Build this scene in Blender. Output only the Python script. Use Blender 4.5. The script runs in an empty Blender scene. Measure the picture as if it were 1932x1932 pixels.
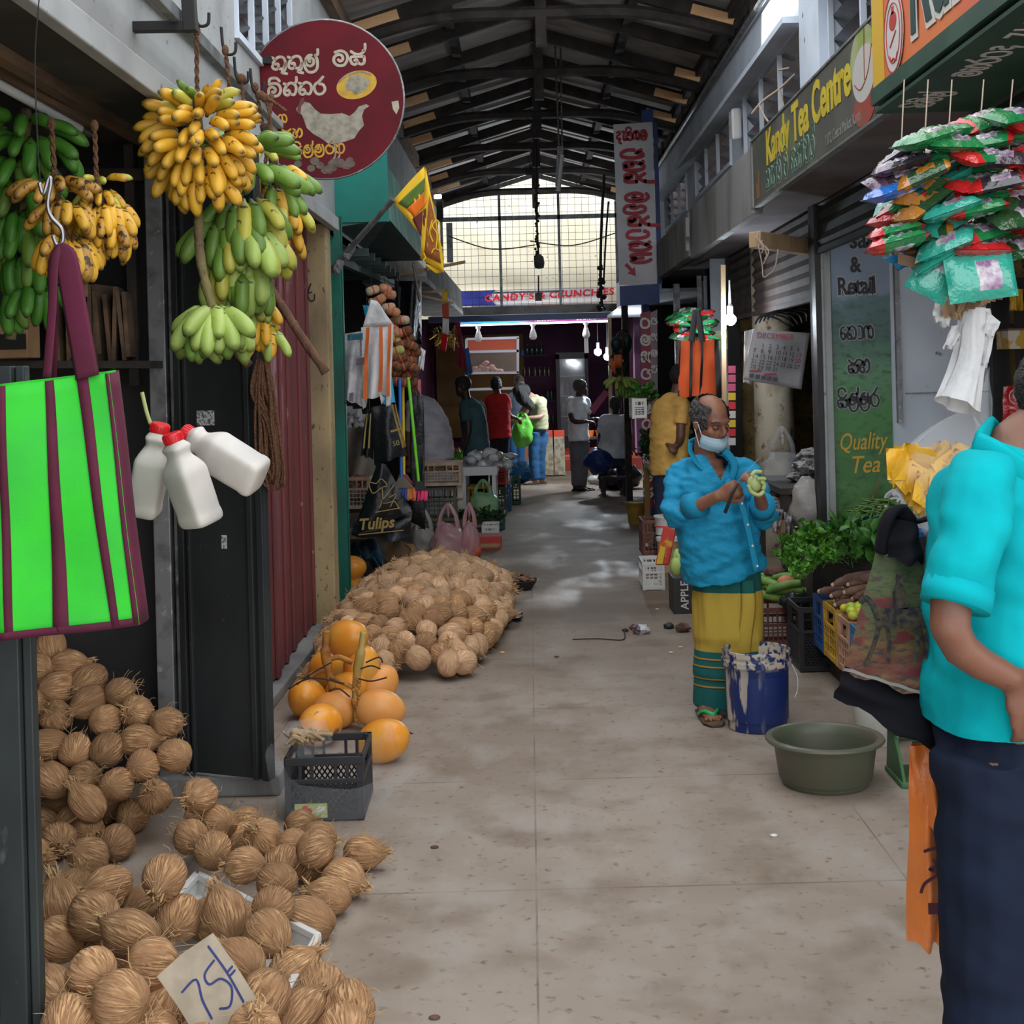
import bpy, math, random
import numpy as np
from mathutils import Vector, Matrix, Euler, noise as mnoise

# ---------------------------------------------------------------- camera, world, light, exposure
SC = bpy.context.scene
COL = SC.collection
FPX, PX, PY, ROLL, CZ = 2600.0, 998.0, 703.0, math.radians(1.5), 1.7
cam_data = bpy.data.cameras.new('camera')
cam = bpy.data.objects.new('camera', cam_data); COL.objects.link(cam)
cam_data.sensor_width = 36.0
cam_data.lens = FPX / 1932 * 36
cam_data.shift_x = -(PX - 966) / 1932
cam_data.shift_y = -(966 - PY) / 1932
cam_data.clip_start = 0.05; cam_data.clip_end = 200
cam.matrix_world = Matrix.Translation((0, 0, CZ)) @ Matrix.Rotation(math.pi/2, 4, 'X') @ Matrix.Rotation(-ROLL, 4, 'Z')
SC.camera = cam
world = bpy.data.worlds.new('overcast_sky'); SC.world = world
world.use_nodes = True
_bg = world.node_tree.nodes['Background']
_bg.inputs[0].default_value = (0.93, 0.96, 1.0, 1)
_bg.inputs[1].default_value = 1.6
def lamp(name, kind, loc, energy, col=(1, 1, 1), size=.1, rot=None, size_y=None, spread=None):
    d = bpy.data.lights.new(name, kind); d.energy = energy; d.color = col
    if kind == 'AREA':
        d.size = size
        if size_y: d.shape = 'RECTANGLE'; d.size_y = size_y
        if spread: d.spread = spread
    elif kind == 'SUN': d.angle = size
    else: d.shadow_soft_size = size
    o = bpy.data.objects.new(name, d); COL.objects.link(o); o.location = loc
    if rot: o.rotation_euler = rot
    o['kind'] = 'helper'
    return o
# stand-in sun set low at left, angled so only the upper wall catches it
sun = lamp('sun', 'SUN', (-6, 4, 14), 7.0, (1, .97, .92), math.radians(2.0))
sun.rotation_euler = Vector((1.0, 0.10, -0.19)).to_track_quat('-Z', 'Y').to_euler()
SC.view_settings.view_transform = 'Standard'
SC.view_settings.look = 'None'
SC.view_settings.gamma = 1.0
SC.view_settings.use_curve_mapping = False
SC.view_settings.exposure = 0.72
SC.cycles.max_bounces = 6
SC.cycles.diffuse_bounces = 4
SC.cycles.transparent_max_bounces = 12
SC.cycles.sample_clamp_indirect = 6
SC.cycles.use_denoising = True

# ---------------------------------------------------------------- helpers
R = math.radians
_c, _s = math.cos(ROLL), math.sin(ROLL)
def ray(px, py):
    a, b = px - PX, PY - py
    return a*_c + b*_s, b*_c - a*_s
def W(px, py, Y):
    u, v = ray(px, py); return Vector((u*Y/FPX, Y, CZ + v*Y/FPX))
def G(px, py, z=0.0):
    u, v = ray(px, py); Y = (z - CZ)*FPX/v
    return Vector((u*Y/FPX, Y, z))
def rnd(a, b): return random.uniform(a, b)
random.seed(7)

class MB:
    """collects shapes and links them as one mesh object"""
    def __init__(s): s.v = []; s.f = []; s.m = []; s.uv = None; s.mi = 0
    def add(s, vs, fs, mi=None, M=None):
        o = len(s.v); mi = s.mi if mi is None else mi
        s.v.extend([tuple(M @ Vector(p)) for p in vs] if M is not None else [tuple(p) for p in vs])
        for f in fs: s.f.append([i + o for i in f]); s.m.append(mi)
        return s
    def box(s, c, d, rot=None, mi=None, M=None, taper=1.0):
        x, y, z = d[0]/2, d[1]/2, d[2]/2; t = taper
        vs = [Vector(p) for p in ((-x,-y,-z),(x,-y,-z),(x,y,-z),(-x,y,-z),(-x*t,-y*t,z),(x*t,-y*t,z),(x*t,y*t,z),(-x*t,y*t,z))]
        if rot is not None:
            e = Euler(rot).to_matrix(); vs = [e @ p for p in vs]
        vs = [p + Vector(c) for p in vs]
        return s.add(vs, [(0,3,2,1),(4,5,6,7),(0,1,5,4),(1,2,6,5),(2,3,7,6),(3,0,4,7)], mi, M)
    def box2(s, a, b, mi=None):
        return s.box([(p+q)/2 for p, q in zip(a, b)], [abs(q-p) for p, q in zip(a, b)], mi=mi)
    def beam(s, a, b, w, h, mi=None, up=(0, 0, 1)):
        a, b = Vector(a), Vector(b); d = (b-a); L = d.length; d.normalize()
        u = Vector(up)
        if abs(d.dot(u)) > .98: u = Vector((0, 1, 0))
        r = d.cross(u).normalized(); u = r.cross(d)
        vs = []
        for p in (a, b):
            for i, j in ((-1,-1),(1,-1),(1,1),(-1,1)): vs.append(p + r*(i*w/2) + u*(j*h/2))
        return s.add(vs, [(0,1,2,3),(7,6,5,4),(0,4,5,1),(1,5,6,2),(2,6,7,3),(3,7,4,0)], mi)
    def tube(s, pts, rad, n=8, cap=True, mi=None, flat=None):
        pts = [Vector(p) for p in pts]; k = len(pts)
        if not hasattr(rad, '__len__'): rad = [rad]*k
        elif len(rad) != k: rad = [rad[min(len(rad)-1, int(i*len(rad)/k))] for i in range(k)]
        vs, fs = [], []; t0 = None; nrm = None
        for i, p in enumerate(pts):
            t = (pts[min(i+1, k-1)] - pts[max(i-1, 0)])
            t = t.normalized() if t.length > 1e-9 else Vector((0, 0, 1))
            if nrm is None:
                nrm = t.orthogonal().normalized()
                if flat is not None and abs(t.dot(Vector(flat))) < .95:
                    nrm = (Vector(flat) - t*t.dot(Vector(flat))).normalized()
            else:
                nrm = (nrm - t*nrm.dot(t)); nrm = nrm.normalized() if nrm.length > 1e-6 else t.orthogonal().normalized()
            b = t.cross(nrm)
            ra, rb = rad[i] if hasattr(rad[i], '__len__') else (rad[i], rad[i])
            for j in range(n):
                a = 2*math.pi*j/n
                vs.append(p + nrm*(math.cos(a)*ra) + b*(math.sin(a)*rb))
        for i in range(k-1):
            for j in range(n):
                fs.append((i*n+j, i*n+(j+1) % n, (i+1)*n+(j+1) % n, (i+1)*n+j))
        if cap: fs.append(tuple(range(n-1, -1, -1))); fs.append(tuple((k-1)*n+j for j in range(n)))
        return s.add(vs, fs, mi)
    def lathe(s, prof, n=24, M=None, mi=None, sx=1, sy=1, closed=False):
        vs, fs = [], []; k = len(prof)
        for r, z in prof:
            for j in range(n):
                a = 2*math.pi*j/n; vs.append((r*math.cos(a)*sx, r*math.sin(a)*sy, z))
        for i in range(k-1):
            for j in range(n): fs.append((i*n+j, i*n+(j+1) % n, (i+1)*n+(j+1) % n, (i+1)*n+j))
        if not closed:
            if prof[0][0] > 1e-5: fs.append(tuple(range(n-1, -1, -1)))
            if prof[-1][0] > 1e-5: fs.append(tuple((k-1)*n+j for j in range(n)))
        return s.add(vs, fs, mi, M)
    def ell(s, c, r, rot=None, nu=14, nv=9, mi=None, fn=None):
        if not hasattr(r, '__len__'): r = (r, r, r)
        e = Euler(rot).to_matrix() if rot is not None else None
        vs, fs = [], []
        for i in range(nv+1):
            th = math.pi*i/nv
            for j in range(nu):
                ph = 2*math.pi*j/nu
                d = Vector((math.sin(th)*math.cos(ph), math.sin(th)*math.sin(ph), math.cos(th)))
                k = fn(d) if fn else 1.0
                p = Vector((d.x*r[0]*k, d.y*r[1]*k, d.z*r[2]*k))
                if e: p = e @ p
                vs.append(p + Vector(c))
        for i in range(nv):
            for j in range(nu):
                a, b, c_, d_ = i*nu+j, i*nu+(j+1) % nu, (i+1)*nu+(j+1) % nu, (i+1)*nu+j
                if i == 0: fs.append((a, d_, c_))
                elif i == nv-1: fs.append((a, d_, b))
                else: fs.append((a, d_, c_, b))
        return s.add(vs, fs, mi)
    def sheet(s, fn, nu, nv, mi=None, thick=0):
        vs = [Vector(fn(i/nu, j/nv)) for j in range(nv+1) for i in range(nu+1)]
        fs = [(j*(nu+1)+i, j*(nu+1)+i+1, (j+1)*(nu+1)+i+1, (j+1)*(nu+1)+i) for j in range(nv) for i in range(nu)]
        return s.add(vs, fs, mi)
    def prism(s, poly, t, M=None, mi=None):
        n = len(poly); vs = [(x, y, 0) for x, y in poly] + [(x, y, t) for x, y in poly]
        fs = [tuple(range(n-1, -1, -1)), tuple(range(n, 2*n))] + [(i, (i+1) % n, n+(i+1) % n, n+i) for i in range(n)]
        return s.add(vs, fs, mi, M)
    def build(s, name, mats, parent=None, smooth=False, bevel=0, sub=0, solid=0, seg=2):
        me = bpy.data.meshes.new(name)
        off = root_loc(parent) if parent is not None else Vector()
        me.from_pydata([(x-off.x, y-off.y, z-off.z) for x, y, z in s.v] if off.length else s.v, [], s.f)
        if not isinstance(mats, (list, tuple)): mats = [mats]
        for m in mats: me.materials.append(M_[m] if isinstance(m, str) else m)
        if len(mats) > 1: me.polygons.foreach_set('material_index', s.m)
        if smooth:
            me.polygons.foreach_set('use_smooth', [True]*len(me.polygons))
            if smooth != 'all': me.set_sharp_from_angle(angle=R(42))
        if s.uv:
            l = me.uv_layers.new(name='UVMap')
            for lp in me.loops: l.data[lp.index].uv = s.uv[lp.vertex_index]
        me.update()
        o = bpy.data.objects.new(name, me); COL.objects.link(o)
        if parent is not None: o.parent = parent
        if bevel:
            b = o.modifiers.new('bevel', 'BEVEL'); b.width = bevel; b.segments = seg; b.limit_method = 'ANGLE'; b.angle_limit = R(50)
        if solid:
            b = o.modifiers.new('solid', 'SOLIDIFY'); b.thickness = solid; b.offset = 0
        if sub:
            b = o.modifiers.new('sub', 'SUBSURF'); b.levels = sub; b.render_levels = sub
        return o
def root_loc(o):
    while o.parent is not None: o = o.parent
    return o.location.copy()
def tag(o, label, cat, group=None):
    o['label'] = label; o['category'] = cat
    if group: o['group'] = group
    return o
def thing(name, label, cat, loc=(0, 0, 0), group=None):
    o = bpy.data.objects.new(name, None); COL.objects.link(o); o.location = loc; o.empty_display_size = .1
    return tag(o, label, cat, group)
def struct(mb, name, mats, **k):
    o = mb.build(name, mats, **k)
    if o.parent is None: o['kind'] = 'structure'
    return o
def dup(root, loc=None, rot=None, scale=None, label=None, group=None):
    c = root.copy(); COL.objects.link(c)
    if loc is not None: c.location = loc
    if rot is not None: c.rotation_euler = rot
    if scale is not None: c.scale = (scale,)*3 if not hasattr(scale, '__len__') else scale
    if label: c['label'] = label
    if group: c['group'] = group
    for ch in list(root.children):
        k = ch.copy(); COL.objects.link(k); k.parent = c
        for g in list(ch.children):
            q = g.copy(); COL.objects.link(q); q.parent = k
    return c
def fused(mb, name, mats, voxel=.01, smooth=4, parent=None, fn=None, sub=0):
    """one continuous skin over the overlapping shapes of mb"""
    me = bpy.data.meshes.new(name); me.from_pydata(mb.v, [], mb.f)
    t = bpy.data.objects.new(name, me); COL.objects.link(t)
    r = t.modifiers.new('r', 'REMESH'); r.mode = 'VOXEL'; r.voxel_size = voxel
    if smooth:
        m = t.modifiers.new('s', 'SMOOTH'); m.factor = .5; m.iterations = smooth
    dg = bpy.context.evaluated_depsgraph_get(); dg.update()
    em = bpy.data.meshes.new_from_object(t.evaluated_get(dg))
    bpy.data.objects.remove(t); bpy.data.meshes.remove(me)
    em.name = name
    off = root_loc(parent) if parent is not None else Vector()
    n = len(em.vertices); co = np.empty(n*3, 'f'); em.vertices.foreach_get('co', co); co = co.reshape(n, 3)
    if fn is not None:
        no = np.empty(n*3, 'f'); em.vertices.foreach_get('normal', no); co = fn(co, no.reshape(n, 3))
    co = co - np.array(off[:])
    em.vertices.foreach_set('co', co.astype('f').ravel())
    em.polygons.foreach_set('use_smooth', [True]*len(em.polygons))
    if not isinstance(mats, (list, tuple)): mats = [mats]
    em.materials.clear()
    for m in mats: em.materials.append(M_[m] if isinstance(m, str) else m)
    em.update()
    o = bpy.data.objects.new(name, em); COL.objects.link(o)
    if parent is not None: o.parent = parent
    return o
def smoothpath(pts, n=6):
    pts = [Vector(p) if len(p) == 3 else Vector((p[0], p[1], 0)) for p in pts]; out = []
    for i in range(len(pts)-1):
        p0, p1, p2, p3 = pts[max(i-1, 0)], pts[i], pts[i+1], pts[min(i+2, len(pts)-1)]
        for k in range(n):
            t = k/n
            out.append(.5*((2*p1)+(p2-p0)*t+(2*p0-5*p1+4*p2-p3)*t*t+(3*p1-p0-3*p2+p3)*t**3))
    out.append(pts[-1]); return out
def frame(o, x, y):
    """matrix taking (x, y, z) of a flat drawing to a plane at o with the unit axes x, y"""
    x = Vector(x).normalized(); y = Vector(y); y = (y - x*x.dot(y)).normalized(); z = x.cross(y); m = Matrix.Identity(4)
    for i in range(3): m[i][0], m[i][1], m[i][2], m[i][3] = x[i], y[i], z[i], o[i]
    return m
def text_into(mb, s, size, M, t=.002, bold=0, shear=0, align='LEFT', sx=1.0, mi=None, space=1.0):
    c = bpy.data.curves.new('t', 'FONT'); c.body = s; c.size = size; c.extrude = t/2; c.offset = bold; c.shear = shear
    c.align_x = align; c.resolution_u = 3; c.space_character = space
    o = bpy.data.objects.new('t', c); COL.objects.link(o)
    dg = bpy.context.evaluated_depsgraph_get(); dg.update()
    me = bpy.data.meshes.new_from_object(o.evaluated_get(dg))
    vs = [(v.co.x*sx, v.co.y, v.co.z + t/2) for v in me.vertices]; fs = [tuple(p.vertices) for p in me.polygons]
    bpy.data.objects.remove(o); bpy.data.curves.remove(c); bpy.data.meshes.remove(me)
    mb.add(vs, fs, mi, M)
def stroke(mb, pts, w, M, t=.002, smooth=5, mi=None, cap=True):
    p = smoothpath(pts, smooth) if smooth else [Vector((a[0], a[1], 0)) for a in pts]
    if cap and len(p) > 1:
        d0 = (p[0]-p[1]).normalized()*w*.35; d1 = (p[-1]-p[-2]).normalized()*w*.35
        p = [p[0]+d0] + p + [p[-1]+d1]
    n = len(p); vs, fs = [], []
    for i, q in enumerate(p):
        d = p[min(i+1, n-1)] - p[max(i-1, 0)]; d = d.normalized() if d.length else Vector((1, 0, 0))
        k = Vector((-d.y, d.x, 0))*w/2*(.65 if cap and i in (0, n-1) else 1)
        vs += [(q.x-k.x, q.y-k.y, t), (q.x+k.x, q.y+k.y, t), (q.x-k.x, q.y-k.y, 0), (q.x+k.x, q.y+k.y, 0)]
    for i in range(n-1):
        a, b = i*4, i*4+4
        fs += [(a, b, b+1, a+1), (a+2, b+2, b, a), (a+1, b+1, b+3, a+3)]
    mb.add(vs, fs, mi, M)

# ---------------------------------------------------------------- materials
M_ = {}
def _nt(name):
    m = bpy.data.materials.new(name); m.use_nodes = True; nt = m.node_tree
    M_[name] = m; return m, nt, nt.nodes['Principled BSDF']
def nd(nt, t, **k):
    n = nt.nodes.new('ShaderNode'+t)
    for a, b in k.items():
        if a[0] == 'i' and a[1:].isdigit(): n.inputs[int(a[1:])].default_value = b
        else: setattr(n, a, b)
    return n
def c4(c): return (c[0], c[1], c[2], 1)
def coords(nt, kind='Object', scale=(1, 1, 1)):
    tc = nd(nt, 'TexCoord'); mp = nd(nt, 'Mapping'); mp.inputs['Scale'].default_value = scale
    nt.links.new(tc.outputs[kind], mp.inputs[0]); return mp.outputs[0]
def noise_fac(nt, vec, scale, detail=4, lo=.35, hi=.65, dist=0):
    n = nd(nt, 'TexNoise'); n.inputs['Scale'].default_value = scale; n.inputs['Detail'].default_value = detail; n.inputs['Distortion'].default_value = dist
    nt.links.new(vec, n.inputs[0])
    r = nd(nt, 'MapRange'); r.inputs[1].default_value = lo; r.inputs[2].default_value = hi
    nt.links.new(n.outputs[0], r.inputs[0]); return r.outputs[0]
def mixc(nt, fac, a, b):
    m = nd(nt, 'Mix', data_type='RGBA')
    for sock, v in ((m.inputs[0], fac), (m.inputs[6], a), (m.inputs[7], b)):
        if isinstance(v, (tuple, list)): sock.default_value = c4(v)
        elif isinstance(v, (int, float)): sock.default_value = v
        else: nt.links.new(v, sock)
    return m.outputs[2]
def add_bump(nt, p, h, strength, dist=.01):
    b = nd(nt, 'Bump'); b.inputs['Strength'].default_value = strength; b.inputs['Distance'].default_value = dist
    nt.links.new(h, b.inputs['Height']); nt.links.new(b.outputs[0], p.inputs['Normal'])
def mat(name, col, rough=.6, metal=0, col2=None, vs=6, lo=.4, hi=.62, bump=0, bs=80, st=(1, 1, 1), coord='Object', rand=0, alpha=1, trans=0, emit=0, ecol=None, spots=None, sp_s=30, sp_lo=.62, sp_hi=.68, sss=0, spec=.5, sheen=0, dist=0, bd=.01):
    m, nt, p = _nt(name)
    p.inputs['Roughness'].default_value = rough; p.inputs['Metallic'].default_value = metal
    p.inputs['Base Color'].default_value = c4(col); p.inputs['Specular IOR Level'].default_value = spec
    out = None
    if col2 or bump or spots: v = coords(nt, coord, st)
    if col2: out = mixc(nt, noise_fac(nt, v, vs, 5, lo, hi, dist), col, col2)
    if spots: out = mixc(nt, noise_fac(nt, v, sp_s, 3, sp_lo, sp_hi), out if out is not None else col, spots)
    if rand:
        oi = nd(nt, 'ObjectInfo'); hs = nd(nt, 'HueSaturation'); mr = nd(nt, 'MapRange'); mr.inputs[3].default_value = 1-rand; mr.inputs[4].default_value = 1+rand
        nt.links.new(oi.outputs['Random'], mr.inputs[0]); nt.links.new(mr.outputs[0], hs.inputs['Value'])
        if out is not None: nt.links.new(out, hs.inputs['Color'])
        else: hs.inputs['Color'].default_value = c4(col)
        out = hs.outputs[0]
    if out is not None: nt.links.new(out, p.inputs['Base Color'])
    if bump: add_bump(nt, p, noise_fac(nt, v, bs, 4, .3, .7), bump, bd)
    if alpha < 1: p.inputs['Alpha'].default_value = alpha
    if trans: p.inputs['Transmission Weight'].default_value = trans
    if sss: p.inputs['Subsurface Weight'].default_value = sss; p.inputs['Subsurface Radius'].default_value = (.02, .02, .02)
    if sheen: p.inputs['Sheen Weight'].default_value = sheen
    if emit: p.inputs['Emission Strength'].default_value = emit; p.inputs['Emission Color'].default_value = c4(ecol or col)
    return m
def stripes(name, base, bands, axis='Z', rough=.8, coord='Object', bump=.15, bs=300, scale=1.0):
    """bands: (from, to, colour) along an axis of the object"""
    m, nt, p = _nt(name); p.inputs['Roughness'].default_value = rough
    v = coords(nt, coord); sx = nd(nt, 'SeparateXYZ'); nt.links.new(v, sx.inputs[0])
    out = base
    for a, b, c in bands:
        g = nd(nt, 'Math', operation='GREATER_THAN'); g.inputs[1].default_value = a; nt.links.new(sx.outputs[axis], g.inputs[0])
        l = nd(nt, 'Math', operation='LESS_THAN'); l.inputs[1].default_value = b; nt.links.new(sx.outputs[axis], l.inputs[0])
        k = nd(nt, 'Math', operation='MULTIPLY'); nt.links.new(g.outputs[0], k.inputs[0]); nt.links.new(l.outputs[0], k.inputs[1])
        out = mixc(nt, k.outputs[0], out, c)
    if not isinstance(out, (tuple, list)): nt.links.new(out, p.inputs['Base Color'])
    if bump: add_bump(nt, p, noise_fac(nt, v, bs, 2, .3, .7), bump, .004)
    return m
# flat colours are linear
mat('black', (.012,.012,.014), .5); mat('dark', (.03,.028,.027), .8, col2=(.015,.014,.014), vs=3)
mat('near_black', (.02,.018,.017), .95)  # one even near-black for backings, roof lids and some walls
mat('white_paint', (.36,.38,.38), .7, col2=(.25,.26,.26), vs=3, lo=.45, hi=.75, spots=(.18,.16,.14), sp_s=18, sp_lo=.66, sp_hi=.74)
mat('blue_white', (.64,.71,.80), .75, col2=(.48,.54,.62), vs=2.2, lo=.4, hi=.75, spots=(.2,.2,.2), sp_s=14, sp_lo=.68, sp_hi=.76)
mat('cream_wall', (.88,.82,.64), .85, col2=(.72,.65,.47), vs=1.5, lo=.45, hi=.75, spots=(.1,.09,.08), sp_s=9, sp_lo=.72, sp_hi=.76)
mat('grey_conc', (.26,.26,.25), .85, col2=(.12,.115,.11), vs=2.5, lo=.4, hi=.7, st=(1,1,.35), bump=.2, bs=40)
mat('grey_dark_conc', (.11,.108,.105), .9, col2=(.055,.05,.048), vs=3, bump=.2, bs=40)
mat('soffit', (.06,.058,.055), .9, col2=(.03,.028,.026), vs=2, spots=(.10,.08,.035), sp_s=2.2, sp_lo=.6, sp_hi=.72)
mat('soffit_brown', (.17,.145,.155), .9, col2=(.11,.095,.10), vs=2)
mat('wood_dark', (.05,.040,.034), .85, col2=(.022,.019,.017), vs=6, st=(1,1,1), bump=.2, bs=50)
mat('wood_new', (.90,.56,.30), .7, col2=(.8,.46,.22), vs=8, st=(.3,1,1))
mat('wood_pale', (.50,.36,.20), .75, col2=(.38,.26,.14), vs=10, st=(1,1,.2))
mat('wood_old', (.17,.105,.06), .85, col2=(.08,.05,.03), vs=9, st=(1,.25,1), bump=.25, bs=60)
mat('tin', (.62,.59,.56), .6, metal=.1, col2=(.22,.17,.14), vs=1.4, lo=.35, hi=.68, st=(.6,1.4,1))
mat('steel_grey', (.23,.235,.24), .5, metal=.5, col2=(.10,.095,.09), vs=9, lo=.5, hi=.7, spots=(.35,.36,.38), sp_s=20)
mat('door_black', (.045,.05,.052), .5, metal=.3, col2=(.022,.024,.025), vs=3, lo=.35, hi=.7, spots=(.12,.12,.12), sp_s=40, sp_lo=.7, sp_hi=.78, st=(1,1,.5))
mat('post_dark', (.05,.062,.062), .55, metal=.3, col2=(.025,.03,.03), vs=5, lo=.4, hi=.7, spots=(.12,.13,.13), sp_s=20, sp_lo=.68, sp_hi=.76, st=(1,1,.4)); mat('rail_grey', (.20,.22,.225), .5, metal=.3, col2=(.12,.125,.125), vs=12)
mat('iron_black', (.02,.019,.018), .6, metal=.4)
mat('hook_steel', (.30,.30,.31), .35, metal=.9)
mat('red_door', (.205,.045,.048), .6, col2=(.13,.03,.034), vs=3, lo=.35, hi=.7, st=(1,1,.4), spots=(.34,.22,.20), sp_s=26, sp_lo=.68, sp_hi=.76)
mat('yellow_col', (.42,.33,.17), .85, col2=(.20,.15,.09), vs=3, lo=.42, hi=.7, st=(1,1,.5), spots=(.10,.06,.04), sp_s=30, sp_lo=.62, sp_hi=.7)
mat('teal', (.0,.22,.175), .55, col2=(.0,.17,.135), vs=3)
mat('teal_light', (.14,.30,.255), .6, col2=(.05,.17,.14), vs=4, st=(1,1,.4), spots=(.4,.42,.4), sp_s=9, sp_lo=.7, sp_hi=.78)
mat('teal_dark', (.018,.05,.042), .6, col2=(.01,.025,.022), vs=4)
mat('green_post', (.0,.155,.105), .5, col2=(.01,.08,.06), vs=5, st=(1,1,.3), spots=(.08,.05,.03), sp_s=30, sp_lo=.66, sp_hi=.72)
mat('lilac_wall', (.30,.30,.42), .8, col2=(.2,.2,.28), vs=3)
mat('shutter_brown', (.07,.05,.045), .8, col2=(.042,.032,.029), vs=4, spec=.2)
mat('shutter_green', (.028,.036,.033), .75, spec=.25, col2=(.016,.02,.019), vs=4)
mat('blue_frame', (.012,.05,.22), .5, col2=(.01,.03,.13), vs=4)
mat('navy_frame', (.008,.02,.06), .5)
mat('purple_wall', (.055,.012,.05), .8, col2=(.035,.008,.032), vs=2)
mat('mustard_wall', (.14,.085,.02), .8, col2=(.09,.055,.015), vs=2)
mat('yellow_dirty', (.20,.145,.05), .9, col2=(.075,.05,.024), vs=4, spots=(.03,.02,.015), sp_s=18, sp_lo=.55, sp_hi=.7)
mat('red_step', (.48,.05,.03), .6, col2=(.35,.035,.02), vs=4)
mat('white_plastic', (.72,.72,.70), .45); mat('white_enamel', (.66,.68,.70), .4)
mat('sticker', (.6,.6,.6), .7, spots=(.15,.15,.15), sp_s=90, sp_lo=.5, sp_hi=.55)
mat('paper', (.45,.38,.29), .9, col2=(.36,.3,.22), vs=14)
mat('cardboard', (.38,.235,.12), .9, col2=(.30,.18,.09), vs=7)
mat('ink_blue', (.03,.045,.17), .8); mat('ink_black', (.012,.012,.012), .7)
mat('louvre_glass', (.05,.055,.06), .25, col2=(.02,.022,.025), vs=6)
mat('wire_black', (.012,.011,.011), .6)
mat('rope', (.20,.092,.04), .95, col2=(.09,.04,.02), vs=120, bump=.6, bs=300)
mat('chain', (.19,.17,.15), .6, metal=.5, col2=(.09,.08,.07), vs=60)
mat('rubber', (.02,.02,.02), .8)

def _floor():
    m, nt, p = _nt('floor_conc')
    v = coords(nt)
    c = mixc(nt, noise_fac(nt, v, .9, 6, .35, .68, .6), (.29,.23,.18), (.385,.325,.27))
    c = mixc(nt, noise_fac(nt, v, 3.1, 6, .5, .72), c, (.22,.165,.12))
    c = mixc(nt, noise_fac(nt, v, 26, 4, .60, .72), c, (.17,.135,.105))
    c = mixc(nt, noise_fac(nt, coords(nt, 'Object', (1, .6, 1)), 5, 6, .5, .8), c, (.38,.345,.30))
    # joints
    sx = nd(nt, 'SeparateXYZ'); nt.links.new(v, sx.inputs[0])
    jf = None
    for ax, off, per, w in (('X', .02, 1.22, .0035), ('Y', .35, 1.22, .006)):
        a = nd(nt, 'Math', operation='ADD'); a.inputs[1].default_value = 100*per + off; nt.links.new(sx.outputs[ax], a.inputs[0])
        pp = nd(nt, 'Math', operation='PINGPONG'); pp.inputs[1].default_value = per/2; nt.links.new(a.outputs[0], pp.inputs[0])
        l = nd(nt, 'Math', operation='LESS_THAN'); l.inputs[1].default_value = w; nt.links.new(pp.outputs[0], l.inputs[0])
        if jf is None: jf = l.outputs[0]
        else:
            mx = nd(nt, 'Math', operation='MAXIMUM'); nt.links.new(jf, mx.inputs[0]); nt.links.new(l.outputs[0], mx.inputs[1]); jf = mx.outputs[0]
    k = nd(nt, 'Math', operation='MULTIPLY'); nt.links.new(jf, k.inputs[0]); nt.links.new(noise_fac(nt, v, 2.5, 3, .35, .6), k.inputs[1])
    k2 = nd(nt, 'Math', operation='MULTIPLY'); k2.inputs[1].default_value = .55; nt.links.new(k.outputs[0], k2.inputs[0])
    c = mixc(nt, k2.outputs[0], c, (.09,.075,.06))
    # damp, darker and shinier further in, with puddles
    far = nd(nt, 'MapRange'); far.inputs[1].default_value = 5.5; far.inputs[2].default_value = 10.5; nt.links.new(sx.outputs['Y'], far.inputs[0])
    damp = nd(nt, 'Math', operation='MULTIPLY'); nt.links.new(far.outputs[0], damp.inputs[0]); nt.links.new(noise_fac(nt, v, .8, 5, .25, .6), damp.inputs[1])
    c = mixc(nt, damp.outputs[0], c, (.12,.08,.052))
    nt.links.new(c, p.inputs['Base Color'])
    pud = nd(nt, 'Math', operation='MULTIPLY'); nt.links.new(far.outputs[0], pud.inputs[0]); nt.links.new(noise_fac(nt, coords(nt, 'Object', (1.3, .5, 1)), 1.5, 4, .5, .68), pud.inputs[1])
    r0 = nd(nt, 'MapRange'); r0.inputs[3].default_value = .75; r0.inputs[4].default_value = .66; nt.links.new(damp.outputs[0], r0.inputs[0])
    mr = nd(nt, 'Mix', data_type='FLOAT'); nt.links.new(pud.outputs[0], mr.inputs[0]); nt.links.new(r0.outputs[0], mr.inputs[2]); mr.inputs[3].default_value = .34
    nt.links.new(mr.outputs[0], p.inputs['Roughness']); p.inputs['Specular IOR Level'].default_value = .35
    add_bump(nt, p, noise_fac(nt, v, 60, 5, .3, .7), .04, .004)
_floor()
def _coconut(name, ca, cb, cc):
    m, nt, p = _nt(name); p.inputs['Roughness'].default_value = .9; p.inputs['Specular IOR Level'].default_value = .2
    v = coords(nt, 'UV', (42, 3, 1))
    f = noise_fac(nt, v, 1.6, 6, .36, .66, .6)
    v2 = coords(nt, 'Object'); g = noise_fac(nt, v2, 14, 4, .42, .68)
    c = mixc(nt, f, ca, cb); c = mixc(nt, g, c, cc)
    oi = nd(nt, 'ObjectInfo'); hs = nd(nt, 'HueSaturation'); mr = nd(nt, 'MapRange'); mr.inputs[3].default_value = .72; mr.inputs[4].default_value = 1.22
    nt.links.new(oi.outputs['Random'], mr.inputs[0]); nt.links.new(mr.outputs[0], hs.inputs['Value']); nt.links.new(c, hs.inputs['Color'])
    nt.links.new(hs.outputs[0], p.inputs['Base Color'])
    add_bump(nt, p, f, .8, .006)
_coconut('husk', (.28,.135,.06), (.82,.51,.265), (.48,.265,.135))
_coconut('husk_pale', (.52,.28,.14), (.90,.63,.40), (.66,.41,.235))
mat('fibre', (.55,.35,.17), .95, rand=.2); mat('fibre_pale', (.55,.34,.17), .95, rand=.2)
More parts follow.
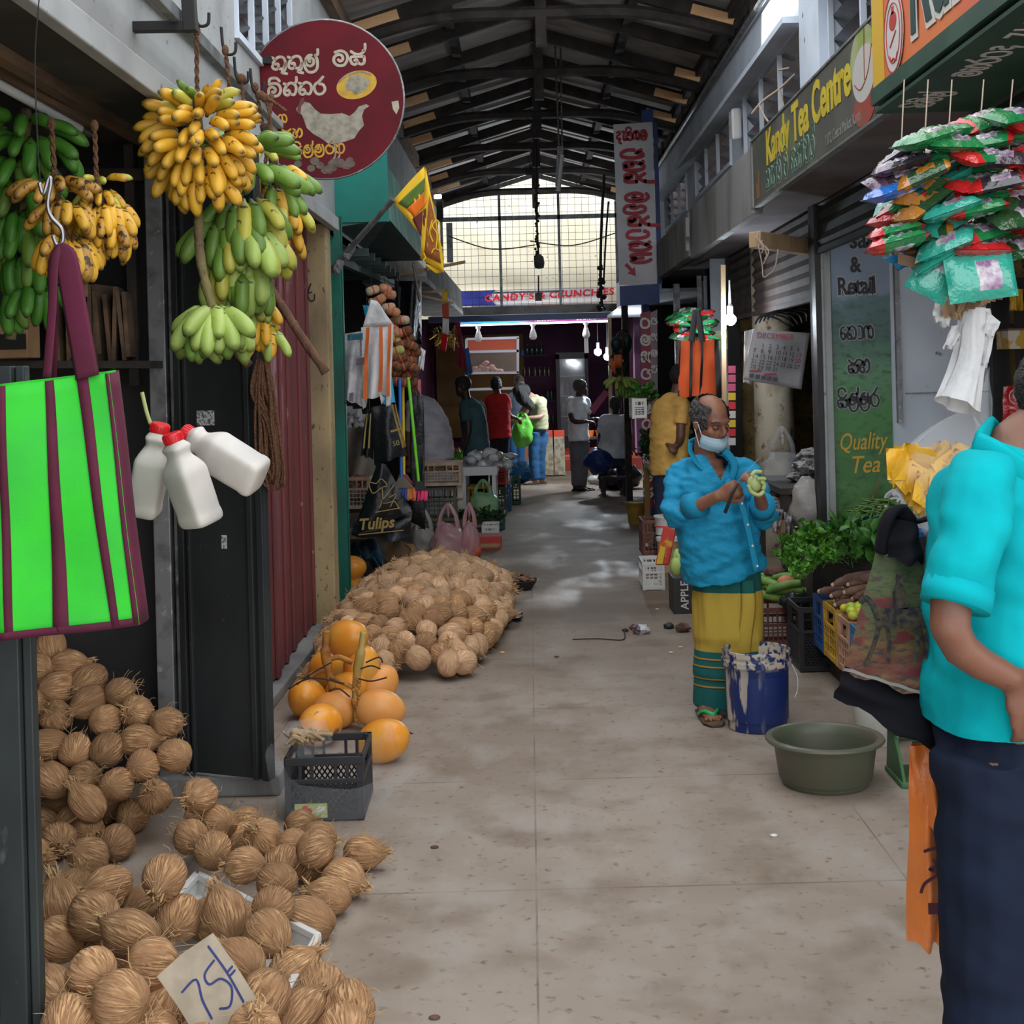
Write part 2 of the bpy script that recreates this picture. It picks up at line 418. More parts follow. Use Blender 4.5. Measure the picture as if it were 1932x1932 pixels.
def _banana(name, ca, cb, tip, spotc, sp=.64):
    m, nt, p = _nt(name); p.inputs['Roughness'].default_value = .45
    v = coords(nt, 'Object')
    c = mixc(nt, noise_fac(nt, v, 9, 4, .4, .65), ca, cb)
    c = mixc(nt, noise_fac(nt, coords(nt, 'Object', (1, 1, .5)), 42, 3, sp, sp+.05), c, spotc)
    uv = nd(nt, 'TexCoord'); s2 = nd(nt, 'SeparateXYZ'); nt.links.new(uv.outputs['UV'], s2.inputs[0])
    e = nd(nt, 'Math', operation='PINGPONG'); e.inputs[1].default_value = .5; nt.links.new(s2.outputs[1], e.inputs[0])
    mr = nd(nt, 'MapRange'); mr.inputs[1].default_value = .10; mr.inputs[2].default_value = .0; nt.links.new(e.outputs[0], mr.inputs[0])
    c = mixc(nt, mr.outputs[0], c, tip)
    oi = nd(nt, 'ObjectInfo'); hs = nd(nt, 'HueSaturation'); r = nd(nt, 'MapRange'); r.inputs[3].default_value = .8; r.inputs[4].default_value = 1.18
    nt.links.new(oi.outputs['Random'], r.inputs[0]); nt.links.new(r.outputs[0], hs.inputs['Value']); nt.links.new(c, hs.inputs['Color'])
    nt.links.new(hs.outputs[0], p.inputs['Base Color'])
_banana('ban_yellow', (.72,.41,.035), (.62,.34,.02), (.16,.10,.02), (.10,.05,.01))
_banana('ban_ygreen', (.50,.47,.07), (.40,.42,.06), (.14,.14,.03), (.12,.08,.02))
_banana('ban_green', (.13,.26,.035), (.19,.32,.05), (.05,.08,.015), (.06,.06,.015), .68)
_banana('ban_deep', (.055,.21,.02), (.09,.28,.03), (.03,.08,.01), (.04,.06,.012), .70)
_banana('ban_lime', (.38,.50,.12), (.28,.42,.07), (.10,.14,.03), (.10,.08,.02), .68)
_banana('ban_brown', (.50,.26,.03), (.30,.15,.02), (.08,.04,.01), (.05,.025,.008), .56)
mat('banana_stalk', (.20,.17,.06), .8, col2=(.09,.055,.03), vs=9, st=(1,1,.35), spots=(.03,.02,.015), sp_s=30, sp_lo=.6, sp_hi=.68, bump=.3, bs=60)
mat('banana_stalk_brown', (.17,.085,.045), .85, col2=(.06,.03,.02), vs=12, st=(1,1,.4), bump=.4, bs=60)
mat('king_coco', (.84,.31,.022), .35, col2=(.80,.42,.08), vs=5, spots=(.17,.08,.03), sp_s=15, sp_lo=.66, sp_hi=.73, rand=.12, st=(1,1,.6))
mat('king_pale', (.82,.33,.07), .4, col2=(.84,.40,.12), vs=5, spots=(.3,.15,.06), sp_s=15, sp_lo=.68, sp_hi=.73)
mat('king_stalk', (.48,.22,.035), .7, col2=(.28,.11,.03), vs=14); mat('king_stem', (.55,.42,.12), .6, col2=(.40,.26,.06), vs=8, st=(1,1,.3))
mat('twig', (.04,.025,.02), .9)
def plastic_film(name, col, alpha, rough=.25, col2=None):
    m = mat(name, col, rough, alpha=alpha, bump=.25, bs=16, bd=.02, spec=.45, col2=col2)
    return m
plastic_film('film_clear', (.75,.80,.84), .15, .18); plastic_film('film_white', (.74,.74,.75), .93, .4)
plastic_film('film_pink', (.55,.30,.32), .62, .3); plastic_film('film_green', (.25,.55,.28), .6, .3)
plastic_film('film_grey', (.38,.36,.33), .85, .4); plastic_film('film_silver', (.62,.62,.64), .97, .2, (.35,.35,.38))
plastic_film('film_black', (.010,.012,.015), 1, .4); plastic_film('film_blue', (.02,.25,.50), .95, .35)
plastic_film('film_orange', (.80,.22,.045), .93, .35, (.62,.20,.05)); plastic_film('film_lime', (.14,.55,.06), .92, .35)
plastic_film('film_sky', (.04,.42,.72), 1, .4); plastic_film('film_crate', (.72,.78,.84), .11, .2)
# ---------------------------------------------------------------- the setting
f = MB(); f.box2((-7, -6, -.2), (7, 34, 0)); struct(f, 'floor', 'floor_conc')
# left row of shops
m = MB()
m.box2((-1.72, -2, 2.74), (-1.42, 5.0, 4.5)); m.box2((-1.72, 5.0, 2.74), (-1.42, 6.85, 4.5))
m.box2((-1.72, 6.85, 2.74), (-1.42, 8.5, 3.42)); m.box2((-1.72, 6.85, 4.2), (-1.42, 8.5, 4.5)); m.box2((-1.72, 8.5, 2.74), (-1.42, 22.6, 4.5))
struct(m, 'wall_left', 'white_paint')
def louvre(name, x, y0, y1, z0, z1, side, nv=2, nl=7):
    """louvred window in a long wall; side = +1 looks towards +x"""
    fr = MB(); t = .035; xo = x + side*.004
    for z in (z0, z1): fr.box((xo, (y0+y1)/2, z), (.04, y1-y0+t, t))
    for k in range(nv+2):
        y = y0 + (y1-y0)*k/(nv+1); fr.box((xo, y, (z0+z1)/2), (.03, t*.8, z1-z0))
    o = struct(fr, name, 'blue_white')
    s = MB()
    for k in range(nl):
        z = z0 + (z1-z0)*(k+.5)/nl
        s.box((x-side*.05, (y0+y1)/2, z), (.012, y1-y0, (z1-z0)/nl*.95), rot=(0, side*R(38), 0))
    q = struct(s, 'louvre_slat', 'louvre_glass', parent=o)
    b = MB(); b.box((x-side*.16, (y0+y1)/2, (z0+z1)/2), (.02, y1-y0+.1, z1-z0+.1)); struct(b, 'dark_backing', 'near_black', parent=o)  # near-black sheet, the darkness behind the slats put into its colour
    return o
louvre('window_1', -1.42, 6.87, 8.48, 3.42, 4.2, 1, 3, 5)
m = MB(); m.box2((-6, -2, 2.72), (-1.62, 9.4, 2.78)); m.box2((-1.62, -2, 2.73), (-1.32, 9.4, 2.79)); struct(m, 'ceiling_left', 'soffit')
m = MB(); m.box2((-1.32, -2, 2.70), (-1.27, 9.4, 2.79)); m.box2((-1.40, -2, 2.83), (-1.33, 9.4, 3.1)); m.box2((-1.42, -2, 3.06), (-1.30, 9.4, 3.1)); struct(m, 'trim_1', 'white_paint', bevel=.006)
m = MB(); m.box2((-1.61, -2, 2.69), (-1.56, 9.4, 2.73)); struct(m, 'trim_2', 'wood_old')
m = MB(); m.box2((-6, 9.4, 2.74), (-1.42, 24, 2.80)); struct(m, 'ceiling_stalls', 'near_black')
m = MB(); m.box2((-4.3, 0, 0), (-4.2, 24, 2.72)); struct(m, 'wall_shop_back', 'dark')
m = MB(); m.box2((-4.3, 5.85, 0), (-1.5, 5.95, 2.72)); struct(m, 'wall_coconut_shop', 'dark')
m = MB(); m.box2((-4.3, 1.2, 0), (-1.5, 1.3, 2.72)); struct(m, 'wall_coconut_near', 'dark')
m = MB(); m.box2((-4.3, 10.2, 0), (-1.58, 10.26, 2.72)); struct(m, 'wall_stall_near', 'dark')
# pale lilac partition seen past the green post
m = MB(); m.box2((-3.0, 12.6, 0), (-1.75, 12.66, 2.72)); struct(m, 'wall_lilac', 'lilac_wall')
m = MB(); m.box2((-4.2, 13.9, 0), (-1.62, 13.96, 2.72)); struct(m, 'wall_stall_dark', 'near_black')
# upper roof lids over both rows
m = MB(); m.box2((-7, -2, 4.5), (-1.43, 24, 4.56)); struct(m, 'roof_left', 'near_black')
m = MB(); m.box2((1.76, 2, 4.56), (7, 24, 4.62)); struct(m, 'roof_right', 'near_black')
# door frame of the coconut shop
m = MB(); m.box2((-1.56, 5.66, 0), (-1.49, 5.78, 2.72)); m.box2((-1.48, 5.68, 0), (-1.455, 5.76, 2.72)); struct(m, 'trim_door_post', 'steel_grey', bevel=.004)
m = MB(); m.box2((-1.34, 3.38, 0), (-1.27, 3.50, 1.75)); m.box2((-1.268, 3.40, 0), (-1.245, 3.44, 1.75)); struct(m, 'trim_near_post', 'post_dark', bevel=.004)
m = MB(); m.box2((-1.6, 5.62, 0), (-1.06, 5.84, .085)); m.box2((-1.6, 5.84, 0), (-1.36, 9.5, .06)); struct(m, 'trim_plinth', 'grey_conc', bevel=.01)
# black folding leaf that stands open
d = MB(); A = Vector((-1.45, 5.66, .1)); B = Vector((-1.07, 5.50, .1))
u = (B-A).normalized(); nrm = Vector((u.y, -u.x, 0)); L = (B-A).length
def leafbox(mb, s0, s1, z0, z1, d0, d1):
    ps = [A+u*s0, A+u*s1]; vs = []
    for z in (z0, z1):
        for q, dd in ((0, d0), (1, d0), (1, d1), (0, d1)): p = ps[q] + nrm*dd; vs.append((p.x, p.y, z))
    mb.add(vs, [(0,1,2,3),(7,6,5,4),(0,4,5,1),(1,5,6,2),(2,6,7,3),(3,7,4,0)])
leafbox(d, 0, L, .1, 2.68, 0, -.03)
for s0, s1 in ((0, .03), (.045, .06), (L-.075, L-.05), (L-.03, L)): leafbox(d, s0, s1, .1, 2.68, .02, 0)
dl = struct(d, 'door_1', 'door_black', bevel=.003)
x = MB(); leafbox(x, .0, .045, 1.30, 1.37, .034, .018); x.tube([A+u*.022+nrm*.034+Vector((0,0,1.235)), A+u*.022+nrm*.045+Vector((0,0,1.235))], .012); struct(x, 'door_lock', 'iron_black', parent=dl)
x = MB(); leafbox(x, .10, .185, 1.52, 1.58, .003, .001); leafbox(x, .11, .155, 1.24, 1.262, .003, .001); leafbox(x, .205, .23, 1.02, 1.075, .003, .001); struct(x, 'sticker', 'sticker', parent=dl)
# red folding leaves
for k, (ya, yb, xa, xb) in enumerate(((5.92, 6.75, -1.30, -1.44), (6.75, 7.55, -1.44, -1.42), (7.55, 8.3, -1.42, -1.46), (8.3, 9.18, -1.46, -1.475))):
    d = MB(); a = Vector((xa, ya, .07)); b = Vector((xb, yb, .07)); dv = (b-a).normalized(); n2 = Vector((dv.y, -dv.x, 0))
    def pl(s0, s1, t0, t1, z0=.07, z1=2.7):
        vs = []
        for z in (z0, z1):
            for s_, t_ in ((s0, t0), (s1, t0), (s1, t1), (s0, t1)): p = a + dv*s_ + n2*t_; vs.append((p.x, p.y, z))
        d.add(vs, [(0,1,2,3),(7,6,5,4),(0,4,5,1),(1,5,6,2),(2,6,7,3),(3,7,4,0)])
    LL = (b-a).length; pl(0, LL, -.03, 0)
    for s_ in (0.0, LL*.5-.02, LL-.05): pl(s_, s_+.05, 0, .018)
    o = struct(d, 'door_%d' % (k+2), 'red_door', bevel=.004)
    if k == 1:
        h = MB(); h.box((xa+.03, ya+.12, .23), (.02, .05, .05)); h.tube([(xa+.035, ya+.12, .23), (xa+.06, ya+.12, .23)], .01); struct(h, 'door_lock', 'iron_black', parent=o)
m = MB(); m.box2((-1.62, 9.2, 0), (-1.33, 9.4, 2.74)); yc = struct(m, 'wall_column', 'yellow_col', bevel=.012)
h = MB(); h.tube(smoothpath([(-1.44, 9.2, 2.33), (-1.445, 9.16, 2.30), (-1.455, 9.155, 2.25), (-1.44, 9.155, 2.215), (-1.415, 9.155, 2.22), (-1.41, 9.155, 2.26)]), .005, 6); h.beam((-1.47, 9.18, 2.26), (-1.43, 9.18, 2.275), .008, .008); struct(h, 'iron_hook', 'iron_black', parent=yc)
m = MB(); m.box2((-1.48, 10.20, 0), (-1.372, 10.30, 2.9)); m.box2((-1.372, 10.23, 0), (-1.364, 10.27, 2.9)); struct(m, 'trim_green_post', 'green_post', bevel=.006)
# teal beam and sign box of the second stall
m = MB(); m.box2((-2.2, 10.32, 2.86), (-1.02, 10.38, 3.5)); struct(m, 'trim_teal_beam', 'teal')
m = MB(); vs = [(-1.02, 10.34, 2.88), (-1.05, 10.34, 3.32), (-1.05, 13.2, 3.32), (-.98, 13.2, 2.80), (-1.62, 10.34, 2.80), (-1.62, 13.2, 2.80), (-1.62, 10.34, 3.32), (-1.62, 13.2, 3.32)]
m.add(vs, [(0, 3, 2, 1), (4, 6, 7, 5), (1, 2, 7, 6), (0, 1, 6, 4), (3, 5, 7, 2)]); m.add(vs, [(0, 4, 5, 3)], 1); struct(m, 'trim_teal_box', ['teal_light', 'teal_dark'])
m = MB()
for k in range(7): m.box2((-1.8, 10.5+.42*k, 2.62), (-1.2, 10.54+.42*k, 2.68))
m.beam((-1.46, 10.3, 2.62), (-1.25, 15, 2.60), .06, .09); struct(m, 'trim_stall_slat', 'teal_dark')
m = MB(); m.box2((-1.62, 13.6, 2.62), (-1.0, 21.5, 2.68)); m.add([(-1.0, 13.9, 2.62), (-1.02, 13.9, 3.0), (-1.02, 21.5, 3.0), (-1.0, 21.5, 2.62)], [(0, 1, 2, 3), (3, 2, 1, 0)]); struct(m, 'trim_grey_awning', 'grey_conc')
# right row
m = MB()
m.box2((1.74, 2, 2.75), (2.0, 5.5, 4.3)); m.box2((1.74, 5.5, 2.75), (2.0, 22.6, 3.14)); m.box2((1.74, 5.5, 3.8), (2.0, 22.6, 4.3))
for a, b in ((7.7, 8.5), (10.75, 11.5), (13.9, 14.7), (17.0, 22.6)): m.box2((1.74, a, 3.14), (2.0, b, 3.8))
struct(m, 'wall_right', 'blue_white')
m = MB(); m.box2((1.68, 7.75, 3.1), (1.74, 8.3, 4.3)); struct(m, 'trim_pilaster', 'blue_white')
louvre('window_2', 1.74, 5.5, 7.7, 3.14, 3.8, -1, 2, 5); louvre('window_3', 1.74, 8.5, 10.75, 3.14, 3.8, -1, 2, 5)
louvre('window_4', 1.74, 11.5, 13.9, 3.4, 3.8, -1, 2, 4); louvre('window_5', 1.74, 14.7, 17, 3.4, 3.8, -1, 2, 4)
m = MB(); m.box2((1.60, 2, 3.79), (1.76, 7.7, 3.83)); m.box2((1.60, 8.4, 3.79), (1.76, 17.2, 3.83)); struct(m, 'trim_window_hood', 'blue_white')
m = MB(); m.tube([(1.70, 5, 4.26), (1.70, 12, 4.27), (1.70, 22, 4.26)], .022, 8); struct(m, 'trim_conduit', 'rail_grey')
m = MB(); m.box2((1.50, 2, 2.72), (7, 5.5, 2.76)); m.box2((1.50, 5.5, 2.72), (7, 24, 2.76)); struct(m, 'ceiling_right', 'soffit_brown')
m = MB(); m.box2((1.47, 8.86, 2.68), (1.53, 12.3, 3.12)); m.box2((1.45, 12.3, 2.70), (1.53, 15.2, 3.10)); struct(m, 'trim_parapet', 'grey_conc', bevel=.01)
m = MB(); m.box2((1.46, 15.5, 2.6), (1.52, 22.5, 3.1)); m.box2((1.3, 15.4, 2.56), (2.2, 22.5, 2.6)); struct(m, 'trim_far_parapet', 'blue_white')
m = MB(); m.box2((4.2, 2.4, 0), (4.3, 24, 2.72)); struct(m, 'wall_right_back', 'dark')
m = MB(); m.box2((1.93, 8.80, 0), (2.98, 8.9, 2.72)); struct(m, 'wall_divider', 'blue_white')
m = MB(); m.box2((2.98, 8.84, 0), (4.2, 8.92, 2.72)); struct(m, 'wall_tea_back', 'yellow_dirty')
m = MB(); m.box2((2.93, 8.70, 0), (3.04, 8.82, 2.72)); m.box2((1.83, 8.74, 0), (1.875, 8.86, 2.72)); struct(m, 'trim_black_post', 'black')
m = MB(); m.box2((1.878, 8.73, 0), (1.925, 8.84, 2.5)); m.box2((1.865, 8.72, .05), (1.88, 8.74, 2.5)); struct(m, 'trim_channel', 'white_paint', bevel=.003)
m = MB(); m.box2((2.34, 8.76, 1.32), (2.37, 8.80, 2.6)); m.box2((2.40, 8.785, 1.50), (2.98, 8.80, 1.508)); struct(m, 'trim_wall_rail', 'steel_grey')
# roller shutters
def shutter(name, x, y0, y1, z0, z1, mt, pitch=.085):
    m = MB(); n = int((z1-z0)/pitch)
    for k in range(n+1):
        z = z0 + k*pitch; z2 = min(z+pitch, z1)
        if z2 - z < .01: continue
        m.add([(x, y0, z), (x, y1, z), (x-.018, y1, (z+z2)/2), (x-.018, y0, (z+z2)/2), (x, y1, z2), (x, y0, z2)], [(0, 1, 2, 3), (3, 2, 4, 5)])
    m.box2((x-.02, y0, z0-.035), (x+.02, y1, z0)); return struct(m, name, mt)
shutter('shutter_tea_shop', 1.86, 4.0, 8.78, 2.44, 2.72, 'shutter_green'); shutter('shutter_brown', 1.86, 8.9, 12.6, 2.15, 2.72, 'shutter_brown')
m = MB(); m.box2((1.83, 8.84, 0), (1.90, 8.92, 2.72)); m.box2((1.83, 12.55, 0), (1.93, 12.68, 2.72)); struct(m, 'trim_shutter_guide', 'dark')
m = MB(); m.box2((1.95, 12.66, 0), (4.2, 12.76, 2.72)); struct(m, 'wall_produce_shop', 'yellow_dirty')
m = MB(); m.lathe([(.165, 0), (.16, 2.72)], 20, Matrix.Translation((2.0, 11.3, 0))); struct(m, 'wall_round_column', mat('col_stain', (.36,.31,.23), .9, col2=(.20,.16,.11), vs=5, spots=(.12,.06,.035), sp_s=14, sp_lo=.6, sp_hi=.68), smooth=True)
m = MB(); m.box2((2.2, 12.1, 0), (2.26, 12.6, 2.6)); struct(m, 'trim_yellow_strip', mat('yellow_strip', (.40,.27,.05), .8))
m = MB(); m.box2((1.72, 12.9, .9), (2.6, 12.95, 2.72)); struct(m, 'wall_pale_panel', 'blue_white')
m = MB(); m.box2((1.78, 14.2, 0), (1.84, 14.3, 2.6)); m.box2((1.66, 13.4, 0), (1.70, 13.45, 2.6)); m.box2((1.73, 13.45, 0), (1.76, 13.48, 2.6)); m.box2((1.56, 14.6, 0), (1.62, 14.7, 2.6)); struct(m, 'trim_shopfront_post', 'steel_grey')
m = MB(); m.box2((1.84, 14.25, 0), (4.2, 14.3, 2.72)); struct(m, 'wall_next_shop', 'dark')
m = MB(); m.box2((1.22, 17.8, 0), (1.30, 17.95, 2.6)); struct(m, 'trim_far_post', 'wood_dark'); m = MB(); m.box2((1.30, 15.6, 0), (1.38, 15.75, 2.56)); struct(m, 'trim_blue_post', 'blue_frame')
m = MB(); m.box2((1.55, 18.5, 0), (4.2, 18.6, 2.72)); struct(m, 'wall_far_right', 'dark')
m = MB(); m.box2((-4.2, 18.2, 0), (-1.5, 18.3, 2.72)); struct(m, 'wall_far_left', 'near_black')
# roof of the hall: sheets, rafters, purlins, trusses
YS, YE = 9.9, 22.7; RXr, RZ = .17, 4.97
sh = MB()
for x0, x1 in ((-1.75, RXr), (2.1, RXr)):
    zl = 4.55 + .12; zr = RZ + .12; zl = zr - (zr-zl)*abs(x1-x0)/1.55
    n = 210; vs, fs = [], []
    for k in range(n+1):
        y = YS - .3 + (YE + .4 - YS + .3)*k/n; dz = .014*math.cos(k*math.pi)
        vs += [(x0, y, zl+dz), (x1, y, zr+dz)]
    for k in range(n): fs.append((k*2, k*2+1, k*2+3, k*2+2))
    sh.add(vs, fs)
struct(sh, 'roof', 'tin')
nr = 12
rf = MB(); bt = MB()
for k in range(nr):
    y = YS + .25 + 1.1*k
    for side, xe in ((-1, -1.45), (1, 1.80)):
        rf.beam((xe, y, 4.52), (RXr, y, RZ + .03), .06, .12)
        lo, hi = ((0.0, .42) if k % 3 else (0, .3))
        if (k*7 + (side > 0)*3) % 4 != 1:
            a = Vector((xe + .06*-side, y-.05, 4.50+.02)); b = Vector((RXr, y-.05, RZ+.01)); q = (b-a).normalized()
            bt.beam(a, a + q*(hi if side < 0 else hi*.85), .03, .085)
struct(rf, 'roof_rafter', 'wood_dark'); struct(bt, 'roof_batten', 'wood_new')
pl_ = MB()
for x, z in ((-.62, 4.76), (.95, 4.76), (RXr, 4.98)): pl_.box2((x-.04, YS, z-.06+.06), (x+.04, YE, z+.06+.06))
struct(pl_, 'roof_purlin', 'wood_dark')
tr = MB()
for k in range(6):
    y = YS + 1.3 + 2.2*k
    tr.tube(smoothpath([(-1.4, y, 4.42), (-.7, y, 4.60), (RXr, y, 4.62), (1.0, y, 4.60), (1.74, y, 4.42)]), .055, 6)
    tr.box2((RXr-.045, y-.04, 4.35), (RXr+.045, y+.04, 5.0))
struct(tr, 'roof_truss', 'wood_dark')
m = MB(); m.beam((-1.40, YS-1.6, 4.46), (-1.40, YE, 4.46), .12, .14); struct(m, 'trim_wall_plate', 'wood_old')
m = MB(); m.beam((1.74, YS-1.2, 4.58), (1.74, YE, 4.58), .10, .10)
for k in range(12): m.box2((1.72, 9.1+1.15*k, 4.30), (1.77, 9.16+1.15*k, 4.55))
struct(m, 'trim_eave_beam', 'wood_dark')
m = MB()
for k in range(int((YE-8.8)/.07)): m.beam((1.755, 8.8+.07*k, 4.30), (1.755, 8.8+.07*k+.12, 4.55), .008, .008)
for k in range(6): m.box2((1.75, 8.8, 4.31+.04*k), (1.758, YE, 4.318+.04*k))
m.box2((1.80, 8.8, 4.3), (1.81, YE, 4.44))
struct(m, 'trim_eave_mesh', 'wood_dark')
# gable end: wire screen, beam; bright cream wall beyond the roof
gf = MB()
for x in (-1.38, -.42, .555, 1.5): gf.box2((x-.022, YE, 2.78), (x+.022, YE+.04, 4.5 if abs(x) > 1 else 4.85))
gf.box2((-1.45, YE, 4.22), (1.6, YE+.04, 4.29)); gf.beam((-1.4, YE, 4.5), (RXr, YE, 4.95), .05, .07); gf.beam((1.74, YE, 4.5), (RXr, YE, 4.95), .05, .07)
gf.box2((-.55, YE+.1, 3.02), (.62, YE+.13, 3.05)); gf.box2((-1.30, YE, 3.55), (-1.2, YE+.05, 4.2))
g = struct(gf, 'trim_gable_frame', 'rail_grey')
w = MB()
for k in range(26):
    x = -1.36 + .115*k; zt = 4.5 + (.45*(1-abs(x-RXr)/1.55)); w.box2((x-.0028, YE+.01, 2.8), (x+.0028, YE+.016, zt))
for k in range(19):
    z = 2.84 + .115*k; w.box2((-1.4, YE+.016, z-.0028), (1.6, YE+.022, z+.0028))
struct(w, 'wire_mesh', 'wire_black', parent=g)
m = MB(); m.box2((-1.6, YE-.05, 2.67), (1.9, YE+.12, 2.80)); struct(m, 'trim_gable_beam', 'grey_dark_conc')
m = MB(); m.box2((-5, 24.6, 2.7), (5, 24.75, 6.2)); struct(m, 'wall_end', 'cream_wall')
m = MB(); m.box2((-1.7, 23.6, 2.60), (1.7, 23.9, 2.70)); struct(m, 'trim_shop_awning', 'navy_frame')
# sweet shop at the end
m = MB(); m.box2((-4, 28.4, 0), (4, 28.5, 2.8)); m.box2((-4, 24.7, 2.72), (4, 28.5, 2.8)); m.box2((1.9, 24.7, 0), (2.0, 28.5, 2.8)); m.box2((-2.1, 24.7, 0), (-2.0, 28.5, 2.8)); struct(m, 'wall_sweet_shop', 'purple_wall')
m = MB(); m.box2((-1.9, 28.3, .4), (-.1, 28.4, 2.5)); struct(m, 'wall_mustard', 'mustard_wall')
m = MB(); m.box2((-2.0, 23.65, 0), (1.9, 28.4, .19)); struct(m, 'trim_red_step', 'red_step', bevel=.01)
# ---------------------------------------------------------------- Sinhala letters as brush strokes (x to the right, x-height 1)
GL = {
 'k': (1.22, [[(.05,.95),(.3,.78),(.12,.52),(.08,.2),(.3,.04),(.52,.16),(.5,.45),(.3,.42)], [(.3,.78),(.6,.97),(.95,.88),(1.05,.5),(.92,.12),(.68,.06),(.52,.16)]]),
 '+u': (0, [[(-.17,.5),(-.22,.0),(-.47,-.2),(-.08,-.32)]]),
 'l': (1.22, [[(.5,.5),(.38,.6),(.5,.78),(.72,.68),(.74,.38),(.5,.18),(.22,.3),(.14,.62),(.35,.95),(.62,1.0)], [(.14,.62),(.05,.2),(.3,-.25),(.75,-.25),(1.0,.05),(1.02,.6),(.9,1.0)]]),
 '-': (0, [[(-.3,.95),(-.14,1.05),(-.12,1.42)]]),
 'm': (1.2, [[(.15,.93),(.6,1.02),(.95,.8),(1.0,.4),(.75,.02),(.3,.02),(.06,.3),(.12,.62),(.38,.76),(.64,.68),(.68,.42),(.5,.3),(.36,.42)]]),
 's': (1.2, [[(.08,.95),(.4,.74),(.75,.74),(1.02,.95)], [(.98,.55),(.08,.55),(.08,.15),(.32,.02),(.5,.2),(.42,.36),(.3,.3)], [(.5,.2),(.7,.02),(.95,.12),(.98,.55)]]),
 'b': (1.2, [[(.1,.92),(.45,1.0),(.85,.88),(1.0,.45),(.8,.05),(.4,0),(.08,.2),(.1,.6),(.38,.72),(.6,.5),(.48,.28),(.34,.36)]]),
 '+i': (0, [[(-1.08,1.1),(-.95,1.38),(-.5,1.4),(-.25,1.15)]]),
 't': (1.2, [[(.08,.95),(.3,.78),(.1,.5),(.1,.15),(.32,.02),(.52,.18),(.42,.42),(.28,.36)], [(.3,.78),(.6,.98),(.95,.8),(1.02,.4),(.85,.05),(.62,.08)]]),
 'r': (1.05, [[(.78,1.35),(.45,1.0),(.12,.75),(.05,.4),(.25,.03),(.65,.03),(.88,.35),(.75,.72),(.45,.8)]]),
 'e': (.7, [[(.45,.95),(.12,.8),(.05,.3),(.3,.02),(.5,.2),(.42,.48),(.12,.5)]]),
 'aa': (.68, [[(.1,.92),(.35,.98),(.52,.7),(.52,.2),(.3,.02),(.08,.1)]]),
 'g': (1.2, [[(.08,.1),(.05,.6),(.25,.95),(.5,.75),(.5,.1)], [(.5,.75),(.7,.98),(.98,.7),(1.0,.25),(.8,.02),(.66,.2)]]),
 'h': (1.2, [[(.08,.95),(.35,.75),(.08,.5),(.1,.12),(.35,.02),(.5,.25),(.36,.4)], [(.35,.75),(.52,.5),(.72,.95),(1.0,.75),(1.0,.25),(.72,.02)]]),
 'T': (1.2, [[(.12,.92),(.42,.66),(.52,.95),(.85,.95),(1.0,.5),(.8,.05),(.4,0),(.08,.25),(.1,.6)]]),
 'd': (.95, [[(.15,.9),(.5,.98),(.62,.72),(.3,.6),(.12,.4),(.3,.2),(.65,.25),(.45,-.15),(.75,-.3)]]),
 'ae': (.6, [[(.08,.95),(.4,.95),(.25,.5),(.28,.05),(.52,.1)]]),
 'D': (1.2, [[(.08,.92),(.35,.75),(.08,.45),(.15,.05),(.4,.2),(.55,.02),(.95,.1),(1.0,.6),(.75,.95),(.5,.8),(.6,.5)]]),
 'y': (1.2, [[(.1,.95),(.05,.2),(.3,.02),(.5,.25),(.5,.6)], [(.5,.25),(.75,.02),(1.0,.3),(.95,.75),(.72,.95)]]),
 'n': (1.2, [[(.08,.95),(.35,.75),(.08,.45),(.12,.08),(.38,.05),(.36,.4)], [(.35,.75),(.7,.98),(1.0,.7),(.95,.2),(.68,.02)]]),
 'v': (1.2, [[(.1,.6),(.1,.2),(.4,.0),(.85,.05),(1.0,.5),(.8,.92),(.4,.95),(.18,.78)]]),
 ' ': (.55, []), '.': (.35, [[(.1,0),(.14,.02)]]),
}
def sinhala(mb, s, size, M, w=.2, t=.002, sx=1.0, mi=None, centre=False, dy=0):
    toks = s.split(','); tot = sum(GL[k][0] for k in toks)
    x = -tot/2 if centre else 0
    for k in toks:
        for p in GL[k][1]: stroke(mb, [((x+a)*size*sx, (b+dy)*size) for a, b in p], w*size, M, t, 4, mi)
        x += GL[k][0]
    return tot*size*sx
# ---------------------------------------------------------------- bananas on the rail of the near stall
def banana_data(matname, L=.12, r=.0185, bend=1.0):
    mb = MB(); n = 9; k = 12; pts = []; rad = []
    for i in range(k):
        t = i/(k-1); a = bend*(t-.1)
        pts.append(Vector((L*(t - .10*bend*t*t), 0, -L*.38*bend*t*t)))
        rr = r*(.33 + .67*min(1, max(0, (t-.08)/.18))**.8) if t < .3 else r*(1 - max(0, (t-.72)/.28)**2.2*.72)
        rad.append((rr, rr*.93))
    mb.tube(pts, rad, n)
    mb.uv = [(0, 0)]*len(mb.v); mb.uv = [((j % n)/n, (j//n)/(k-1)) for j in range(n*k)]
    o = mb.build('banana', matname, smooth='all'); me = o.data
    bpy.data.objects.remove(o); return me
BAN = {k: [banana_data(k, L, r, b) for L, r, b in ((.118, .0185, .8), (.125, .019, 1.1))] for k in ('ban_yellow', 'ban_ygreen', 'ban_green', 'ban_deep', 'ban_lime', 'ban_brown')}
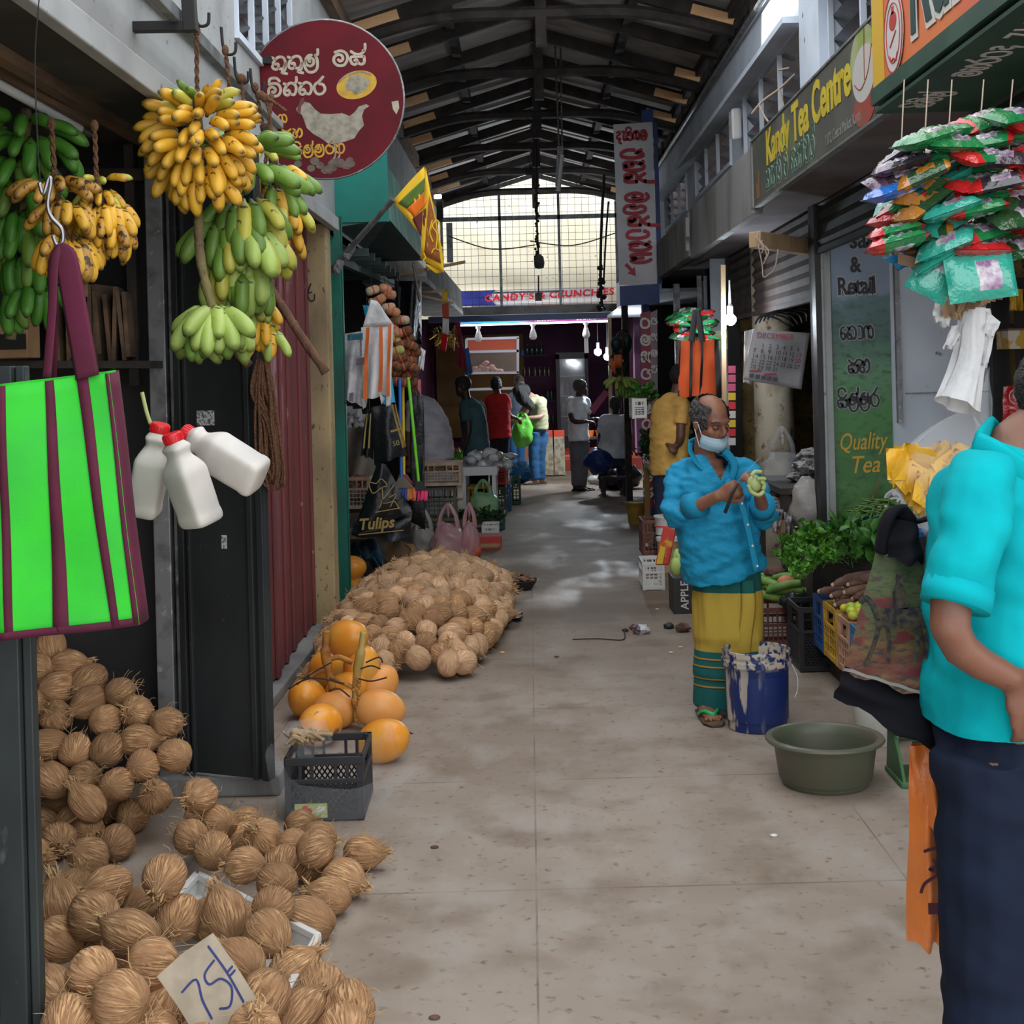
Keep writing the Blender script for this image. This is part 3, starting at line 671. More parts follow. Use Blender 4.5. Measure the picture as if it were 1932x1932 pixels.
def bunch(label, stalk, whorls, group=None, srad=.014, smat='banana_stalk', rope=None, name='banana_bunch'):
    """whorls: (point of attachment, count, yaw from, yaw to, pitch from, pitch to, materials, scale, radius)"""
    root = thing(name, label, 'bananas', stalk[0], group)
    mb = MB(); sp = smoothpath(stalk, 5); mb.tube(sp, [srad*(1+.12*math.sin(i*2.3)) for i in range(len(sp))], 9)
    for i in range(1, len(sp)-1, 2): mb.ell(sp[i], srad*1.12, nu=8, nv=5)
    mb.build('stalk', smat, root, smooth='all')
    for (c, n, y0, y1, p0, p1, ms, sc, rad) in whorls:
        for i in range(n):
            f = (i+.5)/n; yaw = R(y0+(y1-y0)*f + rnd(-5, 5)); pitch = R(rnd(p0, p1))
            me = random.choice(BAN[random.choice(ms)])
            o = bpy.data.objects.new('banana', me); COL.objects.link(o); o.parent = root
            b = Vector(c) + Vector((math.cos(yaw)*rad, math.sin(yaw)*rad, rnd(-.012, .012)))
            o.location = b - root.location
            o.rotation_euler = (rnd(-.25, .25), -pitch, yaw); s = sc*rnd(.9, 1.1); o.scale = (s, s*1.0, s)
    if rope:
        mb = MB(); p = [Vector(q) for q in rope]; n = 26
        for ph in (0, math.pi):
            pts = []
            for i in range(n*2+1):
                t = i/(n*2); q = p[0].lerp(p[1], t); a = t*90*(p[0]-p[1]).length + ph
                pts.append(q + Vector((math.cos(a), math.sin(a), 0))*.004)
            mb.tube(pts, .0055, 5)
        for e in p: mb.ell(e, (.014, .014, .022), nu=8, nv=6)
        mb.build('hanging_rope', 'rope', root, smooth='all')
    return root
YB = 4.93; top = W(372, 178, YB)
def zz(px, py, Y): return W(px, py, Y)
wh = []
for k in range(9):
    f = k/8; c = zz(379, 196 + 128*f, YB)
    ms = ['ban_green', 'ban_ygreen', 'ban_yellow'] if k == 0 else (['ban_ygreen', 'ban_yellow', 'ban_yellow'] if k < 2 else ['ban_yellow'])
    wh.append((c, 8 if k == 0 else 11, 160, 400, 50-105*f-18, 50-105*f+22, ms, (.85 if k == 0 else 1.1+.12*f), .02 + .07*math.sin(math.pi*min(1, f*.75+.12))))
wh.append((zz(404, 584, YB), 15, 150, 395, -50, -5, ['ban_lime'], 1.6, .025)); wh.append((zz(404, 590, YB-.02), 10, 195, 350, -78, -35, ['ban_lime', 'ban_green'], 1.5, .02))
bunch('ripe yellow banana bunch with a green hand at the end of its long bare stalk', [top, zz(376, 300, YB), zz(374, 400, YB), zz(380, 500, YB), zz(404, 590, YB)], wh, None, .017, rope=(zz(371, 58, YB), top))
YB2 = 5.3; wh = []
for k, (px, py, n, p0, p1, ms, sc) in enumerate(((448, 270, 7, 0, 30, ['ban_green'], 1.1), (455, 312, 9, -35, 10, ['ban_green'], 1.28), (450, 370, 9, -60, -20, ['ban_green', 'ban_ygreen'], 1.28), (425, 405, 10, -65, -20, ['ban_green'], 1.25), (450, 425, 12, -70, -20, ['ban_lime', 'ban_green', 'ban_ygreen'], 1.3), (440, 470, 10, -85, -45, ['ban_lime', 'ban_ygreen'], 1.25), (455, 500, 8, -85, -50, ['ban_lime', 'ban_green'], 1.15))):
    wh.append((zz(px+8, py+12, YB2), n, 165, 400, p0, p1, ms, sc*1.28, .06))
bunch('tall green banana bunch hanging close behind the ripe yellow bunch', [zz(440, 200, YB2), zz(450, 350, YB2), zz(445, 500, YB2), zz(440, 640, YB2), zz(470, 690, YB2)], wh, None, .018, 'banana_stalk_brown', rope=(zz(425, 95, YB2), zz(438, 205, YB2)))
YB3 = 5.85; wh = []
for k, (px, py, n, p0, p1, ms, sc) in enumerate(((488, 258, 4, 10, 45, ['ban_green'], .8), (502, 285, 6, -15, 25, ['ban_green', 'ban_ygreen'], .95), (528, 315, 8, -40, 5, ['ban_green', 'ban_yellow'], 1.2), (522, 350, 8, -55, -10, ['ban_green', 'ban_green', 'ban_yellow'], 1.2), (535, 378, 9, -50, -10, ['ban_ygreen', 'ban_yellow'], 1.1), (525, 415, 8, -75, -35, ['ban_yellow'], 1.15))):
    wh.append((zz(px-6, py+8, YB3), n, 180, 385, p0, p1, ms, sc*1.12, .045))
bunch('half ripe banana bunch partly in front of the round red sign', [zz(498, 235, YB3), zz(515, 300, YB3), zz(522, 400, YB3), zz(505, 520, YB3), zz(540, 590, YB3), zz(615, 703, YB3)], wh, None, .019, 'banana_stalk_brown', rope=(zz(482, 165, YB3), zz(497, 240, YB3)))
YB4 = 5.5
bunch('small yellow banana bunch beside the slanting cut brown stalk', [zz(478, 540, YB4), zz(484, 575, YB4), zz(492, 600, YB4)], [(zz(482, 568, YB4), 10, 180, 390, -70, -15, ['ban_yellow', 'ban_lime', 'ban_ygreen'], 1.1, .03), (zz(495, 600, YB4), 12, 170, 390, -85, -35, ['ban_yellow', 'ban_ygreen'], 1.05, .03), (zz(505, 625, YB4), 8, 180, 380, -80, -20, ['ban_yellow', 'ban_lime'], 1.0, .02)], None, .014, rope=(zz(512, 185, YB4+.4), zz(479, 545, YB4)))
YE_ = 4.75; wh = []
for px, py, n, p0, p1 in ((45, 235, 7, -10, 30), (60, 262, 9, -50, 0), (40, 300, 9, -60, -20), (50, 345, 10, -60, -15), (45, 400, 11, -60, -15), (50, 430, 11, -75, -30), (55, 480, 9, -80, -40), (60, 540, 9, -80, -10)):
    wh.append((zz(px, py, YE_), n, 175, 400, p0, p1, ['ban_deep', 'ban_deep', 'ban_green'], 1.28, .055))
bunch('big unripe green banana bunch inside the coconut shop', [zz(48, 205, YE_), zz(46, 350, YE_), zz(44, 500, YE_), zz(30, 560, YE_), zz(18, 640, YE_)], wh, None, .02, rope=(zz(85, 225, YE_), zz(52, 225, YE_)))
YF = 4.35; wh = [(zz(100, 345, YF), 11, 165, 400, -30, 15, ['ban_brown'], .95, .04), (zz(125, 385, YF), 10, 180, 420, -60, -20, ['ban_brown', 'ban_yellow'], .95, .04), (zz(125, 450, YF), 12, 160, 410, -70, -15, ['ban_yellow', 'ban_brown'], 1.1, .04)]
bunch('overripe spotted banana bunch hung behind the steel hook', [zz(103, 330, YF), zz(110, 400, YF), zz(120, 440, YF), zz(155, 500, YF), zz(158, 560, YF)], wh, None, .013, 'banana_stalk_brown', rope=(zz(97, 235, YF), zz(103, 335, YF)))
YG = 4.5; wh = [(zz(186, 345, YG), 6, 160, 400, 0, 40, ['ban_yellow', 'ban_ygreen'], .62, .03), (zz(190, 362, YG), 9, 165, 400, -50, 0, ['ban_yellow', 'ban_ygreen'], .72, .03), (zz(196, 388, YG), 14, 160, 405, -60, -20, ['ban_yellow'], .95, .05), (zz(197, 415, YG), 13, 160, 405, -75, -35, ['ban_yellow', 'ban_brown'], .9, .06), (zz(205, 435, YG), 9, 170, 400, -85, -55, ['ban_yellow', 'ban_brown'], .85, .04)]
bunch('small yellow banana bunch on a thin rope under the unlit tube lamp', [zz(182, 335, YG), zz(190, 380, YG), zz(200, 440, YG)], wh, None, .012, rope=(zz(178, 238, YG), zz(182, 338, YG)))
# rail with bracket and hooks
rk = thing('banana_rail', 'grey steel rail on a black square bracket with hooks for banana bunches', 'rail', (-1.19, 5.2, 2.95))
m = MB(); m.beam((-1.185, 4.0, 2.97), (-1.185, 6.35, 2.94), .035, .05); m.build('rail', 'rail_grey', rk, bevel=.004)
m = MB(); a = W(232, 0, 4.75); b = W(352, 0, 4.75); a.z -= .02; b.z -= .02
m.beam(W(233, -40, 4.75), W(236, 58, 4.75), .05, .05); m.beam(W(233, 52, 4.75), W(362, 50, 4.75), .04, .035); m.beam(W(354, -40, 4.75), W(360, 60, 4.75), .045, .045); m.build('bracket', 'iron_black', rk, bevel=.003)
for px, py, Y in ((376, 30, YB), (428, 85, YB2), (452, 140, 5.5), (482, 160, YB3)):
    m = MB(); c = W(px, py, Y)
    m.tube(smoothpath([c+Vector(q) for q in ((-.02, 0, .07), (-.015, 0, .0), (0, 0, -.035), (.03, 0, -.03), (.035, 0, .01))]), .006, 7); m.build('hook', 'iron_black', rk, smooth='all')
for k, (x1, y1, x2, y2, Y) in enumerate(((455, 148, 455, 212, 5.5), (500, 185, 512, 260, 5.8), (492, 180, 540, 210, 5.8))):
    o = MB(); p = [W(x1, y1, Y), W((x1+x2)/2+4, (y1+y2)/2, Y), W(x2, y2, Y)]; o.tube(smoothpath(p), .007, 6); o.ell(p[0], .02, nu=8, nv=6)
    q = o.build('rope', 'rope', smooth='all'); tag(q, ['short coir rope tied on the rail beside the green banana bunch', 'coir rope end hanging over the edge of the round red sign', 'frayed coir rope lying across the yellow words of the round sign'][k], 'rope')
# unlit tube lamp with wire
t = thing('tube_lamp', 'unlit white fluorescent tube under the old shop ceiling', 'lamp', W(75, 195, 4.7))
m = MB(); m.tube([W(-40, 138, 4.3), W(150, 243, 5.1)], .017, 12); m.build('tube', mat('tube_white', (.62,.64,.66), .3), t, smooth=True)
m = MB(); m.beam(W(-40, 118, 4.32), W(168, 232, 5.15), .05, .04); m.build('batten', 'wood_old', t)
m = MB(); p = W(152, 244, 5.1); m.tube([p, p+Vector((.02, .05, -.01))], .014, 8); m.build('tube_cap', 'hook_steel', t)
o = MB(); o.tube(smoothpath([W(74, -5, 3.3), W(66, 110, 3.3), W(70, 250, 3.3), W(76, 350, 3.3)]), .0016, 5); o = tag(o.build('hanging_wire', 'wire_black'), 'thin wire dropping to the steel hook that carries the green bag', 'wire')
m = MB(); m.tube(smoothpath([W(74, 345, 3.3), W(82, 366, 3.3), W(92, 336, 3.3), W(96, 345, 3.3), W(90, 385, 3.3), W(97, 410, 3.3), W(116, 432, 3.3), W(118, 455, 3.3), W(108, 463, 3.3), W(100, 445, 3.3)]), .005, 8); tag(m.build('steel_hook', 'hook_steel', smooth='all'), 'bent steel hook holding the straps of the green shopping bag', 'hook')
# green shopping bag
bag = thing('shopping_bag', 'bright green cloth shopping bag with dark maroon edging and straps', 'bag', W(140, 1190, 3.28))
mat('bag_green', (.03,.62,.025), .75, sss=0, bump=.25, bs=500, bd=.002, col2=(.03,.52,.04), vs=5); mat('bag_maroon', (.105,.006,.032), .8, bump=.25, bs=400, bd=.002, col2=(.075,.005,.022), vs=9)
def bil(c00, c10, c01, c11, amp=.012):
    def fn(u, v):
        p = c00*(1-u)*(1-v) + c10*u*(1-v) + c01*(1-u)*v + c11*u*v
        return p + Vector((.1, -1, 0))*amp*(math.sin(u*7+v*3)*.6 + math.sin(v*9-u*4)*.4)
    return fn
tl, tr_, bl, br = W(-24, 732, 3.20), W(207, 704, 3.27), W(0, 1208, 3.20), W(262, 1180, 3.27)
ff = bil(tl, tr_, bl, br)
m = MB(); m.sheet(ff, 16, 20); m.build('front_panel', 'bag_green', bag, smooth='all', solid=.003)
bo = Vector((-.012, .10, .008)); m = MB(); m.sheet(lambda u, v: ff(u, v)+bo, 12, 14); m.build('back_panel', 'bag_green', bag, smooth='all', solid=.003)
m = MB(); m.sheet(lambda u, v: ff(1, v).lerp(ff(1, v)+bo, u)+Vector((.012, 0, 0))*math.sin(u*3.1), 6, 16); m.sheet(lambda u, v: ff(0, v).lerp(ff(0, v)+bo, u), 4, 12); m.sheet(lambda u, v: ff(u, 1).lerp(ff(u, 1)+bo, v), 10, 4); m.build('gusset', 'bag_maroon', bag, smooth='all', solid=.003)
def band(mb, p0, p1, w, off=.004):
    def fn(u, v):
        a = p0[0]+(p1[0]-p0[0])*v; b = p0[1]+(p1[1]-p0[1])*v; ww = w[0]+(w[1]-w[0])*v
        return ff(min(1, max(0, a+(u-.5)*ww)), b)+Vector((0, -off, 0))
    mb.sheet(fn, 2, 18)
m = MB(); band(m, (.50, 0), (.44, 1), (.07, .12)); band(m, (.77, 0), (.835, 1), (.10, .055)); band(m, (.985, 0), (.985, 1), (.03, .05)); band(m, (.12, 0), (.07, 1), (.07, .06))
def hband(mb, v, w): mb.sheet(lambda a, b: ff(a, min(1, max(0, v+(b-.5)*w)))+Vector((0, -.004, 0)), 18, 2)
hband(m, .985, .03); m.build('edging', 'bag_maroon', bag, smooth='all', solid=.002)
hook = W(112, 462, 3.29)
for (px, py, w0, w1, dy) in ((165, 712, .03, .038, -.005), (62, 716, .014, .018, .13), (88, 712, .012, .016, -.005)):
    m = MB(); e = W(px, py, 3.25+dy*.3); e.y += max(0, dy); mid = hook.lerp(e, .5) + Vector(((px-112)*.0001, 0, 0))
    m.tube(smoothpath([hook, hook.lerp(e, .15)+Vector(((px-112)*.0002, -.008, 0)), mid, e], 8), [(w0*(.4+.6*min(1, i/6)), .003) for i in range(25)], 8, flat=(1, -.2, 0)); m.build('strap', 'bag_maroon', bag, smooth='all')
# white jugs
mat('jug_white', (.46,.44,.41), .5, sss=.3, col2=(.70,.66,.60), vs=3); mat('cap_red', (.62,.012,.018), .4)
jm = MB()
def sq(r, z, n=24, e=.36):
    out = []
    for j in range(n):
        a = 2*math.pi*j/n; ca, sa = math.cos(a), math.sin(a)
        out.append((r*abs(ca)**e*(1 if ca > 0 else -1), r*.82*abs(sa)**e*(1 if sa > 0 else -1), z))
    return out
prof = [(.030, 0, .5), (.046, .002, .4), (.052, .012, .36), (.052, .03, .36), (.049, .034, .36), (.051, .06, .36), (.051, .128, .36), (.0525, .14, .36), (.050, .152, .4), (.042, .168, .5), (.034, .18, .7), (.031, .19, .8), (.034, .2, .6), (.037, .207, .55), (.034, .214, .7), (.022, .226, 1), (.019, .23, 1)]
vs = []
for r, z, e in prof: vs += sq(r, z, 24, e)
fs = [(i*24+j, i*24+(j+1) % 24, (i+1)*24+(j+1) % 24, (i+1)*24+j) for i in range(len(prof)-1) for j in range(24)] + [tuple(range(23, -1, -1))]
jm.add(vs, fs)
cm = MB(); cm.lathe([(.0235, .222), (.0245, .226), (.0245, .243), (.022, .247), (0, .247)], 20)
for k in range(20): a = k*math.pi/10; cm.box((.0245*math.cos(a), .0245*math.sin(a), .234), (.003, .003, .016), rot=(0, 0, a))
j0 = thing('plastic_jug', 'white plastic jug with red cap, half hidden by the green bag', 'jug', (0, 0, 0), 'white jugs on the door post'); jm.build('body', 'jug_white', j0, smooth='all', sub=1); cm.build('screw_cap', 'cap_red', j0, smooth=True)
def pose(o, bottom, top_, twist=0):
    d = (top_-bottom).normalized(); o.location = bottom
    q = d.to_track_quat('Z', 'Y'); o.rotation_mode = 'QUATERNION'
    from mathutils import Quaternion
    o.rotation_quaternion = q @ Quaternion((0, 0, 1), twist); return o
pose(j0, W(268, 972, 3.75), W(302, 806, 3.72), .5)
j1 = pose(dup(j0, label='white plastic jug with red cap, hanging upright in the middle of three'), W(383, 990, 3.66), W(326, 826, 3.62), .3)
j2 = pose(dup(j0, label='white plastic jug with red cap, lying out sideways on its string'), W(492, 905, 3.74), W(334, 808, 3.78), 1.2)
for o in (j0, j1, j2): o.scale = (1.05,)*3
o = MB(); o.tube(smoothpath([W(268, 740, 3.72), W(276, 775, 3.72), W(284, 800, 3.72)]), .006, 6); tag(o.build('plastic_string', mat('string_green', (.40,.45,.18), .8), smooth='all'), 'knotted yellow-green string end above the red jug caps', 'string')
# skein of coir rope
sk = MB()
for k in range(34):
    x = rnd(-.045, .045); y = rnd(-.04, .04); bx = x*.75+rnd(-.02, .05); L = rnd(.38, .52)
    pts = [W(495, 678, 5.5) + Vector((x*.4, y*.4, 0)), W(497, 740, 5.5)+Vector((x, y, 0)), W(500, 800, 5.5)+Vector((bx, y, 0)), W(506, 860, 5.5)+Vector((bx*1.1+rnd(-.01, .01), y, -L*.1)), W(512, 905, 5.5)+Vector((bx*.7+rnd(-.01, .02), y, rnd(-.05, .02)))]
    sk.tube(smoothpath(pts, 5), .0055, 5)
tag(sk.build('rope_skein', 'rope', smooth='all'), 'thick skein of brown coir ropes hanging against the red doors', 'rope')
# shelf of dark boards and a carton in the depth of the shop
s = thing('wooden_rack', 'dark rack of upright wooden boards deep in the coconut shop', 'rack', W(180, 690, 5.7))
m = MB(); m.beam(W(-80, 688, 5.6), W(300, 688, 5.6), .25, .03); m.beam(W(-80, 330, 5.7), W(300, 330, 5.7), .04, .05); m.box(W(250, 500, 5.72), (.04, .04, 1.0)); m.build('shelf', 'wood_dark', s)
for k in range(13):
    m = MB(); c = W(112+11*k+rnd(-2, 2), 618+rnd(-10, 10), 5.6); m.box(c, (.016, .18, .27+rnd(-.04, .06)), rot=(0, rnd(-.08, .08), rnd(-.2, .2))); m.build('board', 'wood_old', s)
bx = thing('carton', 'small tan carton standing on the dark rack behind the bag straps', 'box', W(25, 678, 5.4)); m = MB(); m.box(W(20, 628, 5.4), (.18, .14, .2)); m.build('body', 'cardboard', bx, bevel=.004); m = MB(); m.box(W(20, 645, 5.325), (.12, .002, .06)); m.build('printed_patch', 'ink_black', bx)
# ---------------------------------------------------------------- coconuts
def coconut_data(seed, hm, fm, tuft=1.0, elong=1.2):
    rs = random.Random(seed); nu, nv = 22, 15; mb = MB()
    off = Vector((rs.uniform(0, 50),)*3); tw = rs.uniform(-.5, .5)
    vs, fs, uv = [], [], []
    for i in range(nv+1):
        th = math.pi*i/nv
        for j in range(nu+1):
            ph = 2*math.pi*j/nu
            d = Vector((math.sin(th)*math.cos(ph), math.sin(th)*math.sin(ph), math.cos(th)))
            dn = Vector((d.x, d.y, d.z))
            k = 1 + .07*mnoise.noise(dn*1.7+off) + .035*mnoise.noise(Vector((dn.x*7, dn.y*7, dn.z*1.2))+off)
            k *= 1 + .03*math.cos(3*ph)*math.sin(th)
            z = d.z*elong
            pk = max(0, d.z-.78)/.22
            r2 = 1 - .30*pk
            z += tuft*.42*pk**1.6
            vs.append(Vector((d.x*k*r2 + tuft*.10*pk**2, d.y*k*r2, z*k))*.058); uv.append((j/nu, i/nv))
    for i in range(nv):
        for j in range(nu):
            a = i*(nu+1)+j; fs.append((a, a+nu+1, a+nu+2, a+1))
    mb.add(vs, fs); mb.uv = list(uv)
    for q in range(26):
        ph = rs.uniform(0, 6.28); th = rs.choice([rs.uniform(.05, .5), rs.uniform(.3, 2.6)])
        d = Vector((math.sin(th)*math.cos(ph), math.sin(th)*math.sin(ph), math.cos(th)*elong))*.057
        e = Vector((rs.uniform(-1, 1), rs.uniform(-1, 1), rs.uniform(-.2, 1.4)))*.02
        p = [d, d*1.14+e*.5+Vector((rs.uniform(-.008, .008), rs.uniform(-.008, .008), 0)), d*1.2+e*1.5]
        n0 = len(mb.v); mb.mi = 1; mb.tube(smoothpath(p, 3), [.0011]*6+[.0004], 3); mb.uv += [(0, 0)]*(len(mb.v)-n0)
    for q in range(int(14*tuft)):
        a = rs.uniform(0, 6.28); b = Vector((math.cos(a)*.016, math.sin(a)*.016, .075)); t2 = b + Vector((rs.uniform(-.012, .02), rs.uniform(-.015, .015), rs.uniform(.012, .04)*tuft))
        n0 = len(mb.v); mb.mi = 1; mb.tube([b*.9, b.lerp(t2, .6)+Vector((0, 0, .004)), t2], [.0035, .0026, .0006], 4); mb.uv += [(.3, .1)]*(len(mb.v)-n0)
    o = mb.build('coconut', [hm, fm], smooth='all'); me = o.data; bpy.data.objects.remove(o); return me
COCO = [coconut_data(k, 'husk', 'fibre', [.2, .7, 1.0, .3, .8, 1.2, .1][k], [1.0, 1.15, 1.25, 1.08, 1.2, 1.3, 1.02][k]) for k in range(7)]
COCP = [coconut_data(20+k, 'husk_pale', 'fibre_pale', [.5, 1.0, 1.3, .9, .7][k], [1.15, 1.25, 1.35, 1.2, 1.05][k]) for k in range(5)]
NC = 0
def coconut(p, label, group, pool, sc=1.0, rot=None):
    o = bpy.data.objects.new('coconut', random.choice(pool)); COL.objects.link(o); o.location = p
    if rot is None: rot = (rnd(-2.2, 2.2), rnd(-2.2, 2.2), rnd(0, 6.28))
    o.rotation_euler = rot; s = sc*rnd(.95, 1.07); o.scale = (s, s, s); return tag(o, label, 'coconut', group)
def relax(ps, rad, it=40, floor=True):
    P = np.array([list(p) for p in ps]); r = np.array(rad)
    for _ in range(it):
        d = P[:, None] - P[None]; L = np.linalg.norm(d, axis=2) + 1e-9; mn = (r[:, None]+r[None])
        pen = np.clip(mn - L, 0, None); np.fill_diagonal(pen, 0)
        mv = (d/L[..., None])*pen[..., None]*.25; mv[..., 2] *= .6
        P += mv.sum(1)
        if floor: P[:, 2] = np.maximum(P[:, 2], r*.98)
    return [Vector(p) for p in P]
tray_list = [(318,1670,2),(212,1675,1),(175,1728,2),(114,1719,1),(68,1723,0),(140,1677,0),(261,1783,2),(424,1723,1),(515,1772,1),(515,1712,1),(580,1735,0),(452,1818,1),(163,1840,2),(227,1885,2),(83,1893,1),(60,1791,0),(508,1880,1),(606,1870,0),(655,1905,0),(545,1829,0),(292,1905,0),(136,1930,1),(261,1712,0),(398,1735,0),(55,1846,0),(284,1848,1),(330,1715,1),(470,1745,0),(430,1900,0),(565,1915,0),(110,1775,1),(205,1800,0),(650,1950,0),(180,1960,0),(60,1950,0),(480,1950,1),(290,1960,0),(385,1965,0)]
mid_list = [(390,1514,2),(360,1579,1),(402,1605,1),(413,1549,1),(451,1586,0),(455,1556,0),(500,1583,1),(568,1560,0),(599,1583,0),(686,1609,0),(462,1632,1),(530,1628,0),(595,1605,1),(591,1634,0),(648,1658,0),(621,1691,0),(523,1666,1),(553,1598,0),(480,1600,0),(375,1550,0),(430,1570,0)]
in_list = [(64,1257),(152,1290),(60,1325),(106,1352),(197,1352),(254,1344),(314,1363),(34,1363),(83,1408),(144,1416),(212,1412),(299,1435),(42,1435),(95,1473),(159,1473),(235,1473),(292,1503),(42,1488),(121,1526),(205,1522),(80,1552),(163,1560),(220,1590),(167,1617),(53,1613),(30,1300),(20,1250),(250,1400),(180,1320),(110,1300),(20,1230),(90,1225),(270,1450),(20,1545),(60,1520),(140,1550),(250,1538),(180,1505),(110,1585),(215,1310),(130,1260)]
rr_ = .064
def place(lst, label, group, pool, sc=1.0):
    ps = [G(a, b, [.063, .135, .205][l]) for a, b, l in lst]
    ps = relax(ps, [rr_*sc*.93]*len(ps))
    for p in ps: coconut(p, label, group, pool, sc*1.08)
place(tray_list, 'husked brown coconut heaped round the white tray with the 75 price card', 'coconuts of the heap with the price card', COCO, 1.06)
place(mid_list, 'husked brown coconut of the small heap before the black door leaf', 'coconuts heaped before the black door', COCO)
ps = []
for a, b in in_list:
    if b >= 1520: ps.append(G(a, b, .063))
    else: ps.append(W(a, b, 5.05 + .55*(1520-b)/300))
ps = relax(ps, [rr_*.93]*len(ps), 30)
for p in ps: coconut(p, 'dim brown coconut of the pile inside the shop behind the near post', 'coconuts piled inside the shop', COCO, 1.08)
# long heap before the green post
cand = []; rg = random.Random(5); tries = 0
def heap(x, y):
    c = -.80 + .03*(y-7.9); wd = .43 + .13*math.sin(max(0, min(1, (y-7.8)/3.5))*math.pi); f = 1 - ((x-c)/max(.2, wd))**2; g = min(1, (y-7.55)/.9)*min(1, (11.2-y)/.9)
    return f, max(0, f)*max(0, g)
while len(cand) < 226 and tries < 60000:
    tries += 1; y = rg.uniform(7.65, 11.0); x = rg.uniform(-1.40, -.05); f, h = heap(x, y)
    if f <= .05 or h <= 0: continue
    p = Vector((x, y, .06 + .27*h**.7)); md = .105
    if all((p-q).length > md for q in cand): cand.append(p)
for p in relax(cand, [.058]*len(cand), 12): coconut(p, 'pale fibrous coconut of the long heap beside the green post', 'coconuts of the long heap', COCP if p.y > 8.9 or rg.random() < .4 else COCO, 1.14)
# white tray and the price card
tr = thing('foam_tray', 'white shallow tray under the heap of coconuts with the price card', 'tray', G(470, 1760, 0))
c = [G(380, 1655, .06), G(592, 1765, .06), G(560, 1850, .06), G(330, 1740, .06)]
c = [Vector((-.86, 4.62, 0)), Vector((-.55, 4.15, 0)), Vector((-.60, 3.98, 0)), Vector((-.95, 4.4, 0))]
p0 = G(372, 1650, .07); p1 = G(600, 1768, .07); p2 = G(562, 1836, .07)
dn = (p2-p1); dn.z = 0; dn = dn.normalized()*.55
quad = [p0, p1, p1+dn, p0+dn]; m = MB()
for i in range(4):
    a, b = quad[i], quad[(i+1) % 4]; m.beam(a, b, .022, .022); m.beam(a+Vector((0, 0, -.035)), b+Vector((0, 0, -.035)), .008, .06)
m.add([q+Vector((0, 0, -.06)) for q in quad], [(0, 1, 2, 3)]); m.build('body', 'white_plastic', tr, bevel=.003)
pc = thing('price_card', 'torn cardboard price card reading 75 lying on the coconuts', 'price card', G(390, 1860, .27))
o_ = W(296, 1842, 3.42); xd = W(402, 1760, 3.47)-o_; yd = W(376, 2010, 3.36)-o_
Mx = frame(o_, xd, -yd); lw = xd.length; lh = yd.length
m = MB(); m.prism([(0, 0), (lw*.5, .006), (lw, 0), (lw*1.02, -lh*.5), (lw, -lh), (lw*.5, -lh*1.01), (0, -lh), (.004, -lh*.4)], .004, Mx); m.build('card', 'paper', pc)
m = MB(); k = lw/1.0
Mz = Mx @ Matrix.Translation((0, 0, .0045))
for p in ([(.18,-.42),(.44,-.40),(.36,-.7),(.33,-1.0)], [(.80,-.34),(.58,-.42),(.56,-.58),(.74,-.62),(.80,-.82),(.64,-1.02),(.50,-.96)], [(.84,-.12),(.86,-.6),(.83,-1.1)], [(.88,-.60),(.97,-.58)], [(.88,-.67),(.97,-.65)]): stroke(m, [(a*k, b*k) for a, b in p], .034*k, Mz, .001, 5)
m.build('handwriting', 'ink_blue', pc)
# ---------------------------------------------------------------- king coconuts
kc = MB(); kc.ell((0, 0, 0), (.096, .096, .122), nu=22, nv=14, fn=lambda d: 1+.05*max(0, d.z)**4+.02*math.cos(3*math.atan2(d.y, d.x))*(1-d.z*d.z)); kc.ell((0, 0, -.118), (.024, .024, .012), nu=10, nv=6, mi=1)
ko = kc.build('king_coconut', ['king_coco', 'king_stalk'], smooth='all'); kme = ko.data; bpy.data.objects.remove(ko)
kp = kme.copy(); kp.materials[0] = M_['king_pale']
KL = [(654,1205,.36,0,'topmost orange king coconut, resting against the cut stems'), (682,1258,.21,0,'orange king coconut behind the yellow stem, under the topmost one'), (579,1317,.10,0,'round orange king coconut lying against the red doors'), (604,1368,.095,0,'orange king coconut just behind the bagged black crate'), (652,1305,.10,0,'orange king coconut half hidden behind the two stems'), (636,1338,.09,1,'pale orange king coconut in the middle of the cluster'), (716,1338,.10,1,'pale orange king coconut by the coconut heap, second from the crate'), (722,1398,.09,0,'large orange king coconut lying on the open floor beside the crate'), (712,1296,.10,1,'pale tip of a king coconut behind the cluster'), (615,1262,.12,0,'dark orange king coconut behind the thin orange stem')]
for px, py, z, pale, lb in KL:
    o = bpy.data.objects.new('king_coconut', kp if pale else kme); COL.objects.link(o); o.location = G(px, py, z); tag(o, lb, 'king coconut', 'orange king coconuts'); d = Vector((rnd(-1, 1), rnd(-.6, .4), rnd(-.1, .5))); o.rotation_euler = d.to_track_quat('Z', 'Y').to_euler()
for k, (px, py) in enumerate(((668, 1072), (672, 1112), (668, 1135))):
    o = bpy.data.objects.new('king_coconut', kme); COL.objects.link(o); o.location = W(px-6, py, 10.5); tag(o, ['topmost of three king coconuts behind the green post', 'middle one of three king coconuts behind the green post', 'lowest of three king coconuts behind the green post'][k], 'king coconut', 'king coconuts behind the post'); o.rotation_euler = (1.4, .3*k, 1.2)
st = thing('fruit_stalk', 'cut yellow palm stem with knobbly twigs among the orange king coconuts', 'stem', G(676, 1370, 0))
m = MB(); Y0 = 6.62; m.tube(smoothpath([W(686, 1192, Y0), W(681, 1230, Y0), W(674, 1270, Y0), W(672, 1310, Y0), W(676, 1362, Y0)]), [.016]*6+[.024]*6+[.02]*7+[.022]*6, 9); m.build('stem', 'king_stem', st, smooth='all')
m = MB()
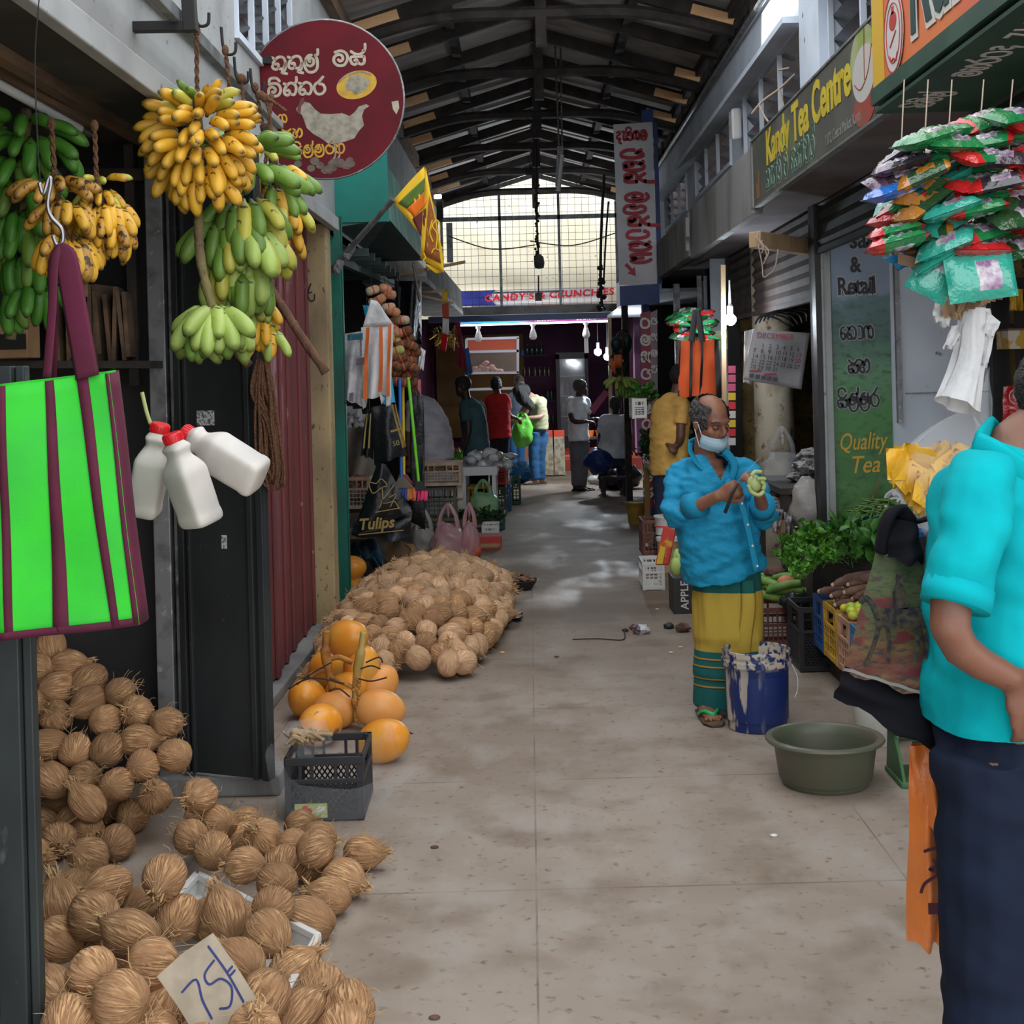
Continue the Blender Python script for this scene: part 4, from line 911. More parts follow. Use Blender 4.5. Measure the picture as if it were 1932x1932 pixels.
for k in range(26): m.ell(W(673+rnd(-7, 7), 1280+rnd(0, 85), Y0-.02), rnd(.008, .014), nu=7, nv=5)
m.tube(smoothpath([W(678, 1345, Y0), W(705, 1355, Y0-.05), W(735, 1365, Y0-.1)]), [.016]*6+[.012]*6+[.006], 7); m.tube(smoothpath([W(672, 1300, Y0), W(650, 1290, Y0), W(625, 1280, Y0+.1)]), .012, 7); m.build('flower_stalk', 'king_stalk', st, smooth='all')
m = MB()
for p in ([(735,1365),(770,1380),(800,1400),(808,1412)], [(680,1262),(700,1256),(718,1262)], [(650,1290),(600,1280),(570,1285),(545,1300)], [(660,1315),(640,1300),(620,1305)], [(676,1280),(700,1285),(730,1278)], [(625,1250),(590,1270),(560,1292)], [(690,1250),(715,1240),(722,1250)]): m = MB(); m.tube(smoothpath([W(a, b, Y0-.08) for a, b in p]), .004, 5); m.build('twig', 'twig', st, smooth='all')
st = thing('fruit_stalk', 'second cut orange palm stem, thinner, beside the topmost king coconut', 'stem', G(620, 1330, 0))
m = MB(); Y1 = 6.9; m.tube(smoothpath([W(616, 1190, Y1), W(614, 1220, Y1), W(617, 1250, Y1), W(628, 1300, Y1)]), [.018]*7+[.026]*6+[.02]*6, 9); m.tube(smoothpath([W(618, 1245, Y1), W(640, 1240, Y1), W(665, 1250, Y1)]), .014, 7); m.tube(smoothpath([W(620, 1262, Y1), W(600, 1268, Y1), W(585, 1275, Y1)]), .014, 7); m.build('stem', 'king_stalk', st, smooth='all')
# ---------------------------------------------------------------- crates
def crate(name, label, loc, size, mt, rz=0, style='grid', group=None, wall=.008, cols=8, rows=4, tilt=None, handle=True):
    """open plastic crate, base at loc"""
    L, D, H = size; root = thing(name, label, 'crate', (0, 0, 0), group); m = MB(); t = wall
    m.box((0, 0, t/2+.004), (L, D, t))
    for z, h in ((.02, .03), (H-.015, .03), (H*.62, .018)):
        for s_ in (-1, 1): m.box((0, s_*(D/2-t/2), z), (L, t*1.5, h)); m.box((s_*(L/2-t/2), 0, z), (t*1.5, D, h))
    for sx in (-1, 1):
        for sy in (-1, 1): m.box((sx*(L/2-.012), sy*(D/2-.012), H/2), (.026, .026, H))
    m.build('rim_frame', mt, root, bevel=.002)
    m = MB()
    def face(u0, u1, z0, z1, put):
        n = max(2, int((u1-u0)/(.028 if style != 'slat' else .05)))
        if style == 'diamond':
            k = int((u1-u0)/.022)
            for i in range(-6, k+1):
                for sg in (1, -1):
                    a = u0+.022*i if sg > 0 else u1-.022*i; za = z0; b = a + sg*(z1-z0)*.7; zb = z1
                    lo, hi = min(a, b), max(a, b)
                    if hi < u0 or lo > u1: continue
                    def cut(q): return za+(zb-za)*(q-a)/(b-a)
                    a2 = min(max(a, u0), u1); b2 = min(max(b, u0), u1); put(a2, cut(a2), b2, cut(b2), .0045)
        else:
            for i in range(1, n): u_ = u0+(u1-u0)*i/n; put(u_, z0, u_, z1, .008 if style == 'slat' else .006)
            for j in range(1, rows): z = z0+(z1-z0)*j/rows; put(u0, z, u1, z, .007)
    z1 = H*.62 if handle else H-.02
    for s_ in (-1, 1):
        yy = s_*(D/2-t/2); xx = s_*(L/2-t/2)
        face(-L/2+.02, L/2-.02, .03, z1, lambda a, b, c, d, w, yy=yy: m.beam((a, yy, b), (c, yy, d), w, t*.8))
        face(-D/2+.02, D/2-.02, .03, z1, lambda a, b, c, d, w, xx=xx: m.beam((xx, a, b), (xx, c, d), t*.8, w))
        if handle:
            for f_ in (-.3, -.15, .15, .3): m.box((f_*L, yy, H*.8), (.012, t, H*.36))
            for f_ in (-.3, .3): m.box((xx, f_*D, H*.8), (t, .012, H*.36))
    m.build('lattice', mt, root)
    root.location = loc; root.rotation_euler = tilt if tilt else (0, 0, rz); return root
mat('crate_black', (.022,.023,.027), .5); mat('crate_beige', (.45,.34,.25), .6, col2=(.33,.25,.18), vs=9); mat('crate_green', (.012,.075,.035), .55, col2=(.01,.045,.025), vs=8); mat('crate_olive', (.10,.10,.05), .6, col2=(.06,.06,.03), vs=8)
mat('crate_yellow', (.62,.36,.03), .55, col2=(.42,.24,.03), vs=8); mat('crate_red', (.42,.02,.03), .55); mat('crate_blue', (.015,.10,.33), .5, col2=(.02,.07,.2), vs=9); mat('crate_tan', (.60,.34,.21), .6, col2=(.42,.23,.15), vs=9); mat('crate_brown', (.16,.05,.035), .6, col2=(.09,.035,.03), vs=9); mat('crate_white', (.62,.62,.58), .6)
cr = crate('black_crate', 'black plastic crate wrapped in clear plastic beside the king coconuts', Vector((-.83, 5.46, .002)), (.30, .36, .245), 'crate_black', .02, 'diamond')
m = MB(); Mx = frame(Vector((-.94, 5.274, .018)), (1, 0, 0), (0, 0, 1)); m.prism([(0, 0), (.125, 0), (.125, .055), (0, .055)], .002, Mx); pt = m.build('label', mat('lab_green', (.35,.48,.10), .6, col2=(.5,.55,.3), vs=30)); pt.parent = cr; pt.matrix_parent_inverse = cr.matrix_basis.inverted(); pt['label'] = 'green printed label with red fruit'
m = MB(); Mx = Mx @ Matrix.Translation((0, 0, .002))
for x, y, r in ((.04, .036, .013), (.055, .026, .013)): m.prism([(x+r*math.cos(a*.6), y+r*math.sin(a*.6)) for a in range(10)], .001, Mx)
m.prism([(.08, .02), (.115, .03), (.12, .045), (.10, .04), (.095, .05), (.085, .035)], .001, Mx, 1); pt2 = m.build('fruit_print', [mat('print_red', (.6,.06,.05), .6), 'white_plastic']); pt2.parent = pt
fw = thing('plastic_wrap', 'crumpled clear plastic sheet drawn round the black crate', 'plastic', Vector((-.83, 5.46, 0)))
m = MB()
def wrap(u, v):
    a = 2*math.pi*u; e = .45; ca, sa = math.cos(a), math.sin(a); k = .185 + .05*v
    x = abs(ca)**e*(1 if ca > 0 else -1)*k; y = abs(sa)**e*(1 if sa > 0 else -1)*(.20+.02*v)
    sp = max(0, math.cos(a-R(-38)))**6*v*.15*(1 if v < .9 else 1)
    fl = .018*math.sin(a*9+v*4)*v + .012*math.sin(a*17)
    return Vector((-.83+x*(1+fl)+sp, 5.46+y*(1+fl)-sp*.3, .01 + v*(.20+.07*math.sin(a*2+.6)+.03*math.sin(a*5)) + sp*.2))
m.sheet(wrap, 60, 12); m.build('sheet', 'film_crate', fw, smooth='all')
m = MB(); c0 = Vector((-.93, 5.52, .26))
m.ell(c0, (.10, .09, .07), nu=22, nv=14, fn=lambda d: 1+.35*mnoise.noise(d*3)+.2*mnoise.noise(d*8)); m.build('crumpled_top', 'film_crate', fw, smooth='all')
m = MB()
for k in range(26):
    p = Vector((-.93+rnd(-.07, .07), 5.42+rnd(-.06, .1), .27)); m.tube(smoothpath([p, p+Vector((rnd(-.04, .04), rnd(-.03, .03), .03)), p+Vector((rnd(-.06, .08), rnd(-.05, .05), .02))]), rnd(.004, .009), 5)
tag(m.build('husk_waste', 'wood_pale', smooth='all'), 'dry brown husk scraps sticking out of the bagged black crate', 'husk')
# ---------------------------------------------------------------- round poultry sign
YS_ = 7.5; K = YS_/FPX
c0 = W(613, 187, YS_)
rs = thing('shop_sign', 'round dark red sign with a white hen and Sinhala words, hung out over the walkway', 'sign', c0)
def fr(px, py, Y, dy=0): p = W(px, py, Y); p.y += dy; return frame(p, (1, .03, .026), (-.026, 0, 1))
Ms = fr(613, 187, YS_)
mat('sign_red', (.125,.006,.013), .75, col2=(.09,.006,.011), vs=4, spec=.25); mat('sign_cream', (.46,.41,.31), .6, col2=(.36,.31,.23), vs=20); mat('sign_yellow', (.56,.33,.015), .55, col2=(.42,.24,.015), vs=20)
mat('hen_white', (.33,.30,.23), .7, col2=(.22,.20,.15), vs=26, spots=(.12,.15,.09), sp_s=10, sp_lo=.6, sp_hi=.75); mat('egg_grey', (.14,.105,.085), .7, col2=(.09,.055,.045), vs=12); mat('comb', (.12,.035,.03), .7)
m = MB(); n = 64; m.prism([(.425*math.cos(2*math.pi*i/n), .43*math.sin(2*math.pi*i/n)*(1.0)) for i in range(n)], .02, Ms @ Matrix.Translation((0, 0, -.02))); m.build('disc', 'sign_red', rs)
m = MB(); m.tube([Ms @ Vector((.428*math.cos(2*math.pi*i/48), .433*math.sin(2*math.pi*i/48), -.01)) for i in range(49)], .008, 6, cap=False); m.build('rim', 'steel_grey', rs, smooth='all')
m = MB(); m.beam(W(440, 112, 7.47), W(512, 114, 7.47), .04, .04); m.build('bracket_arm', 'iron_black', rs)
def sp(px, py): return ((px-613)*K, (187-py)*K)
def at2(px, py, z=0): x, y = sp(px, py); return Ms @ Matrix.Translation((x, y, z))
for a in (('k,+u,k,+u,l,-', .072, at2(516, 128), .21), ('m,s,-', .078, at2(632, 125), .2), ('b,+i,t,-,t,r', .069, at2(507, 177), .22)): m = MB(); sinhala(m, *a); m.build('lettering', 'sign_cream', rs)['label'] = 'large cream Sinhala lettering'
for a in (('e,t,aa,g', .046, at2(482, 228), .19), ('s,h', .05, at2(528, 257), .2), ('s,+i,l,-,l,r,T', .050, at2(546, 290), .2)): m = MB(); sinhala(m, *a); m.build('lettering', 'sign_yellow', rs)['label'] = 'small yellow Sinhala lettering'
m = MB(); e = [(math.cos(a*.2)*.112, math.sin(a*.2)*.075) for a in range(32)]; m.prism(e, .002, at2(674, 163) @ Matrix.Rotation(.25, 4, 'Z')); q = m.build('oval_badge', 'sign_yellow', rs)
m = MB(); m.prism([(x*K, -y*K) for x, y in ((-22,-2),(-12,-16),(4,-19),(14,-14),(26,-8),(20,4),(12,14),(-4,18),(-10,10),(-20,10))], .0015, at2(674, 163, .002)); stroke(m, [((a-674)*K, (163-b)*K) for a, b in ((641,157),(650,148),(664,142),(668,141))], .008, at2(674, 163, .002)); stroke(m, [((a-674)*K, (163-b)*K) for a, b in ((669,141),(684,138),(702,145))], .008, at2(674, 163, .002)); m.build('dressed_chicken', 'hen_white', rs)
hen = [(558,203),(566,193),(574,190),(584,193),(594,206),(604,214),(622,216),(644,215),(658,221),(668,214),(676,204),(690,200),(696,204),(686,210),(681,222),(684,240),(674,250),(664,264),(650,268),(636,271),(628,272),(616,272),(604,262),(588,252),(576,240),(571,222),(568,214),(561,211)]
m = MB(); m.prism([sp(*p) for p in hen], .002, Ms); 
for a, b in ((626, 272), (634, 272)): x, y = sp(a, b); stroke(m, [(x, y), (x+.004, y-.06), (x-.01, y-.085)], .008, Ms)
m.build('hen_picture', 'hen_white', rs)
m = MB(); m.prism([sp(*p) for p in ((560,203),(564,194),(568,184),(574,182),(575,191),(568,198),(566,212),(561,214))], .003, Ms); m.build('hen_comb', 'comb', rs)
random.seed(3)
for k in range(34):
    x, y = sp(rnd(553, 668), rnd(302, 328)); r = rnd(.02, .027)
    if x*x+y*y < .395**2: m = MB(); m.prism([(x+r*math.cos(a*.6), y+r*.85*math.sin(a*.6)) for a in range(10)], .001+.0001*k, Ms); m.build('egg_print', 'egg_grey', rs)
m = MB(); m.prism([sp(*p) for p in ((738,198),(751,196),(752,210),(746,222),(740,212))], .0015, Ms); m.build('peeled_spot', 'sign_cream', rs)
# ---------------------------------------------------------------- flag on its pole
fl = thing('flag', 'yellow bordered flag with green, orange and maroon fields drooping from a slanted pole', 'flag', W(680, 450, 9.9))
m = MB(); m.tube([W(612, 524, 10.15), W(742, 376, 9.7)], .021, 10); m.build('pole', 'rail_grey', fl, smooth=True)
m = MB()
for px, py in ((640, 500), (655, 482), (662, 470), (636, 508)): m.ell(W(px, py, 10.0), (.035, .03, .04), nu=8, nv=6, fn=lambda d: 1+.5*mnoise.noise(d*4))
m.build('lashing', mat('rag', (.16,.16,.155), .9), fl)
mat('flag_yellow', (.85,.53,.02), .75); mat('flag_green', (.10,.19,.03), .75); mat('flag_orange', (.90,.19,.01), .75); mat('flag_maroon', (.14,.022,.02), .75); mat('flag_brown', (.36,.115,.02), .75)
YF_ = 9.7
def poly3(mb, pts, Y, dy, mi=0):
    v = [W(a, b, Y) + Vector((0, -dy + .03*math.sin(a*.06+b*.03), 0)) for a, b in pts]; mb.add(v, [tuple(range(len(v)))], mi)
def patch(mb, q, Y, dy, n=6):
    (a, b, c, d) = q
    def fn(u, v):
        x = (a[0]*(1-u)+b[0]*u)*(1-v)+(d[0]*(1-u)+c[0]*u)*v; y = (a[1]*(1-u)+b[1]*u)*(1-v)+(d[1]*(1-u)+c[1]*u)*v
        p = W(x, y, Y); p.y += -dy + .02*math.sin(x*.13+y*.05); return p
    mb.sheet(fn, n, n)
for nm, q, mt, dy in (('hoist_field', ((800,314),(740,379),(801,452),(838,490)), 'flag_yellow', 0), ('fly_field', ((803,316),(793,488),(838,515),(834,470)), 'flag_yellow', .012), ('fold', ((806,498),(800,498),(822,516),(838,512)), 'flag_yellow', .0)):
    m = MB(); patch(m, q, YF_, dy); m.build(nm, mt, fl, smooth='all', solid=.003)
for nm, q, mt, dy in (('green_field', ((805,331),(752,384),(768,394),(804,357)), 'flag_green', .008), ('orange_field', ((804,357),(768,394),(781,410),(806,384)), 'flag_orange', .008), ('maroon_field', ((806,392),(778,413),(796,450),(803,420)), 'flag_maroon', .008), ('brown_field', ((811,370),(800,482),(832,497),(822,420)), 'flag_brown', .02)):
    m = MB(); patch(m, q, YF_, dy); m.build(nm, mt, fl, smooth='all', solid=.002)
m = MB(); Mf = frame(W(818, 470, YF_)+Vector((0, -.045, 0)), (1, 0, 0), (0, 0, 1))
for p in ([(.02,.0),(.03,.1),(.0,.16),(.03,.2),(.05,.16),(.045,.05),(.065,.0)], [(-.01,-.03),(.01,0),(.06,-.02)], [(-.065,-.03),(-.055,-.06),(-.07,-.08)], [(.0,.05),(-.02,.12),(.0,.2)]): stroke(m, p, .008, Mf, .002)
m.build('lion_outline', 'flag_yellow', fl)
# ---------------------------------------------------------------- household stall behind the green post
def pouch(name, label, cat, quad, Y, mt, thick=.03, nu=10, nv=14, fold=.012, depth=None, group=None, root=None, freq=9, dz=(0, 0, 0, 0), solid=0):
    """a hanging bag: quad = pixels of top-left, top-right, bottom-right, bottom-left; it has a front and a back"""
    P_ = [W(p[0], p[1], Y + d) for p, d in zip(quad, dz)]; m = MB(); sd = rnd(0, 9)
    def base(u, v): return P_[0]*(1-u)*(1-v)+P_[1]*u*(1-v)+P_[2]*u*v+P_[3]*(1-u)*v
    for sgn in (-1, 1):
        def fn(u, v, sgn=sgn):
            k = math.sin(math.pi*u)**.6 * (.25+.75*math.sin(math.pi*min(1, v*.62+.0)))
            q = base(u, v); q.y += sgn*thick*k + fold*math.sin(u*freq+v*2.3+sd)*(.4+v) + fold*.5*math.sin(v*11+u*5+sd); q.z += .008*math.sin(u*14+sd)*(1 if v > .97 else 0); return q
        m.sheet(fn, nu, nv)
    if root is not None: return m.build(name, mt, root, smooth='all')
    o = m.build(name, mt, smooth='all'); return tag(o, label, cat, group)
def printed(mb, quad, Y, dy, n=4):
    patch(mb, quad, Y, dy, n)
YH = 10.35
b = thing('carrier_bag', 'white plastic carrier bag with orange stripes hung beside the green post', 'bag', W(710, 770, YH))
pouch('body', '', '', ((682,618),(743,612),(738,742),(684,756)), YH-.05, 'film_white', .05, root=b, fold=.025, freq=11)
m = MB()
for q in (((690,618),(697,617),(692,756),(684,752)), ((716,616),(722,615),(722,738),(714,740)), ((732,613),(738,612),(735,748),(729,748))): patch(m, q, YH-.14, 0, 8)
m.build('stripe', mat('stripe_orange', (.72,.16,.03), .5), b, smooth='all')
for q in (((682,752),(692,756),(690,768),(684,772)), ((708,730),(716,742),(720,764),(726,752)), ((728,738),(738,742),(736,766),(728,768)), ((700,565),(712,568),(742,612),(684,618))): m = MB(); patch(m, q, YH-.06, 0); m.build('handle', 'film_white', b, smooth='all', solid=.003)
b = thing('carrier_bag', 'crumpled silver-white carrier bag with a dark teal band near its top', 'bag', W(668, 770, YH))
pouch('body', '', '', ((648,630),(700,622),(690,768),(648,752)), YH+.02, 'film_silver', .05, root=b, fold=.02, freq=13)
m = MB(); patch(m, ((656,632),(684,628),(684,640),(656,643)), YH-.1, 0); m.build('band', mat('teal_print', (.01,.10,.14), .5), b)
m = MB(); patch(m, ((660,742),(668,740),(667,758),(659,757)), YH-.1, 0); patch(m, ((671,676),(690,674),(690,688),(671,690)), YH-.1, .0); m.build('print', mat('print_grey', (.2,.16,.2), .6), b)
pouch('carrier_bag', 'bright blue plastic bag hanging behind the white striped one', 'bag', ((684,575),(722,580),(746,760),(722,762)), YH+.14, 'film_sky', .03)
b = thing('carrier_bag', 'black carrier bag printed with gold bars, hanging over the tulip bag', 'bag', W(725, 870, YH))
pouch('body', '', '', ((700,768),(742,762),(768,858),(706,876)), YH-.02, 'film_black', .05, root=b); pouch('side_fold', '', '', ((692,772),(704,770),(704,866),(680,858)), YH+.0, 'film_black', .03, root=b)
m = MB(); mat('gold', (.32,.22,.06), .5)
for q in (((738,764),(741,763),(763,844),(759,846)), ((744,763),(747,762),(766,842),(764,844)), ((692,780),(694,780),(688,846),(685,846)), ((699,780),(701,780),(697,846),(694,846)), ((737,812),(758,806),(759,810),(738,816))): patch(m, q, YH-.14, 0)
m.build('gold_bar', 'gold', b)
m = MB(); text_into(m, '50', .055, frame(W(741, 842, YH-.14), (1, 0, .15), (0, 0, 1)), .001); m.build('number', 'gold', b)
b = thing('carrier_bag', 'large black carrier bag with a gold tulip and the word Tulips', 'bag', W(720, 1025, YH-.1))
pouch('body', '', '', ((712,872),(728,876),(778,965),(664,1008)), YH-.1, 'film_black', .06, root=b, fold=.02); pouch('lower_fold', '', '', ((668,985),(778,962),(772,1022),(663,1010)), YH-.09, 'film_black', .055, root=b, fold=.02)
m = MB(); Mt = frame(W(676, 1000, YH-.22), (1, 0, .06), (-.1, 0, 1))
text_into(m, 'Tulips', .115, Mt, .002, .003, .25, sx=.95); q = 86*YH/FPX/1.0
for p in ([(.0,-.035),(.33,-.03)], [(.14,.12),(.32,.135)], [(.17,.15),(.20,.22),(.20,.30)], [(.2,.30),(.13,.26),(.11,.34),(.16,.33),(.2,.36),(.24,.31),(.2,.30)], [(.19,.2),(.25,.26),(.29,.31)], [(.2,.18),(.27,.19),(.30,.24),(.25,.22)], [(.25,.15),(.28,.19),(.31,.14)]): stroke(m, p, .007, Mt, .002)
m.build('gold_print', 'gold', b)
# fuzzy scrub pads on strings
def pad_data(mt, bandm):
    m = MB(); pts = [(-.055, 0, 0), (-.045, 0, 0), (-.02, 0, 0), (0, 0, 0), (.02, 0, 0), (.045, 0, 0), (.055, 0, 0)]; m.tube(pts, [.014, .03, .036, .034, .036, .03, .014], 12)
    m.tube([(-.006, 0, 0), (.006, 0, 0)], [.0365, .0365], 12, mi=1)
    for k in range(60):
        a = rnd(0, 6.3); x = rnd(-.05, .05); r = .034*(1-(x/.062)**4); p = Vector((x, r*math.cos(a), r*math.sin(a))); m.tube([p, p*1.16+Vector((rnd(-.004, .004), 0, 0))], [.0016, .0005], 3)
    o = m.build('scrub_pad', [mt, bandm], smooth='all'); me = o.data; bpy.data.objects.remove(o); return me
mat('fuzz_brown', (.22,.095,.04), .95, col2=(.13,.05,.02), vs=60, bump=.5, bs=200); mat('fuzz_peach', (.62,.30,.16), .95, col2=(.50,.22,.11), vs=50, bump=.5, bs=200); mat('fuzz_green', (.34,.42,.10), .95, col2=(.5,.35,.15), vs=40); mat('fuzz_band', (.55,.10,.05), .9); mat('fuzz_cream', (.55,.42,.30), .95, col2=(.4,.3,.2), vs=50)
PADS = {k: pad_data('fuzz_'+k, 'fuzz_band') for k in ('brown', 'peach', 'green', 'cream')}
PL = [(703,548,'cream'),(727,545,'peach'),(715,566,'peach'),(735,556,'peach'),(708,572,'cream'),(733,580,'cream'),(716,594,'green'),(742,588,'peach'),(748,604,'peach'),(722,612,'peach'),(740,620,'peach'),(760,604,'cream'),(731,633,'green'),(752,628,'peach'),(765,625,'brown'),(744,640,'green'),(770,640,'brown'),(758,650,'brown'),(742,656,'peach'),(776,652,'brown'),(750,662,'green'),(768,664,'brown'),(782,666,'brown'),(740,672,'brown'),(756,676,'brown'),(774,680,'brown'),(746,690,'brown'),(762,692,'brown'),(780,694,'brown'),(752,706,'brown'),(770,708,'brown'),(744,702,'brown'),(749,720,'brown'),(728,655,'green'),(733,700,'brown'),(727,678,'cream'),(775,722,'brown'),(735,722,'brown'),(762,722,'brown')]
for px, py, k in PL:
    o = bpy.data.objects.new('scrub_pad', PADS[k]); COL.objects.link(o); o.location = W(px, py, 10.7+rnd(-.05, .08)); o.rotation_euler = (rnd(0, 3), rnd(-.5, .5), rnd(-.7, .7)); o.scale = (1.0,)*3
    tag(o, {'brown': 'plain brown fuzzy scrub pad low in the hanging garland', 'peach': 'peach coloured fuzzy scrub pad high in the hanging garland', 'green': 'greenish fuzzy scrub pad in the hanging garland', 'cream': 'cream fuzzy scrub pad in the hanging garland'}[k], 'scrub pad', {'brown': 'brown scrub pads', 'peach': 'peach scrub pads', 'green': 'green scrub pads', 'cream': 'cream scrub pads'}[k])
o = MB()
for x0, x1, y1 in ((698, 700, 640), (720, 735, 700), (745, 765, 735)): o.tube(smoothpath([W(x0+4, 500, 10.7), W((x0+x1)/2, (500+y1)/2, 10.72), W(x1, y1, 10.7)]), .003, 5)
tag(o.build('string', 'wire_black'), 'thin dark strings that carry the garland of scrub pads', 'string')
# brooms
def broom(label, a, b_, col, head, bcols, Y, name='broom'):
    r = thing(name, label, 'broom', W(b_[0], b_[1]+40, Y)); m = MB(); m.tube([W(a[0], a[1], Y+.03), W(b_[0], b_[1], Y)], .0125, 10); m.build('handle', mat('h_'+label[:9].replace(' ', ''), col, .35), r, smooth=True)
    m = MB(); (x0, x1, y0, y1, x2, x3) = head; m.add([W(p, q, Y+d) for d in (-.03, .03) for p, q in ((x0, y0), (x1, y0), (x3, (y0+y1)/2), (x2, (y0+y1)/2))], [(0, 3, 2, 1), (4, 5, 6, 7), (0, 1, 5, 4), (1, 2, 6, 5), (2, 3, 7, 6), (3, 0, 4, 7)]); m.build('brush_head', mat('bh_'+label[:9].replace(' ', ''), bcols[0], .5), r, bevel=.004)
    n = len(bcols)-1
    for k in range(n):
        m = MB(); xa, xb = x2+(x3-x2)*k/n, x2+(x3-x2)*(k+1)/n; ym = (y0+y1)/2
        for i in range(44): t = rnd(0, 1); dd = rnd(-.025, .025); p = W(xa+(xb-xa)*t, ym-1, Y+dd); q = W(xa+(xb-xa)*t+(xa-(x2+x3)/2)*.15+rnd(-2, 2), y1+rnd(-3, 3), Y+dd*1.5); m.tube([p, q], [.004, .003], 4)
        m.build('bristle', mat('br%d_%s' % (k, label[:9].replace(' ', '')), bcols[k+1], .5), r)
    return r
broom('green-handled broom with bright pink bristles hanging head down', (770, 712), (790, 912), (.16,.62,.02), (783, 795, 908, 943, 781, 808), [(.01,.012,.02), (.85,.04,.20)], 10.6)
broom('blue-handled broom with blue and orange bristles hanging head down', (754, 715), (757, 905), (.02,.13,.55), (752, 762, 900, 942, 742, 782), [(.14,.13,.08), (.03,.12,.42), (.02,.08,.35), (.75,.22,.03)], 10.55)
broom('yellow-handled broom just behind the blue-handled one', (760, 718), (762, 895), (.75,.50,.02), (752, 768, 895, 930, 750, 780), [(.25,.05,.06), (.55,.04,.06)], 10.72)
m = MB(); patch(m, ((772,700),(800,760),(802,1000),(776,985)), 10.95, 0, 8); tag(m.build('dark_sheet', 'film_black', smooth='all', solid=.004), 'dark plastic sheet hanging behind the green broom handle', 'sheet')
ch = MB()
for k in range(28):
    p = W(782+4*math.sin(k), 690+2.0*k, 10.8); ch.ell(p, (.02, .012, .012), rot=(0, k, k*2), nu=6, nv=4)
tag(ch.build('coir_rope', 'rope', smooth='all'), 'looped brown coir rope hanging under the scrub pads', 'rope')
pouch('pink_pouch', 'pink plastic pouch hanging just above the grey shirt of the bending man', 'pouch', ((786,716),(794,716),(795,752),(786,756)), 11.0, mat('pink', (.6,.16,.2), .5), .02)
pouch('clear_packet', 'clear packet of straws hanging above the pink pouch', 'packet', ((794,655),(803,662),(799,698),(788,694)), 11.0, 'film_white', .02)
# things low in the stall
for k, (px, py) in enumerate(((655, 775), (672, 780), (660, 792), (684, 790), (652, 800), (676, 798))):
    o = pouch('foil_packet', 'shiny silver foil packet stacked under the carrier bags', 'packet', ((px-12,py-8),(px+10,py-9),(px+12,py+7),(px-10,py+8)), 10.9, 'film_silver', .03, 6, 5, .012, group='foil packets under the carrier bags')
m = MB(); m.sheet(lambda u, v: W(648+60*u, 805+135*v, 11.2+.1*math.sin(u*6+v*3)), 10, 10); tag(m.build('cloth_sack', mat('sackcloth', (.32,.27,.22), .9, col2=(.2,.17,.14), vs=6), smooth='all', solid=.01), 'grey beige sackcloth hanging over the low stall counter', 'sack')
crate('plastic_crate', 'beige crate of reddish onions low beside the green post', W(668, 958, 11.2), (.30, .3, .26), 'crate_beige', 0, 'grid')
m = MB()
for k in range(60): m.ell(W(rnd(650, 690), rnd(900, 916), 11.2+rnd(-.12, .12)), rnd(.018, .03), nu=7, nv=5)
o = m.build('shallot', mat('shallot', (.34,.10,.05), .6, rand=.2, col2=(.2,.07,.05), vs=30), smooth='all'); tag(o, 'small reddish shallots filling the beige crate', 'shallots'); o['kind'] = 'stuff'
m = MB(); m.box2((-1.72, 10.9, .42), (-1.02, 12.4, .48)); m.box2((-1.68, 11.0, 0), (-1.60, 11.1, .42)); m.box2((-1.12, 11.0, 0), (-1.06, 11.08, .42)); tag(m.build('stall_bench', 'wood_old'), 'low wooden bench inside the household stall', 'bench')
m = MB(); m.sheet(lambda u, v: G(652+70*u, 1072-26*v, .12) + Vector((0, 0, .10*math.sin(u*5+1)*math.sin(v*4)+.10*math.sin(3.1*u)+.02*math.sin(u*19+v*6))), 18, 10); tag(m.build('blue_cloth', mat('cloth_blue', (.10,.24,.36), .9, col2=(.05,.14,.23), vs=9), smooth='all', solid=.01), 'crumpled pale blue cloth lying behind the long coconut heap', 'cloth')
t = thing('cardboard_sign', 'blank-looking cardboard price sign propped on the long coconut heap', 'price card', W(755, 1060, 11.6)); m = MB(); m.add([W(a, b, 11.6+d) for d in (0, .006) for a, b in ((733,1024),(780,1026),(788,1040),(772,1062),(727,1056))], [(4,3,2,1,0), (5,6,7,8,9)]+[(i, (i+1) % 5, 5+(i+1) % 5, 5+i) for i in range(5)]); m.build('card', 'cardboard', t)
m = MB(); Mc = frame(W(752, 1050, 11.59), (1, 0, 0), (0, 0, 1)); stroke(m, [(-.05,.08),(0,.10),(.03,.06),(.0,-.02),(-.06,-.03)], .006, Mc); stroke(m, [(.05,.1),(.10,.06),(.08,0)], .006, Mc); m.build('handwriting', 'ink_black', t)
o = MB(); o.tube([W(652, 960, 10.6), W(654, 1045, 10.6)], .012, 8); o.tube([W(646, 1000, 10.6), W(650, 1040, 10.55)], .016, 8); tag(o.build('yellow_stick', mat('stick_y', (.6,.38,.04), .6)), 'short yellow stick beside the blue cloth behind the green post', 'stick')
